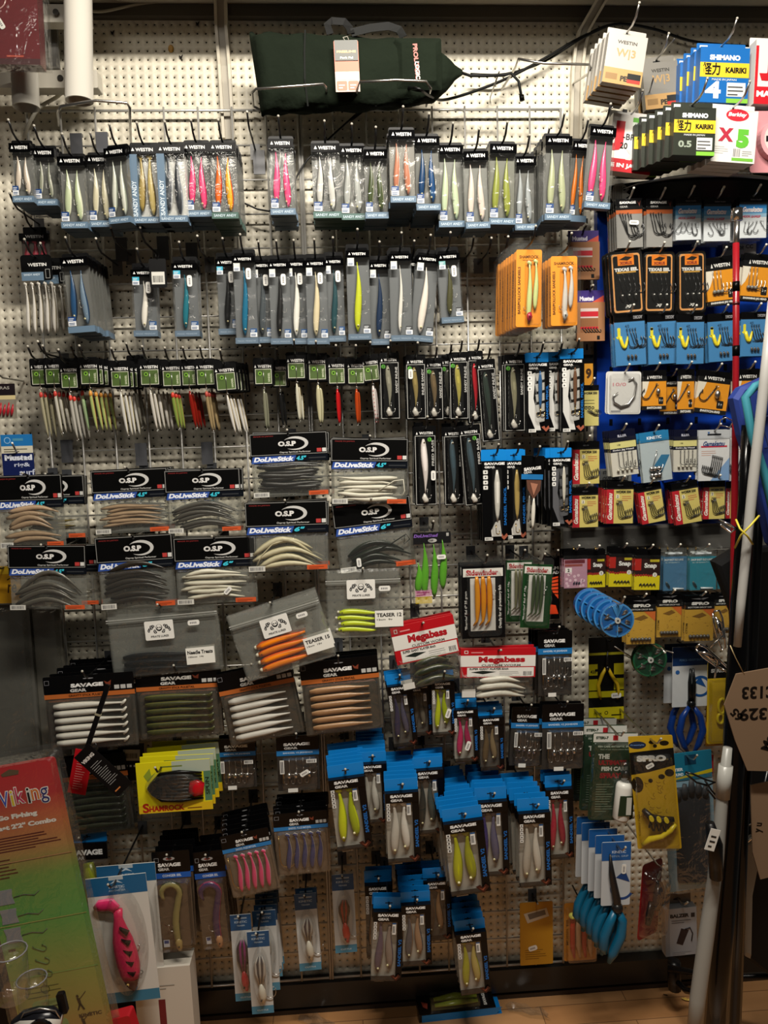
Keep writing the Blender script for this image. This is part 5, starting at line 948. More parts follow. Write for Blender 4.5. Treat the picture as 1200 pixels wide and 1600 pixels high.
# ================================================================ HOOK RACK STOCK
for cx, y0, y1, w, L, st, kw in (
    (983, 312, 386, 42, 'grey card of big black hooks with white price sticker', 'orange', dict(n=4, pst=True, r=2)),
    (1030, 312, 385, 42, 'grey card of big black hooks without price sticker', 'orange', dict(n=3, seed=4)),
    (1075, 309, 374, 41, 'first sky blue hook card from the orange-striped cards', 'blue', dict(n=4, r=1, seed=2)),
    (1120, 310, 376, 43, 'second sky blue hook card, just before the red rod', 'blue', dict(n=4, seed=5)),
    (1176, 307, 371, 44, 'third sky blue hook card, just past the red rod', 'blue', dict(n=4, seed=7, d=.155)),
    (979, 394, 492, 54, 'tilted orange-rimmed blister of black eel jig hooks', 'xorus', dict(n=2, r=4, seed=3, dx=-1.5)),
    (1029, 395, 490, 50, 'middle orange-rimmed blister of black eel jig hooks', 'xorus', dict(n=2, seed=4, d=.14)),
    (1080, 394, 489, 46, 'last orange-rimmed blister before the mustard jig bag', 'xorus', dict(n=1, seed=5, r=1)),
    (1127, 402, 476, 50, 'mustard yellow jig-head bag before the red rod', 'jig', dict(n=1, r=6)),
    (1182, 398, 470, 48, 'mustard yellow jig-head bag past the red rod', 'jig', dict(n=1, r=-5, d=.15)),
    (984, 490, 570, 49, 'blue worm-hook card marked by a glare streak, end of row', 'wormblue', dict(n=2, r=3)),
    (1034, 490, 568, 46, 'second blue worm-hook card from the slotted post', 'wormblue', dict(n=3, r=2, seed=2, d=.14)),
    (1078, 491, 568, 44, 'third blue worm-hook card from the slotted post', 'wormblue', dict(n=3, seed=3)),
    (1128, 490, 564, 46, 'blue worm-hook card partly behind the red rod', 'wormblue', dict(n=2, r=3, seed=4, d=.14)),
    (1177, 488, 556, 42, 'blue worm-hook card between the red and white rods', 'wormblue', dict(n=2, seed=5)),
    (975, 581, 647, 53, 'clear blister with one huge silver hook', 'circle', dict(n=1, r=-1)),
    (1022, 579, 640, 38, 'first mustard switch-rig card beside the huge hook', 'switch', dict(n=1)),
    (1048, 588, 648, 36, 'mustard switch-rig card hanging behind two others', 'switch', dict(n=0, d=.10, seed=3)),
    (1071, 577, 646, 27, 'narrow mustard card with an upright silver sinker', 'switch', dict(n=0, d=.14, seed=6)),
    (1113, 580, 646, 52, 'tilted mustard switch-rig card before the red rod', 'switch', dict(n=1, r=-8)),
    (1168, 577, 642, 44, 'mustard switch-rig card partly behind the blue chair', 'switch', dict(n=1, seed=8)),
    (974, 672, 743, 42, 'small white jig-head card with navy header, first of the row', 'iller', dict(n=3, r=6)),
    (1024, 674, 752, 47, 'pale card with teal header and lead ball weights', 'kinetic', dict(n=1, r=6, d=.16)),
    (1070, 672, 737, 38, 'small white jig-head card beside the lead ball card', 'iller', dict(n=2, seed=2, d=.14)),
    (1115, 672, 751, 50, 'large white hook card with pale grey header', 'gama_big', dict(n=1)),
    (1158, 668, 751, 38, 'large white hook card cut off by the red rod', 'gama_big', dict(n=0, d=.13)),
    (968, 752, 818, 43, 'red and yellow hook card first below the paper note', 'worm330', dict(n=4, r=-1)),
    (1017, 755, 817, 38, 'red and yellow hook card fanned over another', 'worm330', dict(n=2, r=9, seed=2)),
    (1072, 752, 818, 42, 'most tilted red and yellow hook card near the shelf', 'worm330', dict(n=3, r=8, seed=3)),
    (1115, 750, 811, 35, 'straight red and yellow hook card before the black post', 'worm330', dict(n=2, seed=4, d=.13)),
    (1146, 752, 810, 26, 'dim red and yellow hook card behind the black post', 'worm330', dict(n=0, seed=5, d=.11)),
    (915, 690, 756, 43, 'red and yellow hook card hanging on the slotted post', 'worm330', dict(n=2, seed=6, d=.12)),
    (914, 762, 824, 41, 'red and yellow hook card lowest on the slotted post', 'worm330', dict(n=2, seed=7, d=.12)),
    (922, 602, 665, 27, 'pale yellow hook card beside the blue-tabbed lure cards', 'worm_plain', dict(n=1, d=.11)),
    (899, 858, 919, 37, 'pink beaded swivel card under the shelf', 'pinkbead', dict(n=2, d=.12)),
    (930, 858, 918, 31, 'black and yellow snap card beside the pink one', 'snap', dict(n=2, d=.115)),
    (971, 855, 917, 40, 'middle black and yellow snap card under the shelf', 'snap', dict(n=3, d=.125, r=-2, seed=2)),
    (1011, 857, 922, 41, 'black and yellow snap card beside the blue sinker bags', 'snap', dict(n=3, d=.14, r=-2, seed=3)),
    (1054, 856, 923, 38, 'steel blue drop-shot bag next to the snap cards', 'dropshot', dict(n=2, seed=2, d=.12)),
    (1098, 856, 922, 43, 'teal drop-shot bag beside the black garment', 'dropshot', dict(n=2, seed=3, d=.13)),
    (1135, 858, 920, 30, 'teal drop-shot bag edge beside the black post', 'dropshot', dict(n=0, seed=5, d=.11)),
    (1001, 932, 1007, 46, 'gold rig card nearest the blue dispensers', 'spro', dict(n=2, d=.15, r=-1)),
    (1045, 926, 996, 40, 'gold rig card second from the blue dispensers', 'spro', dict(n=3, d=.14, r=-1, seed=2)),
    (1092, 929, 1002, 47, 'gold rig card third from the blue dispensers', 'spro', dict(n=3, d=.155, r=-1, seed=3)),
    (1130, 926, 990, 30, 'gold rig card cut off by the black garment', 'spro', dict(n=1, d=.12, seed=4)),
): hookcard(cx, y0, y1, w, L, st, **kw)
def brownhook(cx, y0, y1, w, L, d, r=0):
    H = y1 - y0; z = H / 2; t = T('hook_box', L, 'fishing hooks', cx, (y0 + y1) / 2, w, H, d, r)
    t.part('box_body', M().box(-w / 2, -z, w / 2, z - H * .24, 0, 7, '#9a6a44/.6').rect(-w * .38, z - H * .55, w * .26, z - H * .36, 7.2, '#c9b9b4').rect(-w * .38, z - H * .52, w * .26, z - H * .42, 7.3, '#b81f2c').rect(-w * .38, -z + H * .17, w * .26, z - H * .55, 7.1, '#8a5c3a').rect(-w * .38, -z + H * .24, w * .26, -z + H * .28, 7.3, '#c81f2c').rect(w * .22, -z + 2, w * .32, -z + 8, 7.2, '#141414'))
    t.part('header_flap', M().box(-w / 2, z - H * .24, w / 2, z, 0, 2, '#3b2a74/.4').poly([(w * .05, z - H * .24), (w * .5, z - H * .24), (w * .5, z - H * .10)], 2.1, '#c2503c').txt('Mustad', -w * .12, z - H * .16, H * .09, 2.2, '#d8d6e4', w=w * .5, bold=.05))
    for i in range(6): t.part('hook', jhook(M(), -w * .3 + i * w * .1, -z + H * .24, H * .10, HK, 7.8, 1, .5, 40))
    peg(t.top(0, 4), d, L, plate=False, ext=.02, rise=.01)
brownhook(911, 362, 437, 48, 'brown hook box with purple flap behind the orange blister', .07)
brownhook(921, 455, 533, 44, 'brown hook box with purple flap and red band', .09)
t = T('hook_card', 'tall ochre card wedged beside the blue-tabbed cards', 'fishing hooks', 917, 588, 18, 66, .06); t.part('printed_card', M().box(-9, -33, 9, 33, 0, 2, '#c98a22/.5').txt('9', 2, 4, 16, 2.2, '#3c2410', w=9, bold=.05)); t.part('header', M().box(-9, 20, 9, 33, 2, 2.6, BK))
# orange sandeel blisters
def sandblister(cx, y0, y1, w, L, ka, kb, d, n, r=0, dx=-1.5):
    H = y1 - y0; z = H / 2; t = T('lure_blister', L, 'fishing lure', cx, (y0 + y1) / 2, w, H, d, r); c = w * .39
    m = M().box(-c, -z + 12, c, z - 14, 0, 1, '#dd8a22/.45', 3).txt('SHAMROCK', 0, z - 25, 4.6, 1.2, '#4a2a0c', w=c * 1.5, bold=.02).txt('FISHING TACKLE', 0, z - 30, 1.6, 1.2, '#6d4214', w=c).txt('BASS/POLLOCK SANDEELS', -c + 5, -4, 4.2, 1.2, '#3b220c', w=H * .50, rot=90, bold=.03); t.part('backing_card', m)
    t.part('lure', bait(z - 36, -z + 20, 4.6, ka, kb, 0, 5, 1, 'paddle', False)); t.part('lure', bait(z - 34, -z + 38, 4, ka, ka, 10, 5, 1, 'paddle', False))
    t.part('lure_head', M().loft([(0, -z + 34, 5), (0, -z + 27, 6), (0, -z + 19, 5)], [3.5, 5, 1.5], kb, kb, 10, .8).ball((0, -z + 27, 10), 1.2, '#111111', 6, 4)); t.part('hook', jhook(M(), -2, -z + 50, 14, 'steel', 5, -1, .5))
    t.part('blister', M().box(-w / 2, -z, w / 2, z, 0, .5, 'blister', 6).dome(rr(-w * .12, -z + 14, w * .36, z - 30, 5), 1, 12, 1.5, 'blister')); hang(t, L, 0, 8); stack(t, n, .019, 'blister', 1, dx, drop=('hook',))
sandblister(826, 378, 522, 52, 'orange blister with pale green eels and a red head', '#c6d38c/.3', '#a81c38/.3', .24, 8, r=-1, dx=-.9)
sandblister(881, 388, 520, 54, 'orange blister with white eels and a fish head', '#c9c4bc/.3', '#b5b2ac/.25', .22, 3, dx=-.6)
# red/black sidewinder style blisters
def sidepack(cx, y0, y1, w, L, d, ka, kb, edge, l1, l2, n=0, r=0):
    H = y1 - y0; z = H / 2; t = T('eel_blister', L, 'soft bait', cx, (y0 + y1) / 2, w, H, d, r)
    m = M().box(-w / 2, -z, w / 2, z - 3, 0, 1.2, edge).rect(-w * .46, z - H * .17, w * .46, z - H * .06, 1.4, '#d3d1c9').rect(-w * .30, -z + H * .10, w * .28, z - H * .19, 1.4, '#c9c8c2').txt('Sidewinder', -w * .02, z - H * .115, H * .075, 1.6, '#a81c28', w=w * .74, bold=.05)
    m.txt(l1, -w * .40, -z + H * .38, w * .07, 1.6, '#e0e0dc', w=H * .52, rot=90, bold=.03)
    if l2: m.txt(l2, w * .39, -z + H * .42, w * .08, 1.6, '#e0e0dc', w=H * .58, rot=90, bold=.03)
    t.part('backing_card', m)
    for i in range(3):
        x = -w * .16 + i * w * .14; mm = M(); N = 11
        P = [(x + math.sin(k * .35) * 1.2 - (6 if k > 9 else 0) * (k - 9), z - H * .16 - (H * .66) * k / 10, 6) for k in range(N)]
        mm.loft(P, [w * .065 * p for p in (.5, .8, 1, 1, 1.05, 1.05, 1, .9, .75, .5, .25)], ka, kb, 8, .8); t.part('eel_lure', mm)
    t.part('hook', jhook(M(), w * .16, z - H * .28, H * .13, 'steel', 7, 1, .6))
    t.part('blister', M().dome(rr(-w * .42, -z + 4, w * .42, z - H * .1, 6), 1.3, 13, 2, 'blister').box(-w / 2 - 2, -z - 3, w / 2 + 2, z + 8, -.3, 0, 'blister', 6)); hang(t, L, 0, -2); stack(t, n, .025, 'blister pack', 1, drop=('hook',))
sidepack(755, 880, 998, 68, 'black framed blister of three orange and yellow rubber eels', .185, '#d88c14/.25', '#c8401c/.25', '#08080a/.35', "'Skerries' Eel 6\" 25 gram", 'Deadly for all predatory fish', n=2)
sidepack(811, 872, 972, 42, 'green framed eel blister behind its twin', .13, '#6d6c50/.25', '#8d8c70/.25', '#123a1a/.4', "'Skerries' Eel 4\" 10g", '', r=-1)
sidepack(838, 878, 982, 46, 'green framed blister of three dark rubber eels', .17, '#3c4a30/.25', '#4c5c54/.25', '#123a1a/.4', "'Skerries' Eel 4\" 10g", '', r=-4)
t = T('lure_card', 'black card with orange tiger-striped shad artwork', 'fishing lure', 862, 918, 24, 100, .08)
m = M().box(-12, -50, 12, 50, 0, 1.2, BK).txt('ULM', 2, 31, 5, 1.4, '#d8d8d4', w=17, bold=.04).txt('SHAD', 2, 24, 5, 1.4, '#d8d8d4', w=18, bold=.04).poly([(-8, 14), (10, 18), (10, -18), (2, -8)], 1.4, '#e04a20').poly([(-12, -42), (10, -42), (6, -28), (-6, -26)], 1.4, '#e0431c')
for i in range(5): m.poly([(-6 + i, 12 - i * 5), (10, 15 - i * 6), (10, 13.5 - i * 6), (-5 + i, 10.5 - i * 5)], 1.6, '#150a06')
t.part('backing_card', m); t.part('spoon_lure', M().loft([(-4, -10 - i * 4, 3) for i in range(5)], [1, 3, 4, 3, 1], '#26302c/.2', '#58605c/.2', 8)); hang(t, t.L, 0, 2, plate=False)
# red and white worm bags
def redbag(cx, y0, y1, w, L, d, r, ka, kb, n, size='6inch', lift=0):
    H = y1 - y0; z = H / 2; t = T('worm_bag', L, 'soft bait', cx, (y0 + y1) / 2, w, H, d, r)
    m = M().box(-w / 2, z - H * .58, w / 2, z, 0, 4, '#b3151f/.3').rect(-w / 2, z - H * .36, w / 2, z - H * .14, 4.2, '#dedcd6').rect(-w * .41, z - H * .56, w * .48, z - H * .38, 4.2, '#dedcd6')
    m.txt('Megabass', w * .05, z - H * .235, H * .15, 4.4, '#a81420', w=w * .62, bold=.05).txt('CUSTOM WORM', w * .04, z - H * .335, H * .04, 4.4, '#5c5a56', w=w * .52).txt('SUPER GIANT XLAYER ' + size, -w * .12, z - H * .405, H * .042, 4.4, '#1c1c1c', w=w * .52, bold=.03)
    m.poly([(-w * .36, z - H * .47), (-w * .2, z - H * .44), (-w * .02, z - H * .465), (-w * .2, z - H * .51)], 4.4, '#1b2420').bars(w * .34, z - H * .54, w * .46, z - H * .46, 4.4, '#333336', 8).lines(w * .02, z - H * .53, w * .3, z - H * .44, 4.4, '#8a8a88', 3, .2).frame(-w * .45, z - H * .10, -w * .40, z - H * .04, .8, 4.4, '#e8e6e0').lines(-w * .36, z - H * .09, -w * .1, z - H * .05, 4.4, '#d88a8a', 1, .5)
    t.part('header_card', m)
    for q in worms('', w * .8, -z + 3, z - H * .60, ka, kb, 3, 4, 4, .15): q.v = [(x + w * .06, a, b) for x, a, b in q.v]; t.part('worm', q)
    t.part('clear_bag', M().dome(rr(-w / 2 + 1, -z, w / 2 - 1, z - H * .5, 1), 0, 9, 4, 'bag')); t.part('blank_label', M().rect(-w * .48, -z + 4, -w * .30, -z + 14, 9.3, '#cfcdc6')); hang(t, L, 0, 6, ext=.03, rise=.01); stack(t, n, .02, 'bag', 3, dz=0)
redbag(668, 968, 1072, 100, 'tilted red and white bag of dark green worms', .185, 10, '#23281c/.25', '#4c5034/.25', 2)
redbag(777, 1011, 1091, 118, 'straight red and white bag of white worms', .175, -2, '#d6d3c8/.35', '#c4c1b4/.35', 1, '6inch')
# mackerel-green rubber pack
t = T('shad_bag', 'yellow bag with black feathered rubber lure and red skirt', 'soft bait', 273, 1228, 114, 82, .20, 1)
m = M().box(-57, -41, 57, 41, 0, 2, '#d9cf1a/.3').rect(-57, -41, 57, -28, 2.1, '#d6b41c').rect(-2, 22, 57, 41, 2.1, '#aab5a4').rect(46, -26, 57, 22, 2.1, '#4f7a5c').txt('S', -46, -32, 15, 2.4, '#a81c14', w=10, bold=.03).txt('HAMROCK', -14, -34, 9, 2.4, '#a81c14', w=54, bold=.04).lines(18, -37, 54, -34, 2.4, '#7a4a14', 1, .5).txt('SPUN', 51, -2, 6, 2.4, '#16301c', w=28, rot=90).rect(-20, 32, 14, 34, 2.2, '#6d7a2c')
m.poly([(-46, 20), (-36, 32), (-34, 20), (-26, 26), (-40, 10)], 2.3, '#8a9a2c'); t.part('printed_bag', m)
for i in range(9): t.part('rubber_strand', M().tube([(-42 + 1.5 * abs(i - 4), (i - 4) * 2.2, 4), (-20, (i - 4) * 5.2 + 2, 6), (10, (i - 4) * 5.8 + 2, 7), (44, (i - 4) * 5.2, 4)], [1, 3, 3.2, 1.2], '#0c0c0d/.25', 6))
t.part('red_skirt', M().loft([(24, 0, 8), (34, -2, 9), (46, -4, 8)], [9, 14, 10], '#b8101c/.25', '#8c0c14/.25', 10, .3)); t.part('clear_window', M().dome(ell(0, 2, 45, 26, 24), 2.4, 12, 6, 'bag')); hang(t, t.L, -18, 10); stack(t, 4, .02, 'bag', 2, 3, 2.5, drop=('rubber_strand', 'red_skirt'))
# pink shad on white blister
def bigshad(cx, y0, y1, w, L, d, r, n):
    H = y1 - y0; z = H / 2; t = T('shad_blister', L, 'fishing lure', cx, (y0 + y1) / 2, w, H, d, r)
    m = M().box(-w / 2, -z, w / 2, z, 0, 1.4, '#d5d2ca/.5').rect(-w / 2, z - 30, w / 2, z, 1.5, '#1f5f8c/.45').rect(-w / 2, -z, w / 2, -z + 18, 1.5, '#3a7896/.45').txt('KINETIC', 0, z - 17, 4, 1.7, '#c5d6e2', w=24).txt('AVATAR SEA', 0, z - 23, 3, 1.7, '#a9c2d4', w=26).poly([(-10, z - 12), (0, z - 5), (10, z - 12), (0, z - 9)], 1.7, '#c5d6e2').rect(-11, z - 6, 11, z, 1.6, '#b5bfc4'); t.part('backing_card', m)
    P = [(-36, z - 47, 6), (-26, z - 42, 7), (-10, z - 41, 8), (0, z - 50, 8), (-1, z - 64, 9), (0, z - 80, 10), (2, z - 100, 10), (4, z - 120, 10), (6, z - 140, 10), (7, z - 155, 10), (8, z - 165, 10)]
    m = M().loft(P[:3] + [(-2, z - 50, 8)], [4, 10, 11, 8], '#e2326c/.25', '#f0648c/.25', 10, .5); t.part('paddle_tail', m)
    t.part('shad_body', M().loft(P[3:], [7, 7, 11, 16, 18, 18, 16, 13], '#d42858/.25', '#c42450/.25', 12, .6))
    for i in range(5): t.part('black_stripe', M().prism([(2 + i, z - 74 - i * 18, ), (16 + i * .6, z - 82 - i * 17), (12 + i * .6, z - 88 - i * 17), (4 + i, z - 78 - i * 18)], 15.5, 20.6, '#140a0c/.3'))
    t.part('head', M().loft([(7, z - 160, 10), (8, z - 170, 10), (10, z - 180, 10), (11, z - 186, 10)], [12, 11, 7, 2], '#5c3424/.25', '#6d4432/.25', 12, .7).ball((4, z - 170, 18), 2.2, '#d8b060', 8, 5).ball((4, z - 170, 19.6), 1.3, '#0a0a0a', 6, 4))
    t.part('hook', jhook(M(), 10, z - 96, 30, 'steel', 6, 1, .8)); t.part('ring', M().tube([(22 + 3 * math.cos(i * PI / 4), z - 160 + 3 * math.sin(i * PI / 4), 5) for i in range(9)], .8, 'dsteel', 5, False)); t.part('blister', M().dome(ell(4, z - 105, 34, 88, 28), 1.5, 22, 8, 'blister')); hang(t, L, 0, 8); stack(t, n, .045, 'blister card', 2, 3, drop=('hook', 'ring', 'black_stripe'))
bigshad(193, 1362, 1572, 92, 'white blister card with big pink black-striped shad', .26, 3, 1)
def teaser(cx, y0, y1, w, L, d, ka, kb, head, r=0, n=0):
    H = y1 - y0; z = H / 2; t = T('teaser_card', L, 'fishing lure', cx, (y0 + y1) / 2, w, H, d, r); m = M().box(-w / 2, -z, w / 2, z, 0, 1, '#c2c4c2/.5').rect(-w / 2, z - 26, w / 2, z, 1.1, '#1d4a74/.45').rect(-w / 2, -z, w / 2, -z + 13, 1.1, '#4a86a4/.45').txt('KINETIC', 0, z - 12, 3.6, 1.3, '#a9bccc', w=w * .6).txt('TEASER', 0, z - 18, 2.4, 1.3, '#a9bccc', w=w * .4).rect(-w * .3, z - 7, w * .3, z - 4.5, 1.3, '#8a9aa8').txt('CUTTLE', 0, -z + 6, 2.4, 1.3, '#c9dbe4', w=w * .5); t.part('backing_card', m)
    for i in range(5): t.part('feather', M().loft([((i - 2) * 1.0, -z + 50, 4), ((i - 2) * 3.2, -z + 70, 4), ((i - 2) * 3.4, z - 52, 4), ((i - 2) * 1.6 + 1, z - 40, 4)], [1.6, 2.4, 2, .4], ka if i % 2 else kb, ka if i % 2 else kb, 6, .5))
    t.part('head', M().loft([(0, -z + 52, 4), (1, -z + 42, 5), (2, -z + 32, 5), (3, -z + 20, 5)], [2, 5.5, 6, 2], head, head, 10, .8).ball((0, -z + 28, 9.6), 1.6, '#101010', 8, 5)); t.part('hook', jhook(M(), 6, -z + 62, 34, 'steel', 4, 1, .6)); t.part('blister', M().dome(ell(1, -3, w * .40, H * .34, 24), 1.1, 13, 3, 'blister')); hang(t, L, 0, 5, ext=.03); stack(t, n, .022, 'card', 1.5, .5, drop=('hook', 'feather'))
teaser(407, 1450, 1588, 34, 'lowest feather teaser card with white head', .24, '#3c4048/.5', '#b5b2aa/.5', '#d8d4c4/.25', r=1)
teaser(380, 1424, 1568, 32, 'feather teaser card with purple plume and red head', .20, '#8a2c74/.5', '#202430/.5', '#c82434/.25', r=1)
teaser(416, 1418, 1552, 36, 'feather teaser card directly above the lowest one', .17, '#54565c/.5', '#a9a69e/.5', '#c9c4b4/.25', r=1, n=4)
teaser(481, 1392, 1520, 34, 'lone feather teaser card with white head', .13, '#34303c/.5', '#a9a69e/.5', '#d8d4c4/.25', r=2, n=1)
teaser(538, 1362, 1492, 34, 'lone feather teaser card with red head', .12, '#a8281c/.5', '#3c2a20/.5', '#c8281c/.25', r=1)
# ---- line boxes, top
def linebox(cx, y0, y1, w, L, d, r, base, draw, n=0, th=24, yaw=0, gap=.035, dx=0, dz=0):
    H = y1 - y0; t = T('line_box', L, 'fishing line', cx, (y0 + y1) / 2, w, H, d, r, yaw=yaw); m = M().box(-w / 2, -H / 2, w / 2, H / 2 - 12, 0, th, base); draw(m, w, H, th + .3); t.part('carton', m); t.part('hang_tab', tab(w, H, 0, 13, base, 0, 1.2)); peg(t.top(0, 5), d, L, ext=.06, plate=False, col='steel', y0=.004); stack(t, n, gap, 'carton', 1.5, dx, dz)
def d_w8(m, w, H, t):
    z = H / 2; m.rect(-w / 2, -z, w / 2, -z + H * .27, t, '#b08a54').txt('WESTIN', 0, z - 24, 5, t, '#35332f', w=w * .5, bold=.02).txt('W|3', 0, 2, 15, t, '#a98a5c', w=w * .5).txt('PE', 2, -z + 9, 8, t + .2, '#2a1e10', w=11, bold=.05).rect(w * .12, -z + 4, w * .46, -z + 18, t + .2, '#181818').rect(w * .12, -z + 4, w * .46, -z + 9, t + .3, '#b02a1c').rect(-w * .44, -z + 6, -w * .14, -z + 15, t + .1, '#8a6a3c')
linebox(973, 50, 136, 62, 'silver and tan line carton topmost of the two', .25, -9, '#aeaaa2/.35', d_w8, n=4, th=12, gap=.022, dx=-1, dz=0)
linebox(1028, 92, 172, 56, 'dimmer silver line carton hanging behind the stacked one', .12, 6, '#7b7871/.4', d_w8, n=1, th=12)
def d_kai(blue):
    def f(m, w, H, t):
        z = H / 2; m.rect(-w / 2, z - H * .60, w / 2, z - H * .37, t, '#d9b92a').txt('SHIMANO', 0, z - H * .29, H * .085, t, '#e0e4e8', w=w * .62, bold=.06).txt('怪力', -w * .27, z - H * .475, H * .2, t + .2, '#10100c', w=w * .36, bold=.03).txt('KAIRIKI', w * .23, z - H * .485, H * .09, t + .2, '#14130e', w=w * .42, bold=.05).txt('MADE IN JAPAN', 0, z - H * .64, H * .04, t, '#c9ced4', w=w * .5).rect(w * .06, -z + H * .10, w * .44, -z + H * .32, t, '#cfd0cc').lines(w * .08, -z + H * .12, w * .42, -z + H * .30, t + .2, '#444448', 3, .35)
        m.txt('4' if blue else '0.5', -w * .22, -z + H * .20, H * .27 if blue else H * .12, t, '#e4e8ec' if blue else '#8f9a8c', w=w * .32, bold=.04).rect(w * .06, -z, w * .5, -z + H * .07, t, '#7cb83c').rect(-w * .44, z - 11, -w * .28, z - 3, .15 + 1.3, '#d8dcdc')
    return f
linebox(1124, 72, 165, 78, 'blue line carton marked with a big 4', .20, -2, '#1360a8/.35', d_kai(True), n=3, th=16, gap=.022, dx=-3)
linebox(1079, 163, 246, 66, 'dark olive line carton with yellow band', .27, -2, '#23281e/.4', d_kai(False), n=7, th=14, gap=.02, dx=-6.5, dz=.5)
def d_x5(m, w, H, t):
    m.poly(ell(2, H * .28, w * .26, 9, 20), t, '#c42434').txt('Berkley', 2, H * .28, 7.5, t + .2, '#f0eeea', w=w * .42, shear=.2, bold=.04).txt('X', -w * .2, -H * .05, 20, t + .1, '#a8283c', w=24, bold=.06).txt('5', w * .19, -H * .10, 28, t + .1, '#5cae34', w=20, bold=.08).rect(-2, -H * .47, w * .46, -H * .42, t, '#6cae3c').bars(0, -H * .40, w * .16, -H * .27, t, '#6a6a6e', 7).lines(w * .2, -H * .38, w * .44, -H * .28, t, '#8c8c8e', 3, .3).lines(-w * .44, -H * .36, -w * .1, -H * .22, t, '#b5b4b0', 4, .3)
linebox(1141, 167, 257, 70, 'white line carton with red and green lettering', .25, -4, '#d6d4ce/.4', d_x5, n=3, th=14, gap=.02, dx=-3)
def d_j8(m, w, H, t):
    m.rect(-w / 2, -H / 2, w / 2, -H * .30, t, '#bc1522').txt('J', -w * .36, H * .04, 44, t + .2, '#b8121e', w=22, bold=.08).txt('-BRAID', w * .08, H * .04, 9, t + .2, '#2c2c2e', w=w * .60, bold=.02).txt('x8', w * .14, -H * .20, 22, t + .2, '#c0bfbc', w=w * .5, bold=.06).txt('20', -w * .18, -H * .1, 9, t + .3, '#141414').txt('E IN JAPAN', 0, -H * .41, 8, t + .2, '#ece8e4', w=w * .86, bold=.04).rect(-2, H * .18, w * .42, H * .34, t + .1, '#dfe8da').rect(-2, H * .27, w * .42, H * .34, t + .2, '#5fa838').bars(2, H * .19, w * .36, H * .25, t + .2, '#55555a', 9).lines(-w * .3, H * .40, -w * .12, H * .46, t, '#222222', 1, .8)
linebox(980, 178, 275, 68, 'white and red braid carton behind the last pink lure box', .15, -7, '#dad7d1/.4', d_j8, n=0, th=20)
def d_j8b(m, w, H, t): m.rect(-w / 2, -H / 2, w / 2, -H * .26, t, '#bc1522').rect(-w / 2, -H / 2, -w * .44, H * .3, t + .05, '#bc1522').txt('J', -w * .18, 4, 46, t + .2, '#b8121e', w=34, bold=.08).txt('MADE IN', -w * .05, -H * .36, 9, t + .2, '#ece8e4', w=w * .8, bold=.05).txt('WW', -w * .1, H * .40, 9, t - 22, '#1c1c1e', w=30, shear=.3)
linebox(1204, 64, 170, 74, 'red and white line carton at the top corner', .20, -2, '#d6d2cc/.4', d_j8b, n=2, th=22, gap=.04)
t = T('line_spool_pack', 'pink line spool pack cut by the picture edge', 'fishing line', 1204, 222, 66, 92, .22); t.part('blister', M().box(-33, -46, 33, 46, 0, 1, '#c98a90/.35', 4)); t.part('spool', M().prism(ell(6, 0, 30, 30, 28), 1, 14, '#d69aa0/.3').prism(ell(6, 0, 24, 24, 28), 14, 14.6, '#d8c0bc/.4').prism(ell(6, 0, 9, 9, 20), 14.5, 15.4, '#a8323c').rect(-16, -4, 26, 4, 15.5, '#141414')); hang(t, t.L, 0, 4, plate=False)
# ---- small left-hand stock
t = T('bait_card', 'small black card with red shrimp baits at the wall edge', 'soft bait', 6, 622, 36, 64, .12); t.part('header', M().box(-18, 4, 18, 22, 0, 1, '#1a1216/.4').txt('JURAS', -2, 15, 6, 1.2, '#9a9690', w=24)); t.part('label_band', M().rect(-18, -2, 18, 4, 1, '#c9b98a')); t.part('backing_card', M().box(-18, -32, 18, -2, 0, 1, '#8c8678/.5'))
for i in range(5): t.part('shrimp_bait', M().loft([(-14 + i * 6, -28, 2), (-12 + i * 6, -20, 3), (-10 + i * 6, -10 + i % 2 * 3, 2)], [1.6, 2.6, .8], '#b81c2c/.3', '#8c1420/.3', 6))
t.part('clear_front', M().dome(rr(-18, -32, 18, -2, 0), 1, 5, 1, 'clear')); peg(t.top(0, 2), t.d, t.L, plate=False, y0=.004, col='steel', ext=.03)
t = T('rig_card', 'navy rig card with blue header on the bare pegboard', 'fishing rig', 28, 712, 48, 66, .10); t.part('header', M().box(-24, 15, 24, 33, 0, 1, '#1e6fb0/.35').ring(-14, 24, 4, 5, 1.2, '#9cc4e4', 14).rect(-6, 23, 10, 27, 1.2, '#4c8cac')); t.part('printed_card', M().box(-24, -33, 24, 15, 0, 1, '#0e1c50/.4').rect(-24, 4, 24, 15, 1.2, '#cfc9b4').lines(-20, 6, 18, 13, 1.4, '#55503c', 2, .35).txt('Mustad', 1, -3, 9, 1.4, '#d8dce8', w=42, bold=.07).txt('rig&', 6, -15, 8, 1.4, '#c5cce0', w=24).txt('surf', 13, -26, 9, 1.4, '#c5cce0', w=24)); peg(t.top(0, 31), t.d, t.L, plate=False, y0=.004, col='steel', ext=.02, tip='#e8e4da')
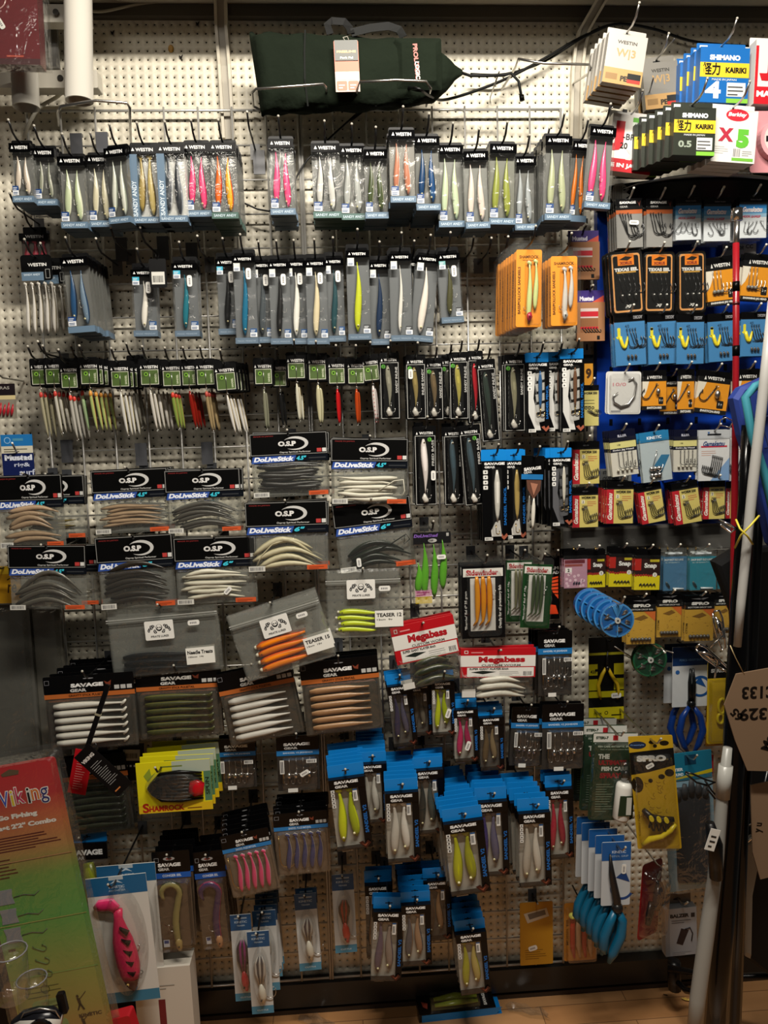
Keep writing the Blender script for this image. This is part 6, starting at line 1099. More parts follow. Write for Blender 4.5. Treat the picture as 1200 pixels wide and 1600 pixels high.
# ---- green carry bag on the wire supports
P = [U(403, 62, .13)]; o0 = U(560, 115, .10); s0 = S(o0)
t = T('carry_bag', 'dark green fabric rod carry bag lying on wire supports', 'bag', 560, 115, 330, 120, .13)
sec = [(-160, 60, -62), (-152, 56, -60), (-130, 55, -58), (-95, 54, -58), (-60, 54, -56), (-20, 52, -54), (20, 49, -52), (55, 47, -50), (90, 44, -47), (118, 36, -40), (138, 24, -26), (152, 12, -10), (164, 5, -2)]
m = M(); v = []; N = 28; f = []
SS = []
for i in range(len(sec) - 1):
    for k in range(4):
        u = k / 4; SS.append([sec[i][j] * (1 - u) + sec[i + 1][j] * u for j in range(3)])
SS.append(list(sec[-1]))
for i_, q_ in enumerate(SS): q_.append(max(0, 1 - i_ / 14))
rnd = random.Random(5)
for i, (x, a, b, sk) in enumerate(SS):
    c, h = (a + b) / 2, (a - b) / 2; dp = min(26, h * .55) * min(1, .18 + i / 7)
    for j in range(N):
        q = 2 * PI * j / N; wr = 1 + .035 * math.sin(i * .9 + j * 1.3) + .03 * math.sin(i * .37 - j * 2.1)
        sx = abs(math.sin(q)) ** .7 * (1 if math.sin(q) > 0 else -1); cz = abs(math.cos(q)) ** .75 * (1 if math.cos(q) > 0 else -1)
        v.append((x - h * cz * .11 * sk, c + h * cz * wr, dp * sx * wr))
for i in range(len(SS) - 1):
    for j in range(N): f.append((i * N + j, i * N + (j + 1) % N, (i + 1) * N + (j + 1) % N, (i + 1) * N + j))
f += [tuple(range(N - 1, -1, -1)), tuple((len(SS) - 1) * N + j for j in range(N))]
m.add(v, f, 'fabric', True); t.part('bag_body', m)
def ribbon(pts, w, k, th=1.2):
    m = M(); v = []
    for i, (x, z, q) in enumerate(pts):
        a = Vector(pts[min(i + 1, len(pts) - 1)]) - Vector(pts[max(i - 1, 0)]); a = Vector((-a.y, a.x)).normalized() * w / 2
        v += [(x + a.x, z + a.y, q), (x - a.x, z - a.y, q), (x - a.x, z - a.y, q + th), (x + a.x, z + a.y, q + th)]
    return m.add(v, [(i * 4 + j, i * 4 + (j + 1) % 4, i * 4 + 4 + (j + 1) % 4, i * 4 + 4 + j) for i in range(len(pts) - 1) for j in range(4)] + [(3, 2, 1, 0), tuple(len(v) - 4 + j for j in range(4))], k)
t.part('pocket', M().dome(rr(56, -34, 128, 42, 3), 22, 30, 10, 'fabric'), 'flat pocket with small lettering'); t.part('pocket_lettering', M().txt('PROLOGIC', 88, 4, 7, 30.5, '#b5402c', w=52, rot=-86, bold=.04).txt('LOGIC', 89.5, -9, 6.5, 30.8, '#b5b3ab', w=26, rot=-86, bold=.04))
t.part('carry_strap', ribbon([(-42, 50, 16), (-46, 66, 12), (-38, 72, 10), (-20, 71, 10), (-12, 60, 14), (-10, 50, 18)], 11, '#060706/.7')); t.part('carry_handle', ribbon([(-10, 52, 16), (20, 60, 14), (48, 64, 12), (64, 58, 14), (70, 44, 20)], 12, '#070907/.7'))
t.part('seam_strap', ribbon([(-80, 54, 20), (-82, 20, 27), (-83, -20, 27), (-80, -56, 18)], 2.5, '#0a0e09/.8')); t.part('end_cord', M().tube([(160, 2, 0), (176, -4, 2), (196, -6, 6), (230, -5, 6), (240, -2, 6), (252, -14, 6), (256, -38, 8)], 2.3, '#070807/.6', 6).tube([(256, -36, 8), (257, -44, 8)], 4, '#050505/.4', 8))
t = T('swing_ticket', 'orange swing ticket with dark flap on the green bag', 'ticket', 542, 104, 40, 78, .18, 1)
t.part('orange_card', M().box(-19, -38, 19, 38, 0, 1.2, '#c9521c/.4', 2).rect(-19, -38, 19, -8, 1.3, '#c4a898').box(-17, -36, -1, -22, 1.3, 1.5, '#c05a34', 2).box(1, -36, 17, -22, 1.3, 1.5, '#c05a34', 2).box(-17, -20, -1, -8, 1.3, 1.5, '#d8b8a4', 2).box(1, -20, 17, -8, 1.3, 1.5, '#d8b8a4', 2).lines(-14, -33, -4, -25, 1.7, '#ecdccc', 2, .4).lines(4, -33, 14, -25, 1.7, '#ecdccc', 2, .4)); t.part('dark_flap', M().box(-18, 8, 18, 38, 1.4, 2.4, '#26281a/.4').txt('FREELINE', 0, 21, 3.4, 2.6, '#d9b470', w=30, bold=.05).txt('Park Pal', 0, 12, 3.4, 2.6, '#d8d4c8', w=20, bold=.03)); t.part('string_loop', M().tube([(0, 36, 2), (-4, 42, 2), (3, 44, 1), (5, 38, 1)], .5, '#c9c5b8', 4))
# wire supports
def wirebar(px, lab, d0=.03, r=.0026, col='steel'):
    P = [U(*q) for q in px]; o = P[0]; m = M().tube([(p.x - o.x, p.z - o.z, -(p.y - o.y)) for p in P], r, col, 8)
    world_mesh('wire_support_bar', m, lab, 'display bar', loc=o, group='wire support bars above the grid')
wirebar([(410, 172, .03), (396, 166, .03), (394, 145, .20), (400, 139, .21), (505, 131, .21), (509, 136, .20), (514, 164, .03)], 'wire support bar under the wide end of the green bag')
wirebar([(556, 166, .03), (558, 140, .19), (562, 128, .21), (618, 125, .21), (666, 127, .21), (673, 138, .20), (666, 166, .03)], 'wire support bar under the pocket of the green bag')
wirebar([(92, 196, .03), (90, 175, .20), (95, 166, .22), (150, 157, .22), (198, 161, .22), (203, 168, .21), (205, 238, .04)], 'wire support bar above the first lure boxes')
wirebar([(784, 140, .02), (805, 106, .14), (810, 92, .18), (850, 99, .19), (921, 101, .19), (925, 112, .17), (896, 130, .02)], 'bright empty wire bar beside the green bag cord')
def cable(px, r, k, lab, name='cable', cat='cable'):
    P = [U(*q) for q in px]; Q = []
    for i in range(len(P) - 1):
        a, b, c, e = P[max(i - 1, 0)], P[i], P[i + 1], P[min(i + 2, len(P) - 1)]
        for j in range(6):
            u = j / 6; Q.append(.5 * ((2 * b) + (c - a) * u + (2 * a - 5 * b + 4 * c - e) * u * u + (3 * b - a - 3 * c + e) * u ** 3))
    Q.append(P[-1]); o = Q[0]; world_mesh(name, M().tube([(p.x - o.x, p.z - o.z, -(p.y - o.y)) for p in Q], r, k, 6), lab, cat, loc=o)
cable([(548, 188, .03), (610, 143, .05), (650, 138, .2), (672, 150, .15), (700, 155, .08), (780, 128, .05), (850, 92, .04), (905, 60, .03), (960, 38, .03), (1020, 45, .02), (1090, 66, .02), (1200, 74, .02)], .0032, '#0a0a0a/.4', 'long black cable sagging from the green bag to the corner')
cable([(735, 116, .04), (790, 116, .04), (850, 96, .03), (905, 62, .03), (950, 40, .03)], .0032, '#0c0c0c/.4', 'second black cable beside the rod bag cord')
cable([(300, 265, .04), (420, 330, .05), (480, 250, .04), (560, 175, .03)], .0022, '#0d0d0d/.4', 'thin black cable drooping behind the upper wire grids')
cable([(38, 214, .03), (44, 196, .05), (62, 168, .06), (88, 152, .05), (104, 138, .03)], .0038, '#b8b3a4/.4', 'cream cable hanging from the white tube bracket')
cable([(128, 0, .04), (132, 14, .04), (160, 18, .03), (210, 8, .02), (260, 2, .02)], .003, '#a39c8c/.5', 'grey cable along the ceiling edge by the white tubes')
# ---- white display tubes on their frame, top corner
def tube_thing(cx, ya, yb, r, L, d):
    a, b = U(cx, ya, d), U(cx + (6 if r > 25 else 3), yb, d); R = r * S(b); m = M(); H_ = a.z - b.z; n = 28
    v = []; f = []
    for x0, z0, rr_ in ((0, 0, R), (0, H_, R), (0, 0, R * .88), (0, H_ * .3, R * .88)):
        for j in range(n): q = 2 * PI * j / n; v.append((x0 + (a.x - b.x) * z0 / H_ + rr_ * math.cos(q), z0, rr_ * math.sin(q)))
    for j in range(n):
        k = (j + 1) % n; f += [(j, k, n + k, n + j), (j, k, 2 * n + k, 2 * n + j), (2 * n + j, 2 * n + k, 3 * n + k, 3 * n + j)]
    world_mesh('display_tube', M().add(v, f, '#c9c5bb/.3', True), L, 'display tube', loc=b, group='white plastic display tubes')
tube_thing(121, -60, 158, 21, 'long white plastic tube in the top corner', .17)
tube_thing(38, 110, 168, 20, 'short white plastic tube under the red box', .14)
t = T('tube_frame', 'white steel frame holding the display tubes', 'bracket', 75, 80, 150, 140, .08)
t.part('crossbar', M().box(-110, 36, 70, 62, -8, 14, '#bab5a9/.35', 2)); t.part('crossbar', M().box(-110, -62, 78, -36, -8, 18, '#c4bfb2/.35', 2))
for x, z in ((22, 48), (-60, 48), (22, -48)): t.part('bolt', M().prism(ell(x, z, 4.5, 4.5, 14), 18, 20, '#35332f/.3'))
t = T('window_box', 'dark red carton hanging in the top corner', 'box', 22, 48, 92, 122, .21, -1)
t.part('carton', M().box(-46, -61, 46, 61, 0, 24, '#5c0c14/.25').rect(-46, -61, 46, -52, 24.3, '#3a070c').txt('gy', -14, 34, 18, 24.6, '#c9a9a4', w=20, shear=.3).ring(-18, 34, 15, 16.5, 24.5, '#b58a86', 22, 0, 360, 1.1).lines(-44, -50, -16, -42, 24.6, '#c8a49c', 3, .4).lines(-4, -50, 38, -45, 24.6, '#a8402c', 1, .5).lines(-30, 0, 8, 3, 24.6, '#8a3a3c', 1, .4)); t.part('price_sticker', price(-10, -2, -60, 17, 8, 24.8)); t.part('clear_bag', M().dome(rr(-47, -62, 56, 62, 0), 0, 26, 1, 'bag'))
t = T('cable_box', 'grey plastic box of wires behind the white frame', 'box', 62, 78, 52, 60, .03); t.part('case', M().box(-26, -30, 30, 30, 0, 6, '#6f6d6a/.4').lines(-10, -26, 20, 22, 6.3, '#38363a', 5, .2)); t.part('lid', M().dome(rr(-26, -30, 30, 30, 2), 6, 12, 2, 'clear'))
# ---- hanging bits of the middle left
t = T('rod_ring_rest', 'black strapped handle hanging across the white bait tray', 'tool', 150, 1128, 30, 150, .30, -21)
t.part('strap', M().box(-3.8, -52, 3.8, 64, 0, 4, '#08080a/.35', 1.5)); t.part('band', M().box(-4.8, 12, 4.8, 15, -.5, 4.8, '#8d8770/.4')); t.part('clip', M().tube([(4, -40, 3), (10, -44, 4), (14, -36, 4), (10, -31, 4), (6, -36, 3)], .9, 'dsteel', 6))
t = T('swing_ticket', 'red swing ticket hanging from the black strap', 'ticket', 126, 1206, 30, 80, .27, -14); t.part('card', M().box(-14, -36, 14, 36, 0, 1, '#b3121c/.4').lines(-8, -28, 8, 28, 1.2, '#d88a84', 14, .25))
t = T('swing_ticket', 'black swing ticket crossing over the red one', 'ticket', 160, 1202, 36, 90, .31, 43); t.part('card', M().box(-16, -48, 16, 44, 0, 1, '#08080a/.35').txt('VIKING', -2, 28, 6, 1.2, '#cfc9c4', w=24, bold=.05, rot=0).lines(-10, -26, 12, 18, 1.2, '#9a9a98', 12, .22).lines(-12, -40, 6, -36, 1.2, '#c9783c', 1, .5))
t = T('jig_card', 'black barcode card beneath the white bait tray', 'fishing lure', 205, 1190, 42, 60, .10, -3); t.part('card', M().box(-20, -30, 20, 30, 0, 1.2, BK)); t.part('barcode_label', M().rect(-12, 2, 14, 20, 1.4, '#cfccc2').bars(-8, 6, 10, 14, 1.6, '#222222', 11)); t.part('icon_strip', M().rect(-8, -8, -5, -5, 1.4, '#cfcfcc').rect(-2, -8, 1, -5, 1.4, '#cfcfcc').rect(4, -8, 7, -5, 1.4, '#cfcfcc'))
t = T('soft_lure_pack', 'blue-tabbed bag behind the rainbow instruction pack', 'fishing lure', 140, 1360, 60, 130, .10, 0); t.part('blue_tab', tab(60, 130, 0, 18, SBL)); t.part('header', M().box(-30, 20, 30, 47, 0, 4, BK).txt('SAVAGE', 0, 32, 9, 4.2, '#dededb', w=46, bold=.06).txt('GEAR', -14, 23, 6, 4.2, '#c8c8c5', w=18)); t.part('lure', M().loft([(0, 14, 3), (2, -10, 4), (0, -40, 4), (0, -60, 3)], [8, 12, 12, 4], '#7c8420/.3', '#5a6018/.3', 10)); t.part('clear_bag', M().dome(rr(-30, -65, 30, 20, 2), 0, 9, 3, 'bag')); hang(t, t.L, 0, 8)
# ================================================================ LOWER RIGHT: TOOLS AND DISPENSERS
def drum(cx, cy, R, d, L, ka, kb, r=0):
    t = T('split_shot_dispenser', L, 'fishing tackle', cx, cy, 2 * R, 2 * R, d, r)
    m = M().prism(ell(0, 0, R, R, 36), 0, 9, ka).ring(0, 0, R * .9, R, 9.2, kb, 36)
    for i in range(6):
        a = PI / 6 + i * PI / 3; c, s = math.cos(a), math.sin(a); m.prism([(c * 4 - s * 1, s * 4 + c * 1), (c * R * .9 - s * 1, s * R * .9 + c * 1), (c * R * .9 + s * 1, s * R * .9 - c * 1), (c * 4 + s * 1, s * 4 - c * 1)], 9, 11, kb)
    t.part('case', m); m = M().prism([(-1, 5), (1, 5), (R * .34, R * .88), (-R * .34, R * .88)], 9.3, 10.4, kb).poly(ell(0, R * .8, 2.2, 1.6, 10), 10.6, '#0c2038'); t.part('closed_segment', m)
    t.part('hub', M().prism(ell(0, 0, 4.6, 4.6, 16), 9, 12.5, '#cfd0cc/.3').poly(ell(0, 0, 1.6, 1.6, 10), 12.7, '#1c1c1c'))
    rnd = random.Random(int(cx))
    for i in range(5):
        a = i * PI / 3 + PI * 5 / 6 + .2; q = R * .6
        for k in range(2): t.part('shot', M().loft([(q * math.cos(a) - 5 + k * 2, q * math.sin(a) + k * 4 - 2, 9.6), (q * math.cos(a) + rnd.uniform(-2, 2), q * math.sin(a) + k * 4, 10.4), (q * math.cos(a) + 5, q * math.sin(a) + k * 3 - 1, 9.6)], [1, 2.2, 1], 'steel', '#4c4a48/.3', 6))
    t.part('clear_lid', M().dome(ell(0, 0, R * .97, R * .97, 32), 9.5, 13.5, 1.5, 'clear')); return t
t = drum(961, 967, 27, .26, 'blue round dispenser of split shot, front of the drum stack', '#17599c/.3', '#3f86c4/.3'); stack(t, 4, .028, 'blue round dispenser', .4, -3.5, 1.5, drop=('shot', 'hub', 'closed_segment', 'clear_lid'), jr=0)
peg(t.top(0, 2), .26, t.L, plate=False, y0=.004, col='steel')
t = drum(1012, 1028, 27, .12, 'dark green round dispenser below the gold rig cards', '#0b3a24/.3', '#1c5c3c/.3'); peg(t.top(0, 2), .12, t.L, plate=False, y0=.004, col='steel', ext=.09, rise=.0)
def card(name, cx, y0, y1, w, L, cat, d, r=0, yaw=0): return T(name, L, cat, cx, (y0 + y1) / 2, w, y1 - y0, d, r, yaw=yaw)
t = card('plier_card', 947, 994, 1126, 56, 'yellow and black card of yellow-handled braid scissors', 'fishing tool', .07); z = 66
m = M().box(-28, -z, 28, z, 0, 1.2, '#0c0c0c/.35').rect(-28, 38, 28, 42, 1.4, '#8f8a1c')
for y in (2, -22): m.rect(-28, y + 4, -14, y + 22, 1.4, '#b3aa14').rect(12, y + 4, 28, y + 22, 1.4, '#b3aa14')
m.rect(-28, -30, 28, -20, 1.4, '#b3aa14').rect(-28, -z, 28, -46, 1.4, '#cfc31c').txt('STORM', -14, -56, 4, 1.6, '#22200c', w=12).ring(0, -55, 2, 3, 1.6, '#22200c', 10).rect(-8, 12, -18, 16, 1.6, '#121212').rect(8, -60, 24, -58, 1.6, '#22200c').txt('420', -21, 12, 5, 1.8, '#121212', w=9)
t.part('backing_card', m)
t.part('handle', M().tube([(-1, 20, 4), (-8, 8, 5), (-14, -8, 5), (-12, -24, 5), (-10, -32, 4)], [2, 3, 3, 2.4, 1.5], '#c9a91c/.35', 8)); t.part('handle', M().tube([(1, 20, 4), (6, 8, 5), (16, -8, 5), (18, -20, 5), (17, -32, 4)], [2, 3, 3, 2.4, 1.5], '#c9a91c/.35', 8)); t.part('blade', M().tube([(-1, 18, 4), (0, 30, 4), (1, 44, 4)], [3, 2, 1], 'dsteel', 8).ball((0, 18, 5), 4, 'dsteel', 8, 5)); t.part('price_sticker', price(14, -26, 2, 16, 8, 6)); hang(t, t.L, 0, 4, plate=False)
def pliers(t, x, z, L, kb, kh, s=1.0, spread=1.0):
    t.part('jaws', M().tube([(x - 2, z, 5), (x - 3, z - 22 * s, 5), (x - 1, z - 52 * s, 5)], [1.6, 3, 4.5], kb, 8).tube([(x + 2, z, 5), (x + 4, z - 22 * s, 5), (x + 2, z - 52 * s, 5)], [1.6, 3, 4.5], kb, 8).ball((x, z - 56 * s, 5), 7 * s, kb, 10, 6))
    for a in (-1, 1): t.part('handle', M().tube([(x + a * 3, z - 60 * s, 5), (x + a * (10 + 4 * spread) * s, z - 76 * s, 6), (x + a * (12 + 7 * spread) * s, z - 100 * s, 6), (x + a * (8 + 4 * spread) * s, z - 122 * s, 6), (x + a * 5 * s, z - 134 * s, 6)], [3, 5, 5.6, 4.8, 2.6], kh, 10))
t = card('plier_card', 1077, 1008, 1174, 56, 'white and blue card of blue-handled pliers', 'fishing tool', .10); z = 83
m = M().box(-28, z - 96, 28, z, 0, 1.2, '#c4c8ca/.45').rect(-28, z - 30, 28, z, 1.4, '#0c2c58').txt('FORCE HEAVY DUTY', 2, z - 21, 3.4, 1.6, '#5c80a8', w=38).ring(17, z - 64, 13, 17, 1.5, '#174c8c', 20, -120, 130).poly([(8, z - 58), (26, z - 66), (16, z - 48)], 1.6, '#174c8c').poly(ell(-20, z - 40, 3.4, 3.4, 12), 1.6, '#2a5c9c'); t.part('backing_card', m); pliers(t, 1, z - 34, 0, '#101214/.25', '#0e3278/.3'); hang(t, t.L, 0, 5, plate=False); stack(t, 1, .03, 'plier card', 1, -5)
t = card('knife_card', 1120, 1030, 1166, 32, 'yellow card of folding scissors beside the blue pliers', 'fishing tool', .12); t.part('backing_card', M().box(-16, -66, 16, 66, 0, 1.2, '#d2b01c/.4', 3).rect(-16, 40, 16, 66, 1.4, '#0e0e0c').txt('SPRO', 0, 52, 6, 1.6, '#c9c9c4', w=22, bold=.06)); t.part('scissor_ring', M().tube([(6 + 6 * math.cos(i * PI / 6), -4 + 12 * math.sin(i * PI / 6), 5) for i in range(13)], 2.4, '#e0c818/.3', 8, False)); t.part('scissor_ring', M().tube([(4 + 5 * math.cos(i * PI / 6), -24 + 8 * math.sin(i * PI / 6), 5) for i in range(13)], 2.2, '#e0c818/.3', 8, False)); t.part('blister', M().dome(rr(-14, -62, 15, 38, 3), 1.4, 10, 2, 'blister')); hang(t, t.L, 0, 4, plate=False)
t = card('lure_card', 1116, 1100, 1166, 28, 'amber blister edge beneath the yellow scissors', 'fishing tool', .07); t.part('backing_card', M().box(-14, -33, 14, 33, 0, 1.2, '#c98a18/.4', 2)); t.part('round_weight', M().ring(0, -16, 4, 6, 2, '#7c4c0c', 16)); t.part('blister', M().dome(rr(-12, -30, 12, 28, 2), 1.4, 8, 2, 'blister'))
t = card('spray_blister', 957, 1142, 1284, 72, 'green blister pack of white antiseptic spray bottle', 'fish care spray', .21, -3); z = 71
m = M().box(-36, -z, 36, z, 0, 1.2, '#1c3522/.4', 5).rect(-34, z - 15, 36, z - 1, 1.4, '#c9c9c0').txt('STERI-7', -20, z - 8, 4.6, 1.6, '#17301c', w=20, bold=.05).rect(-3, z - 12, 5, z - 4, 1.6, '#a82028').txt('FISH CARE ANTISEPTIC SPRAY', 2, z - 22, 3.2, 1.6, '#aab8a8', w=56, bold=.03).txt('Part of our Aquaculture Range', 2, z - 27, 2.6, 1.6, '#93a390', w=48)
m.txt('THE', -16, z - 38, 8, 1.6, '#c9cec4', w=18, bold=.06).txt('ULTIMATE', -2, z - 48, 8, 1.6, '#8c1820', w=44, bold=.06).txt('FISH CARE', 2, z - 58, 7, 1.6, '#c9cec4', w=42, bold=.06).txt('SPRAY', -4, z - 69, 9, 1.6, '#8c1820', w=34, bold=.06).lines(-26, -z + 14, 4, z - 80, 1.6, '#6f8470', 12, .3); t.part('backing_card', m)
t.part('bottle', M().loft([(11, -z + 6, 12), (12, -z + 10, 12), (15, -z + 60, 12), (15.5, -z + 64, 12), (16, -z + 68, 12)], [11, 13, 13, 12, 7], '#d6d4cc/.35', '#d6d4cc/.35', 16, .9), 'white bottle'); t.part('bottle_label', M().prism([(3, -z + 18), (21, -z + 18), (23, -z + 50), (5, -z + 50)], 23, 24.2, '#20301e/.4').rect(15, -z + 20, 23, -z + 48, 24.4, '#b9b8ae')); t.part('spray_head', M().loft([(16, -z + 68, 12), (17, -z + 76, 12), (16, -z + 86, 14)], [7, 7.5, 4], '#0e1210/.25', '#0e1210/.25', 12)); t.part('clear_cap', M().loft([(16, -z + 68, 12), (17, -z + 82, 12), (16, -z + 98, 12), (16, -z + 100, 12)], [9, 9.5, 9, 2], 'blister', 'blister', 14)); t.part('blister', M().dome(rr(-35, -z + 2, 35, z - 16, 6), 1.4, 6, 2, 'blister')); hang(t, t.L, 0, 0, plate=False, col='steel'); stack(t, 2, .05, 'spray blister', 1, -4, -1, drop=('bottle_label', 'spray_head', 'clear_cap'))
t = card('plier_blister', 1023, 1146, 1330, 66, 'tall yellow fish-scale card with black and yellow pliers', 'fishing tool', .255, 5, yaw=-14); z = 92
m = M().box(-33, -z, 33, z, 0, 1.4, '#b8941c/.4', 2).poly([(-33, 66), (33, 72), (33, 44), (-6, 34), (-33, 30)], 1.6, '#0c0c0c').txt('SPRO', -1, 56, 10, 1.8, '#cfcfca', w=44, bold=.08).poly(ell(-20, 78, 13, 6, 16), 1.7, '#14243c').txt('Freestyle', -20, 78, 3, 1.9, '#6c8cc0', w=20)
for x, y, a, b in ((-25, 14, 9, 13), (2, 82, 5, 3), (20, 80, 7, 4), (-5, 20, 3.4, 3.4), (12, 26, 5, 4), (24, 32, 7, 6), (6, 76, 3, 3)): m.poly(ell(x, y, a, b, 14), 1.7, '#1c160c')
rnd = random.Random(2)
for i in range(24): x, y = rnd.uniform(-28, 20), rnd.uniform(-40, 20); m.ring(x, y, 3.4, 4.1, 1.6, '#7c5a14', 8, 200 if i % 2 else 120, 320 if i % 2 else 240)
m.txt('Cutting Pliers', -27, -50, 4, 1.7, '#5c3c10', w=40, rot=88); t.part('backing_card', m)
t.part('handle', M().tube([(-20, -24, 8), (-10, -36, 9), (6, -40, 10), (24, -40, 9)], [4, 6, 6, 4], '#141412/.3', 10)); 
for i in range(3): t.part('grip_patch', M().prism(ell(-10 + i * 11, -35 - i * 1.5, 3.4, 5, 12, rot=20), 14, 16.6, '#d2bc24/.35'))
t.part('handle', M().tube([(-26, -82, 8), (-14, -72, 9), (4, -68, 9), (18, -58, 9), (26, -48, 8)], [3, 5, 4, 4, 3], '#cbb31c/.3', 10)); t.part('coil', M().tube([(-14 + i * 1.2, -52 + 7 * math.sin(i * .9), 9 + 2 * math.cos(i * .9)) for i in range(28)], 1.5, '#151412/.3', 6)); t.part('price_sticker', price(-4, 44, 28, 13, 7, 2.2)); t.part('blister', M().dome(rr(-30, -z + 4, 30, 62, 6), 1.6, 18, 2, 'blister')); hang(t, t.L, 0, 6, plate=False, col='steel'); hang(t, t.L.replace('tall', 'tall glossy'), 6, 10, plate=False, col='steel', ext=.02) if 0 else None
t = card('glove_pack', 1078, 1170, 1396, 78, 'clear pack of long grey gloves with teal header', 'gloves', .13, 4); z = 113
t.part('header_card', M().box(-39, z - 44, 39, z, 0, 2, '#1a6f8c/.4').txt('FILETIER', -20, z - 26, 5, 2.2, '#dce8ec', w=26, bold=.05).txt('ALLROUND', -20, z - 34, 5, 2.2, '#dce8ec', w=26, bold=.05).rect(-4, z - 20, 14, z - 4, 2.2, '#0e3a54').poly([(-39, z - 44), (39, z - 36), (39, z - 30), (-39, z - 42)], 2.3, '#c9b818')); t.part('backing_card', M().box(-39, -z, 39, z - 44, 0, .8, '#8fb2c4/.4'))
m = M().prism([(-26, -z + 18), (18, -z + 14), (28, -20), (30, 40), (20, 56), (-18, 58), (-28, 40), (-24, -20)], 1, 8, '#34363a/.6'); t.part('glove', m)
for i in range(5): t.part('finger', M().loft([(-20 + i * 11, 44 - abs(i - 2) * 2, 6), (-20 + i * 11, 60 - abs(i - 2) * 4, 8), (-19 + i * 11, 72 - abs(i - 2) * 7, 7)], [5.6, 5.4, 3.4], '#3a3c40/.6', '#3a3c40/.6', 10))
t.part('clear_bag', M().dome(rr(-40, -z - 2, 40, z - 36, 3), 0, 14, 6, 'blister')); hang(t, t.L, 0, 6, plate=False, col='steel')
t = card('red_card', 1104, 1178, 1262, 20, 'red and white card slotted behind the white rod', 'fishing tool', .09); t.part('printed_card', M().box(-10, -42, 10, 42, 0, 1, '#b3141f/.4').rect(-10, -10, 10, 6, 1.2, '#d6d2cc').txt('RED', -1, 22, 7, 1.2, '#e0dcd6', w=22, rot=88, bold=.05).poly([(-10, -30), (10, -20), (10, -42), (-10, -42)], 1.2, '#cfccc6'))
def fcard(cx, y0, y1, w, L, d, n):
    t = card('forceps_card', cx, y0, y1, w, L, 'fishing tool', d, -1); z = t.H / 2
    t.part('backing_card', M().box(-w / 2, z - 104, w / 2, z, 0, 1.2, '#b9bec2/.45', 2).rect(-w / 2, z - 30, w / 2, z, 1.4, '#1a5494').txt('KINETIC', 4, z - 16, 4.4, 1.6, '#c3d2e4', w=22).txt('PISTOL GRIP', 4, z - 23, 3, 1.6, '#93aecb', w=30).ring(10, z - 76, 15, 19, 1.5, '#173e78', 20, 150, 330).poly([(0, z - 58), (22, z - 66), (14, z - 46)], 1.6, '#173e78'))
    t.part('jaws', M().tube([(-11, z - 18, 4), (-8, z - 50, 5), (0, z - 92, 6), (2, z - 112, 6)], [1.5, 5, 7, 6], '#1c1a1a/.3', 8).ball((1, z - 104, 7), 9, '#1a1a1a/.3', 10, 6))
    t.part('handle', M().tube([(-2, z - 110, 6), (-10, z - 128, 7), (-18, z - 148, 7), (-20, z - 168, 7), (-16, z - 180, 6)], [5, 7, 8, 8, 3], '#0d5878/.35', 10)); t.part('handle', M().tube([(3, z - 110, 6), (10, z - 126, 7), (8, z - 150, 7), (-4, z - 178, 7), (-10, z - 196, 6)], [5, 7, 8, 8, 3], '#0d5878/.35', 10)); t.part('price_sticker', price(12, z - 44, 88, 16, 7, 2)); hang(t, L, 0, 5, plate=False, col='steel'); stack(t, n, .026, 'forceps card', 1, -4.5, 1.2, drop=('price_sticker',))
fcard(961, 1310, 1512, 46, 'blue and white card of teal-handled gripping pliers', .25, 4)
t = card('tool_blister', 1015, 1338, 1470, 50, 'red blister pack of dark hand tool turned edge-on', 'fishing tool', .20, -6, yaw=32); t.part('backing_card', M().box(-25, -60, 25, 60, 0, 1.4, '#7c0e14/.35', 6)); t.part('motor', M().loft([(8, 30, 10), (4, 18, 14), (0, 4, 16), (-2, -10, 14)], [6, 11, 12, 7], '#2a2020/.2', '#58504c/.2', 12)); t.part('grip', M().loft([(-6, 0, 8), (-10, -16, 9), (-12, -34, 8)], [6, 8, 5], '#160c0c/.25', '#160c0c/.25', 10)); t.part('blister', M().dome(rr(-23, -56, 23, 50, 6), 1.5, 24, 6, 'blister')); t.part('price_sticker', price(18, 34, 60, 14, 8, 2)); hang(t, t.L, 0, 4, plate=False, col='steel'); 
t = card('gadget_box', 1058, 1408, 1486, 52, 'white carton printed with a black lanyard gadget', 'box', .08, 2); z = 39; t.part('carton', M().box(-25, -z, 25, z, 0, 14, '#a3a6ac/.5').rect(-25, -z, -18, z, 14.1, '#8d9096').txt('BALZER', -2, z - 12, 6, 14.3, '#26262c', w=30, bold=.06).rect(16, z - 16, 22, z - 9, 14.3, '#26262c').lines(-15, z - 24, 18, z - 17, 14.3, '#5c5e66', 2, .3).poly([(-8, -18), (2, -22), (12, 2), (0, 6)], 14.4, '#2a2024').tube([(6, 4, 14.6), (14, 6, 14.6), (18, -4, 14.6), (16, -16, 14.6)], .9, '#2a2024', 5).lines(-14, -z + 2, 18, -z + 8, 14.3, '#8a8c94', 2, .3)); t.part('hang_tab', M().box(-22, z, 22, z + 16, 0, 1, '#6b6258/.5').poly(ell(0, z + 7, 6, 2, 10), 1.2, '#1c1816')); peg((t.p.x, 0, t.p.z + (z + 7) * t.s), t.d, t.L, plate=False, y0=.004, col='steel')
t = card('lure_card', 838, 1406, 1510, 52, 'ochre card showing its plain back with barcode sticker', 'fishing lure', .07); t.part('backing_card', M().box(-26, -52, 26, 52, 0, 1, '#b5831c/.45', 2).lines(-18, -42, 18, -24, 1.2, '#7c5410', 5, .25)); t.part('barcode_label', M().poly([(-20, 34), (16, 42), (20, 28), (-14, 18)], 1.4, '#c9bfae').poly([(-14, 33), (13, 39), (15, 31), (-11, 24)], 1.5, '#6a625a')); t.part('price_sticker', price(-6, -24, 15, 14, 8, 1.3)); peg(t.top(0, 2), t.d, t.L, ext=.01, rise=.005)
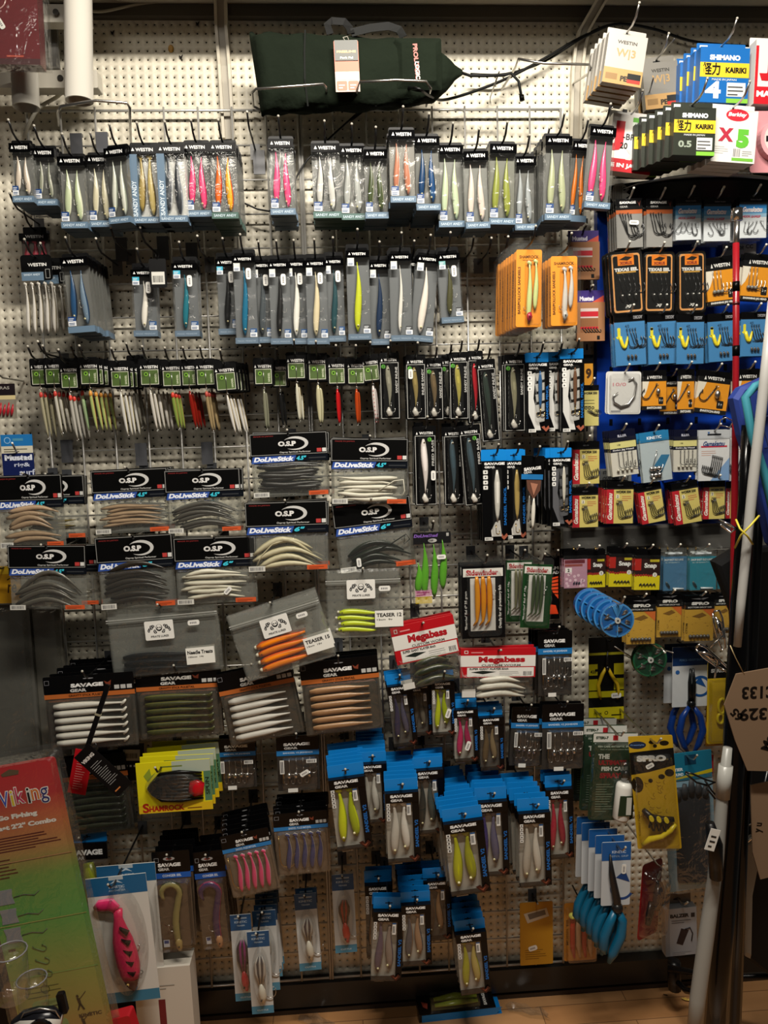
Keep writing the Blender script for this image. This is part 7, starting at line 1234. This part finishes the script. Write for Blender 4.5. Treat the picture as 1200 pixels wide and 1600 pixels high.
t = card('lure_blister', 906, 1404, 1504, 52, 'ochre blister of four red and clear rubber eels', 'soft bait', .09); t.part('backing_card', M().box(-25, -49, 25, 47, 0, 1, '#c0802a/.45', 3).txt('MUSSEL EEL', -20, 0, 3.6, 1.2, '#5c3410', w=44, rot=90))
for i, k in enumerate(('#b82c18/.3', '#c9a888/.3', '#b82c18/.3', '#c9a888/.3')): t.part('eel_lure', M().loft([(-12 + i * 9, 30, 5), (-13 + i * 9, 10, 5), (-13 + i * 9, -20, 5), (-10 + i * 9, -42, 4)], [3, 4.2, 4.2, 1.6], k, k, 8)); t.part('tail_disc', M().ball((-14 + i * 10, 30, 7), 6, '#c8c85c/.2', 10, 6, .8))
t.part('blister', M().dome(rr(-24, -47, 25, 40, 4), 1.2, 12, 2, 'blister').box(-27, -50, 27, 54, -.4, 0, 'blister', 4)); peg(t.top(0, 0), t.d, t.L, ext=.01, rise=.005, plate=False)
# ================================================================ BARE HOOKS
def bare(px, py, d0, L, tx=0, ty=0, plate=True, ext=.15, y0=.03, tip='#c9c5b8', col='dsteel', rise=.02):
    p = U(px, py, y0); peg(p, y0, '', tip=tip, ext=ext, plate='#6d6c6a/.3' if plate is True else plate, lab=L, y0=y0, col=col, rise=rise)
for q in (
    (184, 416, 'bare hook between the mackerel box and the white slim box'), (205, 400, 'bare hook just above the white slim box'), (247, 400, 'bare hook beside the black barcode ticket'),
    (328, 412, 'bare hook beside the teal slim box'), (722, 412, 'first bare hook in the gap before the orange blisters'), (747, 414, 'middle bare hook in the gap before the orange blisters'),
    (771, 412, 'last bare hook in the gap before the orange blisters'), (399, 236, 'bare hook between the two hot pink boxes'), (62, 352, 'bare hook sticking out over the rose lure pack'),
    (101, 562, 'bare hook above the small lure cards'), (600, 570, 'bare hook between small and outlined lure cards')): bare(q[0], q[1], 0, q[2])
for x, y, L in ((120, 228, 'grey hook plate above the grey-green twin box'), (160, 226, 'grey hook plate above the cream twin box'), (255, 388, 'grey hook plate behind the barcode ticket'), (300, 398, 'grey hook plate over the teal slim box'), (105, 705, 'grey hook plate above the tan worm bags'), (221, 710, 'grey hook plate above the middle worm bags'), (324, 708, 'grey hook plate above the smoky worm bag'), (405, 254, 'long grey hook plate beside the lone pink box'), (190, 390, 'grey hook plate left empty by the mackerel box')):
    p = U(x, y, .034); o = world_mesh('hook_plate', M().box(-.013, -.026, .013, .02, 0, .003, '#55565a/.3').box(-.013, .02, .013, .026, -.008, .003, '#55565a/.3'), L, 'hook plate', loc=p, group='spare hook plates on the wire grid')
def wallhook(px, L, r=.0016, col='steel'): wp = [U(*q) for q in px]; o = wp[0]; world_mesh('wire_hook', M().tube([(p.x - o.x, p.z - o.z, -(p.y - o.y)) for p in wp], r, col, 6), L, 'hook', loc=o)
wallhook([(766, 158, .002), (766, 152, .05), (780, 112, .12)], 'loose wire hook above the grid corner'); wallhook([(1022, 96, .02), (1034, 84, .08), (1054, 60, .16)], 'long wire hook rising over the silver cartons')
wallhook([(1000, 196, .02), (1010, 160, .10), (1021, 122, .18)], 'slanted wire hook over the braid carton'); wallhook([(940, 175, .08), (955, 170, .2), (957, 168, .26)], 'short hook above the last pink lure box')
wallhook([(992, 1020, .01), (1022, 1012, .1), (1052, 1020, .2)], 'bare wire hook beside the green dispenser'); wallhook([(965, 1020, .01), (985, 1028, .1), (992, 1030, .12), (960, 1010, .14)], 'bent wire hook below the blue dispensers')
for x in (896, 930, 996, 1008, 1030, 1043, 1074, 1087): wallhook([(x, 846, .002), (x, 850, .03), (x + .5, 858, .14)], 'small brass hook in the pegboard row under the shelf', .0018, 'brass')
for o in [o for o in COL.objects if o.name.startswith('wire_hook') and o.get('label', '').startswith('small brass')]: o['group'] = 'small brass hooks under the shelf'
t = card('paper_note', 1155, 381, 402, 54, 'handwritten paper note behind the red rod', 'note', .05); t.part('paper', M().box(-27, -11, 27, 11, 0, .5, '#c9c9c9/.6').txt('NOT FOR', -8, 4, 6, .8, '#2c2c30', w=30, shear=.2).txt('CC', 16, 6, 6, .8, '#2c2c30', w=12))
t = card('paper_note', 962, 732, 754, 50, 'handwritten paper strip above the red and yellow cards', 'note', .045); t.part('paper', M().box(-25, -11, 25, 11, 0, .5, '#8c8e8c/.6').txt('STUFF', -12, 5, 5, .8, '#1c1c20', w=18, shear=.2).txt('OUT FOR SALE', 0, -4, 5, .8, '#1c1c20', w=42, shear=.2))
def clip(cx, cy, L, d, r):
    t = T('steel_clip', L, 'clip', cx, cy, 50, 60, d, r)
    t.part('wire_jaw', M().tube([(-22, 22, 0), (-16, 28, 2), (-6, 20, 3), (10, 0, 3), (24, -18, 2), (22, -24, 1), (6, -12, 0), (-12, 6, 0), (-22, 20, 0)], 1.8, 'chrome', 8)); t.part('wire_jaw', M().tube([(-18, 16, 4), (-4, 12, 6), (8, -2, 6), (2, -20, 5), (0, -30, 4)], 1.5, 'chrome', 8)); t.part('barrel', M().loft([(-12, 14, 3), (0, 4, 4), (12, -8, 3)], [3, 5, 3], 'chrome', 'dsteel', 10))
clip(1111, 1030, 'open chrome clip above the yellow scissors card', .26, 8); clip(1122, 985, 'chrome clip under the cut-off gold rig card', .16, -30)
t = T('steel_clip', 'dark wire clip in front of the grey gloves', 'clip', 1096, 1226, 60, 50, .30, 0); t.part('wire_jaw', M().tube([(-26, 22, 0), (-16, 20, 3), (4, 10, 4), (20, 4, 3), (10, -2, 0), (-8, 4, 0), (-26, 20, 0)], 1.6, 'dsteel', 8)); t.part('wire_jaw', M().tube([(4, 8, 4), (14, -8, 4), (26, -22, 3), (22, -24, 1), (8, -6, 1)], 1.6, 'dsteel', 8))
# ================================================================ LEFT EDGE AND FLOOR
t = card('rod_combo_pack', 62, 1172, 1650, 142, 'long rainbow paper blister of a childs rod combo', 'fishing set', .36, 7.5); z = 230; W_ = 142
m = M().box(-W_ / 2, -z, W_ / 2, z, 0, 1.2, 'rigpaper', 6); t.part('instruction_paper', m)
m = M()
cols = ['#3b4fb8', '#d8c82c', '#d84c8c', '#ece8e0', '#2f8c4c', '#2a2a8c']
for i, (c, x) in enumerate(zip('Viking', (-17, -5, 7, 20, 30, 44))):
    w_, h_ = {'V': (14, 24), 'i': (4, 24), 'k': (12, 26), 'n': (11, 17), 'g': (12, 24)}[c]; zz = z - 54 - (4 if c == 'g' else -3 if c == 'k' else 0)
    m.txt(c, x, zz, h_ + 2.5, 1.5, '#eae4dc', w=w_ + 2.5, bold=.05).txt(c, x, zz, h_, 1.8, ['#3b4fb8', '#d8c02c', '#c22c5c', '#16161a', '#d8782c', '#2a2a6c'][i], w=w_, bold=.0)
m.txt('The', -52, z - 26, 12, 1.5, '#eae4dc', w=26, shear=.2).txt('Go Fishing', -4, z - 84, 10, 1.5, '#eae4dc', w=62, bold=.06).txt("Spincast 2'2\" Combo", -6, z - 100, 10, 1.5, '#eae4dc', w=118, bold=.06); t.part('title_print', m)
m = M().lines(-62, z - 138, 62, z - 112, 1.5, '#5c1c14', 6, .4).lines(-62, z - 180, -18, z - 146, 1.5, '#5c2c14', 6, .35).lines(-62, z - 300, -44, z - 292, 1.5, '#1c2c14', 1, .5)
for i in range(3): m.prism([(-62, z - 222 - i * 32), (-36, z - 222 - i * 32), (-38, z - 210 - i * 32), (-36, z - 198 - i * 32), (-62, z - 198 - i * 32), (-60, z - 210 - i * 32)], 1.4, 1.8, '#8c8f94').tube([(-36, z - 212 - i * 32, 1.8), (-20, z - 210 - i * 32, 1.8), (-4, z - 214 - i * 32, 1.8), (4, z - 208 - i * 32, 1.8)], .5, '#5c5c54', 4)
for i in range(3): jhook(m, -24, z - 300 - i * 22, 20, '#4c6a3c', 1.8, 1, .6, 60)
m.ring(-20, z - 372, 6, 7.2, 1.6, '#2c4c1c', 16).rect(-20.5, z - 366, -19.5, z - 350, 1.6, '#2c4c1c').lines(-50, z - 384, 8, z - 360, 1.6, '#2c4c1c', 3, .12).rect(-66, z - 156, 66, z - 154.6, 2, '#b98a5c').rect(-68, z - 258, 68, z - 256.8, 2, '#a9a85c').rect(-68, z - 348, 68, z - 347, 2, '#7cae5c')
for i in range(2):
    q = z - 402 - i * 36; m.box(-46, q - 14, 4, q + 12, 1.4, 1.7, '#7f9a5c', 8).rect(-38, q - 1, 2, q + 1, 1.9, '#16200c').poly(ell(-32, q, 3.6, 3.6, 10), 2, '#16200c').lines(-30, q + 4, -4, q + 10, 1.9, '#4c6a3c', 3, .3)
    m.poly(ell(26, q + 8, 2.2, 2.6, 8), 1.9, '#101408').poly([(24, q + 5), (29, q + 4), (30, q - 6), (26, q - 7)], 1.9, '#101408').poly([(27, q - 6), (30, q - 6), (34, q - 16), (31, q - 16)], 1.9, '#101408').poly([(26, q - 6), (28, q - 8), (24, q - 16), (22, q - 15)], 1.9, '#101408').tube([(28, q + 2, 2), (40, q + 14, 2)], .5, '#101408', 4)
m.txt('KINETIC', 40, -z + 32, 6, 1.6, '#2c1c0c', w=36, bold=.04); t.part('diagram_print', m); t.part('blister', M().dome(rr(-W_ / 2 - 8, -z - 2, W_ / 2 + 8, z + 12, 8), 0, 26, 6, 'clear').box(-W_ / 2 - 12, -z - 4, W_ / 2 + 12, z + 20, -1, -.4, 'blister', 10)); t.part('tab_hole', M().poly([(-14, z - 14), (0, z - 8), (14, z - 12), (12, z - 18), (-12, z - 18)], 1.6, '#5c4a34'))
t = card('tall_carton', 268, 1478, 1660, 84, 'tall white carton with dark red stripe standing on the floor', 'box', .16, 1); t.part('carton', M().box(-42, -91, 42, 91, 0, 40, '#c9c1b4/.5').rect(-8, -91, 2, 40, 40.3, '#6b1820').lines(-20, 56, 20, 66, 40.3, '#8a847a', 2, .3).ring(-24, 60, 3, 4.4, 40.3, '#6a665e', 10)); t.o.location.z += .0
t = card('grey_sheet', 28, 950, 1190, 76, 'tall dim translucent plastic sleeve behind the bagged worms', 'plastic sleeve', .06); t.part('sleeve', M().box(-44, -130, 30, 130, 0, 10, '#56554f/.35', 2)); t.part('fold', M().dome(rr(-40, -126, 26, 126, 2), 10, 16, 5, 'bag'))
t = card('grey_sheet', 82, 950, 1180, 46, 'narrow dim plastic sleeve beside the wire grid edge', 'plastic sleeve', .05); t.part('sleeve', M().box(-24, -120, 22, 120, 0, 8, '#625f56/.35', 2)); t.part('fold', M().dome(rr(-22, -118, 20, 118, 2), 8, 14, 5, 'bag'))
t = card('lure_bag', 10, 884, 942, 46, 'yellow bag poking out behind the grey worm bag', 'soft bait', .10); t.part('bag_body', M().box(-23, -29, 23, 29, 0, 5, '#c9981c/.35', 2).rect(-23, 17, 23, 29, 5.2, '#e0bc2c').txt('re', 10, -6, 14, 5.2, '#3c2408', w=14, shear=.2).tube([(4, 8, 5.4), (12, 12, 5.4), (18, 6, 5.4)], .8, '#1c1408', 5)); hang(t, t.L, 0, 3, plate=False, y0=.004)
t = card('pot_reel', 66, 1556, 1620, 90, 'white and black spincast reel at the bottom corner', 'fishing reel', .60, 8); t.part('body', M().loft([(-40, 0, 10), (-20, 4, 14), (0, 2, 18), (22, 0, 18), (34, -4, 14)], [10, 20, 26, 24, 12], '#c9c5bc/.25', '#15151a/.25', 16, .8)); t.part('spool_cap', M().prism(ell(10, 2, 20, 18, 28), 32, 38, '#0a0a0b/.2').poly(ell(10, 2, 9, 6, 20), 38.3, '#c9c5bc').poly([(4, -2), (12, 8), (15, 6), (8, -4)], 38.6, '#0a0a0b')); t.part('bail_wire', M().tube([(-26, 10, 20), (-12, 30, 26), (14, 34, 28), (34, 22, 24), (36, 4, 20)], 1.2, 'steel', 6)); t.part('handle', M().box(34, 6, 46, 40, 6, 14, '#0c0c0d/.3', 3))
t = card('jar', 18, 1480, 1560, 50, 'dim empty clear plastic jar in the bottom corner', 'jar', .55); t.part('jar_wall', M().tube([(0, -40, 0), (0, 36, 0)], 25, 'clear', 20, True)); t.part('rim', M().tube([(25 * math.cos(i * PI / 8), 36, 25 * math.sin(i * PI / 8)) for i in range(17)], 1.2, '#77767a/.3', 6, False))
t = card('jar', 52, 1522, 1596, 44, 'second dim clear plastic jar nearer the rainbow pack', 'jar', .50); t.part('jar_wall', M().tube([(0, -36, 0), (0, 32, 0)], 22, 'clear', 20, True)); t.part('rim', M().tube([(22 * math.cos(i * PI / 8), 32, 22 * math.sin(i * PI / 8)) for i in range(17)], 1.2, '#77767a/.3', 6, False))
t = card('red_pouch', 196, 1572, 1640, 44, 'red and blue pouch below the pink shad card', 'pouch', .34, 12); t.part('pouch', M().dome(rr(-22, -34, 22, 34, 4), 0, 16, 4, '#a8141f/.35').rect(-22, -34, -10, 20, 16.2, '#22468c')); 
t = card('dark_bin', 20, 1440, 1640, 120, 'black plastic bin in the lower corner behind the jars', 'bin', .22); t.part('bin_body', M().dome(rr(-60, -100, 60, 60, 3), -60, 60, -6, '#0b0b0d/.5')); t.part('rim', M().box(-62, 54, 62, 60, -60, 62, '#141417/.4'))
# fallen lure pack on the floor
fp = U(712, 1580, .10); fp = CAM + (fp - CAM) * (CAM.z / (CAM.z - fp.z))
t = T('soft_lure_pack', 'fallen blue-tabbed pack of green lures lying on the floor', 'fishing lure', 0, 0, 118, 34, .1); t.s = S(fp); t.o.location = fp; t.o.rotation_euler = (math.radians(-82), 0, math.radians(3))
t.o.location.z = .022
w, h = 60, 17
t.part('box_body', M().box(-w, -h, w, h, -12, 3, BK).rect(-w + 20, -h + 5, w - 24, h - 5, 3.2, '#3a3d1c/.4')); t.part('lure', M().loft([(-34, 4, 7), (0, 6, 8), (34, 3, 7)], [3, 6, 3], '#8c9a2c/.25', '#5c6a24/.25', 10)); t.part('lure', M().loft([(-34, -7, 7), (0, -6, 8), (34, -6, 7)], [3, 5, 3], '#7c8a2c/.25', '#5c6a24/.25', 10)); t.part('clear_front', M().dome(rr(-w + 18, -h + 3, w - 22, h - 3, 2), 3, 13, 2, 'clear'))
t.part('blue_side', M().add([(-w + 4, -h - .4, -12), (w, -h - .4, -12), (w + 10, -h - .4, 2), (-w + 4, -h - .4, 2)], [(0, 1, 2, 3)], SBL)); t.part('blue_tab', M().box(w, -h, w + 10, h, -12, -10, SBL)); t.part('end_label', M().rect(w - 22, -h + 3, w - 8, h - 3, 3.3, '#0c0c0e').txt('SAVAGE', w - 15, 0, 5, 3.6, '#cfcfca', w=24, rot=90, bold=.05)); t.part('claw_emblem', M().poly([(-w + 6, 6), (-w + 16, 2), (-w + 14, -8), (-w + 8, -4)], 3.4, '#8b3a2c'))
def scrap(px, py, L, k, s, seed, col):
    p = U(px, py, .1); t0 = (0 - CAM.z) / (p.z - CAM.z); q = CAM + (p - CAM) * t0; rnd = random.Random(seed); m = M(); v = []; f = []; n = 7
    for i in range(n):
        for j in range(3): v.append((s * (i / n - .5) * 2 + rnd.uniform(-.1, .1) * s, .004 + rnd.random() * s * .25 * (1 if 0 < i < n - 1 else .2), s * .35 * (j - 1) * (.4 + .6 * math.sin(PI * (i + .5) / n)) + i * s * .12))
    for i in range(n - 1):
        for j in range(2): f.append((i * 3 + j, i * 3 + j + 1, i * 3 + 4 + j, i * 3 + 3 + j))
    world_mesh(k, m.add(v, f, col), L, 'litter', loc=(q.x, q.y, 0))
scrap(826, 1575, 'crumpled clear plastic bag on the wooden floor', 'plastic_scrap', .055, 3, 'grip'); scrap(500, 1590, 'flat clear plastic sleeve on the floor beneath the feather teasers', 'plastic_scrap', .05, 9, 'grip'); scrap(1072, 1562, 'small yellow crumb of packaging near the black foot', 'paper_crumb', .012, 5, '#c9a84c/.6'); scrap(1040, 1556, 'tiny dark leaf bit on the floor', 'leaf_crumb', .006, 6, '#1c140c/.6')
# ================================================================ FOREGROUND RODS AND CLOTHING, RIGHT EDGE
def rod(name, L, cat, segs, group=None):
    """segs: list of (part, [(px,py,d)...], [radius px...], material)"""
    o = bpy.data.objects.new(name, None); COL.objects.link(o); base = U(*segs[0][1][-1]); o.location = base; props(o, L, cat, group)
    for part, px, rad, k in segs:
        P = [U(*q) for q in px]; m = M().tube([(p.x - base.x, p.z - base.z, -(p.y - base.y)) for p in P], [r * S(p) for r, p in zip(rad, P)], k, 12)
        a = bpy.data.objects.new(part, m.mesh(part, 1)); COL.objects.link(a); a.parent = o
    return o
D = .42
rod('fishing_rod', 'red fishing rod with round steel tip ring', 'fishing rod', [
    ('blank', [(1150, 380, D), (1150, 530, D), (1149, 640, D), (1147, 900, D), (1143, 1200, D + .05)], [5, 5, 5, 6, 6.5], '#84101a/.3'),
    ('tip_ferrule', [(1152, 346, D), (1150, 384, D)], [4, 4.6], 'steel'), ('tip_ring', [(1151, 326, D - .005), (1151, 345, D - .005)], [9, 9], 'chrome'),
    ('thread_band', [(1150, 440, D), (1150, 455, D)], [5.6, 5.6], '#050505/.3'), ('thread_band', [(1150, 540, D), (1150, 556, D)], [5.6, 5.6], '#050505/.3'), ('thread_band', [(1150, 472, D), (1150, 476, D)], [5.8, 5.8], '#4c0810/.3'),
    ('line_guide', [(1126, 656, D + .02), (1134, 652, D + .04), (1146, 658, D + .02), (1140, 668, D + .0), (1124, 664, D), (1126, 656, D + .02)], [1, 1, 1, 1, 1, 1], 'chrome')])
D = .50
rod('fishing_rod', 'glossy black fishing rod running down to the floor', 'fishing rod', [
    ('blank', [(1168, 664, D), (1164, 780, D), (1156, 940, D), (1150, 1100, D), (1142, 1280, D), (1126, 1480, D), (1116, 1640, D)], [9, 10, 14, 17, 17, 18, 20], '#060607/.2'),
    ('line_guide', [(1124, 812, D + .02), (1136, 818, D + .05), (1150, 826, D + .03), (1142, 832, D), (1126, 820, D + .02)], [1.6, 2, 2, 2, 1.6], 'chrome')])
rod('fishing_rod', 'second black rod behind the cardboard tag', 'fishing rod', [
    ('blank', [(1190, 690, .46), (1181, 900, .46), (1172, 1080, .46), (1160, 1300, .46), (1146, 1620, .46)], [7, 8, 9, 9, 11], '#0a0a0b/.25')])
rod('cane_pole', 'pale grey pole crossing the blue chair and black garment', 'fishing rod', [
    ('pole', [(1208, 470, .56), (1194, 600, .56), (1176, 760, .55), (1158, 940, .53), (1152, 1010, .53)], [8, 8, 8, 7, 6], '#a9a8a4/.35')])
rod('cane_pole', 'long white pole wrapped with a black price band', 'fishing rod', [
    ('pole', [(1137, 1168, .56), (1129, 1240, .56), (1121, 1340, .56), (1104, 1460, .56), (1090, 1560, .56), (1083, 1640, .56)], [7, 9, 10, 12, 12, 12], '#8e8d87/.35'),
    ('collar', [(1134, 1196, .56), (1129, 1246, .56)], [11, 11], '#9a9993/.3'),
    ('price_band', [(1109, 1286, .58), (1117, 1320, .58), (1119, 1372, .58)], [7, 12, 10], '#0a0a0b/.35')])
a_ = U(1113, 1312, .60); m = M().box(-.009, -.02, .009, .02, 0, .001, '#d0cdc6/.5').lines(-.005, -.014, .006, .014, .0014, '#222222', 3, .35); o = world_mesh('price_tag', m, 'white price tag on the black band of the white pole', 'ticket', loc=a_); o.rotation_euler[1] = .3
rod('rod_tie', 'yellow twisted cord tied round the rods', 'cord', [('cord', [(1186, 806, .55), (1172, 822, .57), (1158, 836, .56), (1148, 856, .54)], [1.6, 1.6, 1.6, 1.6], '#c9b83c/.5'), ('cord', [(1150, 812, .55), (1156, 826, .57), (1168, 838, .57), (1176, 850, .55)], [1.6, 1.6, 1.6, 1.6], '#c9b83c/.5')])
rod('fishing_rod', 'slim dark rod with chrome line guide at the far edge', 'fishing rod', [('blank', [(1200, 1200, .38), (1180, 1300, .38), (1150, 1420, .38), (1128, 1640, .38)], [4, 5, 5, 7], '#0c0c10/.25'), ('line_guide', [(1170, 1290, .42), (1184, 1282, .44), (1186, 1300, .44), (1172, 1312, .42), (1160, 1322, .42)], [1.6, 1.6, 1.6, 1.6, 1.6], 'chrome'), ('reel_seat', [(1158, 1416, .40), (1150, 1450, .40)], [9, 9], 'steel')])
def slab(name, L, cat, px, d0, d1, k, extra=None, r=0):
    P = [U(x, y, d1) for x, y in px]; cx = sum(p.x for p in P) / len(P); cz = min(p.z for p in P); o = bpy.data.objects.new(name, None); COL.objects.link(o); o.location = (cx, -d0, cz); props(o, L, cat)
    part, = [extra or 'cloth']; pts = [(p.x - cx, p.z - cz) for p in P]
    if sum(pts[i][0] * pts[(i + 1) % len(pts)][1] - pts[(i + 1) % len(pts)][0] * pts[i][1] for i in range(len(pts))) < 0: pts.reverse()
    m = M().prism(pts, 0, (d1 - d0) * .75, k); m.dome(pts, (d1 - d0) * .75, d1 - d0, .012, k); a = bpy.data.objects.new(part, m.mesh(part, 1)); COL.objects.link(a); a.parent = o
    return o, cx, cz
o, cx, cz = slab('folding_chair', 'blue padded chair or mat with turquoise stitched rim', 'chair', [(1148, 622), (1160, 605), (1206, 585), (1250, 560), (1250, 900), (1206, 850), (1180, 740), (1160, 680)], .475, .50, '#17307c/.7', 'seat_pad')
P = [U(x, y, .505) for x, y in ((1206, 588), (1164, 606), (1150, 622), (1160, 680), (1180, 742), (1206, 856))]
a = bpy.data.objects.new('piped_rim', M().tube([(p.x - cx, p.z - cz, .062) for p in P], .0075, '#2c7c8c/.7', 8).mesh('piped_rim', 1)); COL.objects.link(a); a.parent = o
for q in (((1166, 660), (1206, 640)), ((1180, 700), (1210, 690)), ((1170, 640), (1206, 770))):
    A, B = U(*q[0], .505), U(*q[1], .505); a = bpy.data.objects.new('quilt_seam', M().tube([(A.x - cx, A.z - cz, .061), (B.x - cx, B.z - cz, .061)], .0014, '#0c1c54/.8', 6).mesh('quilt_seam', 1)); COL.objects.link(a); a.parent = o
slab('fishing_jacket', 'black jacket hanging behind the rods', 'clothing', [(1120, 880), (1150, 862), (1250, 850), (1250, 1100), (1156, 1090), (1150, 960)], .33, .36, '#0b0b0c/.8')
slab('shoulder_bag', 'large black bag hanging at the picture edge below the tag', 'bag', [(1166, 1180), (1250, 1150), (1250, 1560), (1168, 1500), (1162, 1400)], .34, .37, '#09090a/.7', 'bag_body')
slab('white_cover', 'crumpled white rod cover beside the black bag', 'cover', [(1166, 1316), (1182, 1308), (1190, 1330), (1176, 1400), (1174, 1500), (1166, 1496), (1163, 1420)], .395, .41, '#8f8a80/.5')
m = M()
t = T('cardboard_tag', 'brown cardboard sign with handwritten prices among the rods', 'sign', 1178, 1128, 110, 180, .52, 12); pts = [(-42, 40), (-14, 84), (60, 78), (60, -70), (20, -88), (-26, -74), (-36, -20)]
t.part('cardboard', M().prism(pts[::-1], 0, 2.4, 'cardboard')); t.part('handwriting', M().txt('C133', 16, 46, 20, 2.8, '#120c08', w=56, rot=168, bold=.03).txt('329', 0, 14, 20, 2.8, '#120c08', w=44, rot=168, bold=.03).txt('65', -26, 20, 14, 2.8, '#120c08', w=20, rot=120, bold=.03).txt('Master', 22, -22, 14, 2.8, '#120c08', w=60, rot=60, bold=.03).txt('DUO', 26, -58, 12, 2.8, '#120c08', w=34, rot=40, bold=.03)); t.part('string', M().tube([(-2, 80, 2), (-10, 110, 1), (-14, 130, 0)], .8, '#b8a478', 5))
t = T('cardboard_tag', 'second cardboard strip hanging at the picture edge', 'sign', 1194, 1310, 50, 200, .50, 2); t.part('cardboard', M().prism([(-22, 90), (30, 96), (30, -60), (-8, -66), (-20, -20)][::-1], 0, 2.4, 'cardboard').txt('y u', -8, 20, 12, 2.8, '#120c08', w=16, rot=80))
# rod stand foot and its curved tube
p = U(1053, 1530, .12); q = U(1140, 1590, .35)
t = rod('rod_stand', 'black steel rod stand foot on the floor', 'rod stand', [('cross_bar', [(1044, 1512, .14), (1120, 1528, .2), (1215, 1524, .3)], [5, 5, 5], '#0a0a0b/.3'), ('end_post', [(1053, 1502, .13), (1054, 1545, .13)], [10, 10], '#0c0c0d/.35'), ('curved_leg', [(1060, 1536, .16), (1072, 1548, .2), (1094, 1552, .26), (1098, 1566, .3), (1086, 1578, .34), (1100, 1594, .4), (1130, 1606, .44)], [4.5] * 7, '#0b0b0c/.25')])

t = T('adhesive_blob', 'small yellow adhesive blob stuck on the upper pegboard', 'stain', 267, 76, 10, 14, .001); t.part('blob', M().dome(ell(0, 0, 4.5, 6, 12), 0, 2.5, 1.5, '#b8861c/.4'))
for x, y, L in ((283, 90, 'dark torn fixing in the pegboard under the yellow blob'), (309, 38, 'dark torn fixing beside the cream shelf bracket'), (466, 24, 'dark torn fixing over the green bag handle'), (176, 52, 'dark torn fixing near the long white tube')):
    t = T('torn_fixing', L, 'fixing', x, y, 8, 10, .001); t.part('plug', M().prism([(-3, 3), (0, 1), (3, 4), (1, -1), (2, -5), (0, -2), (-2, -1)][::-1], 0, 2, '#16120e/.7'))
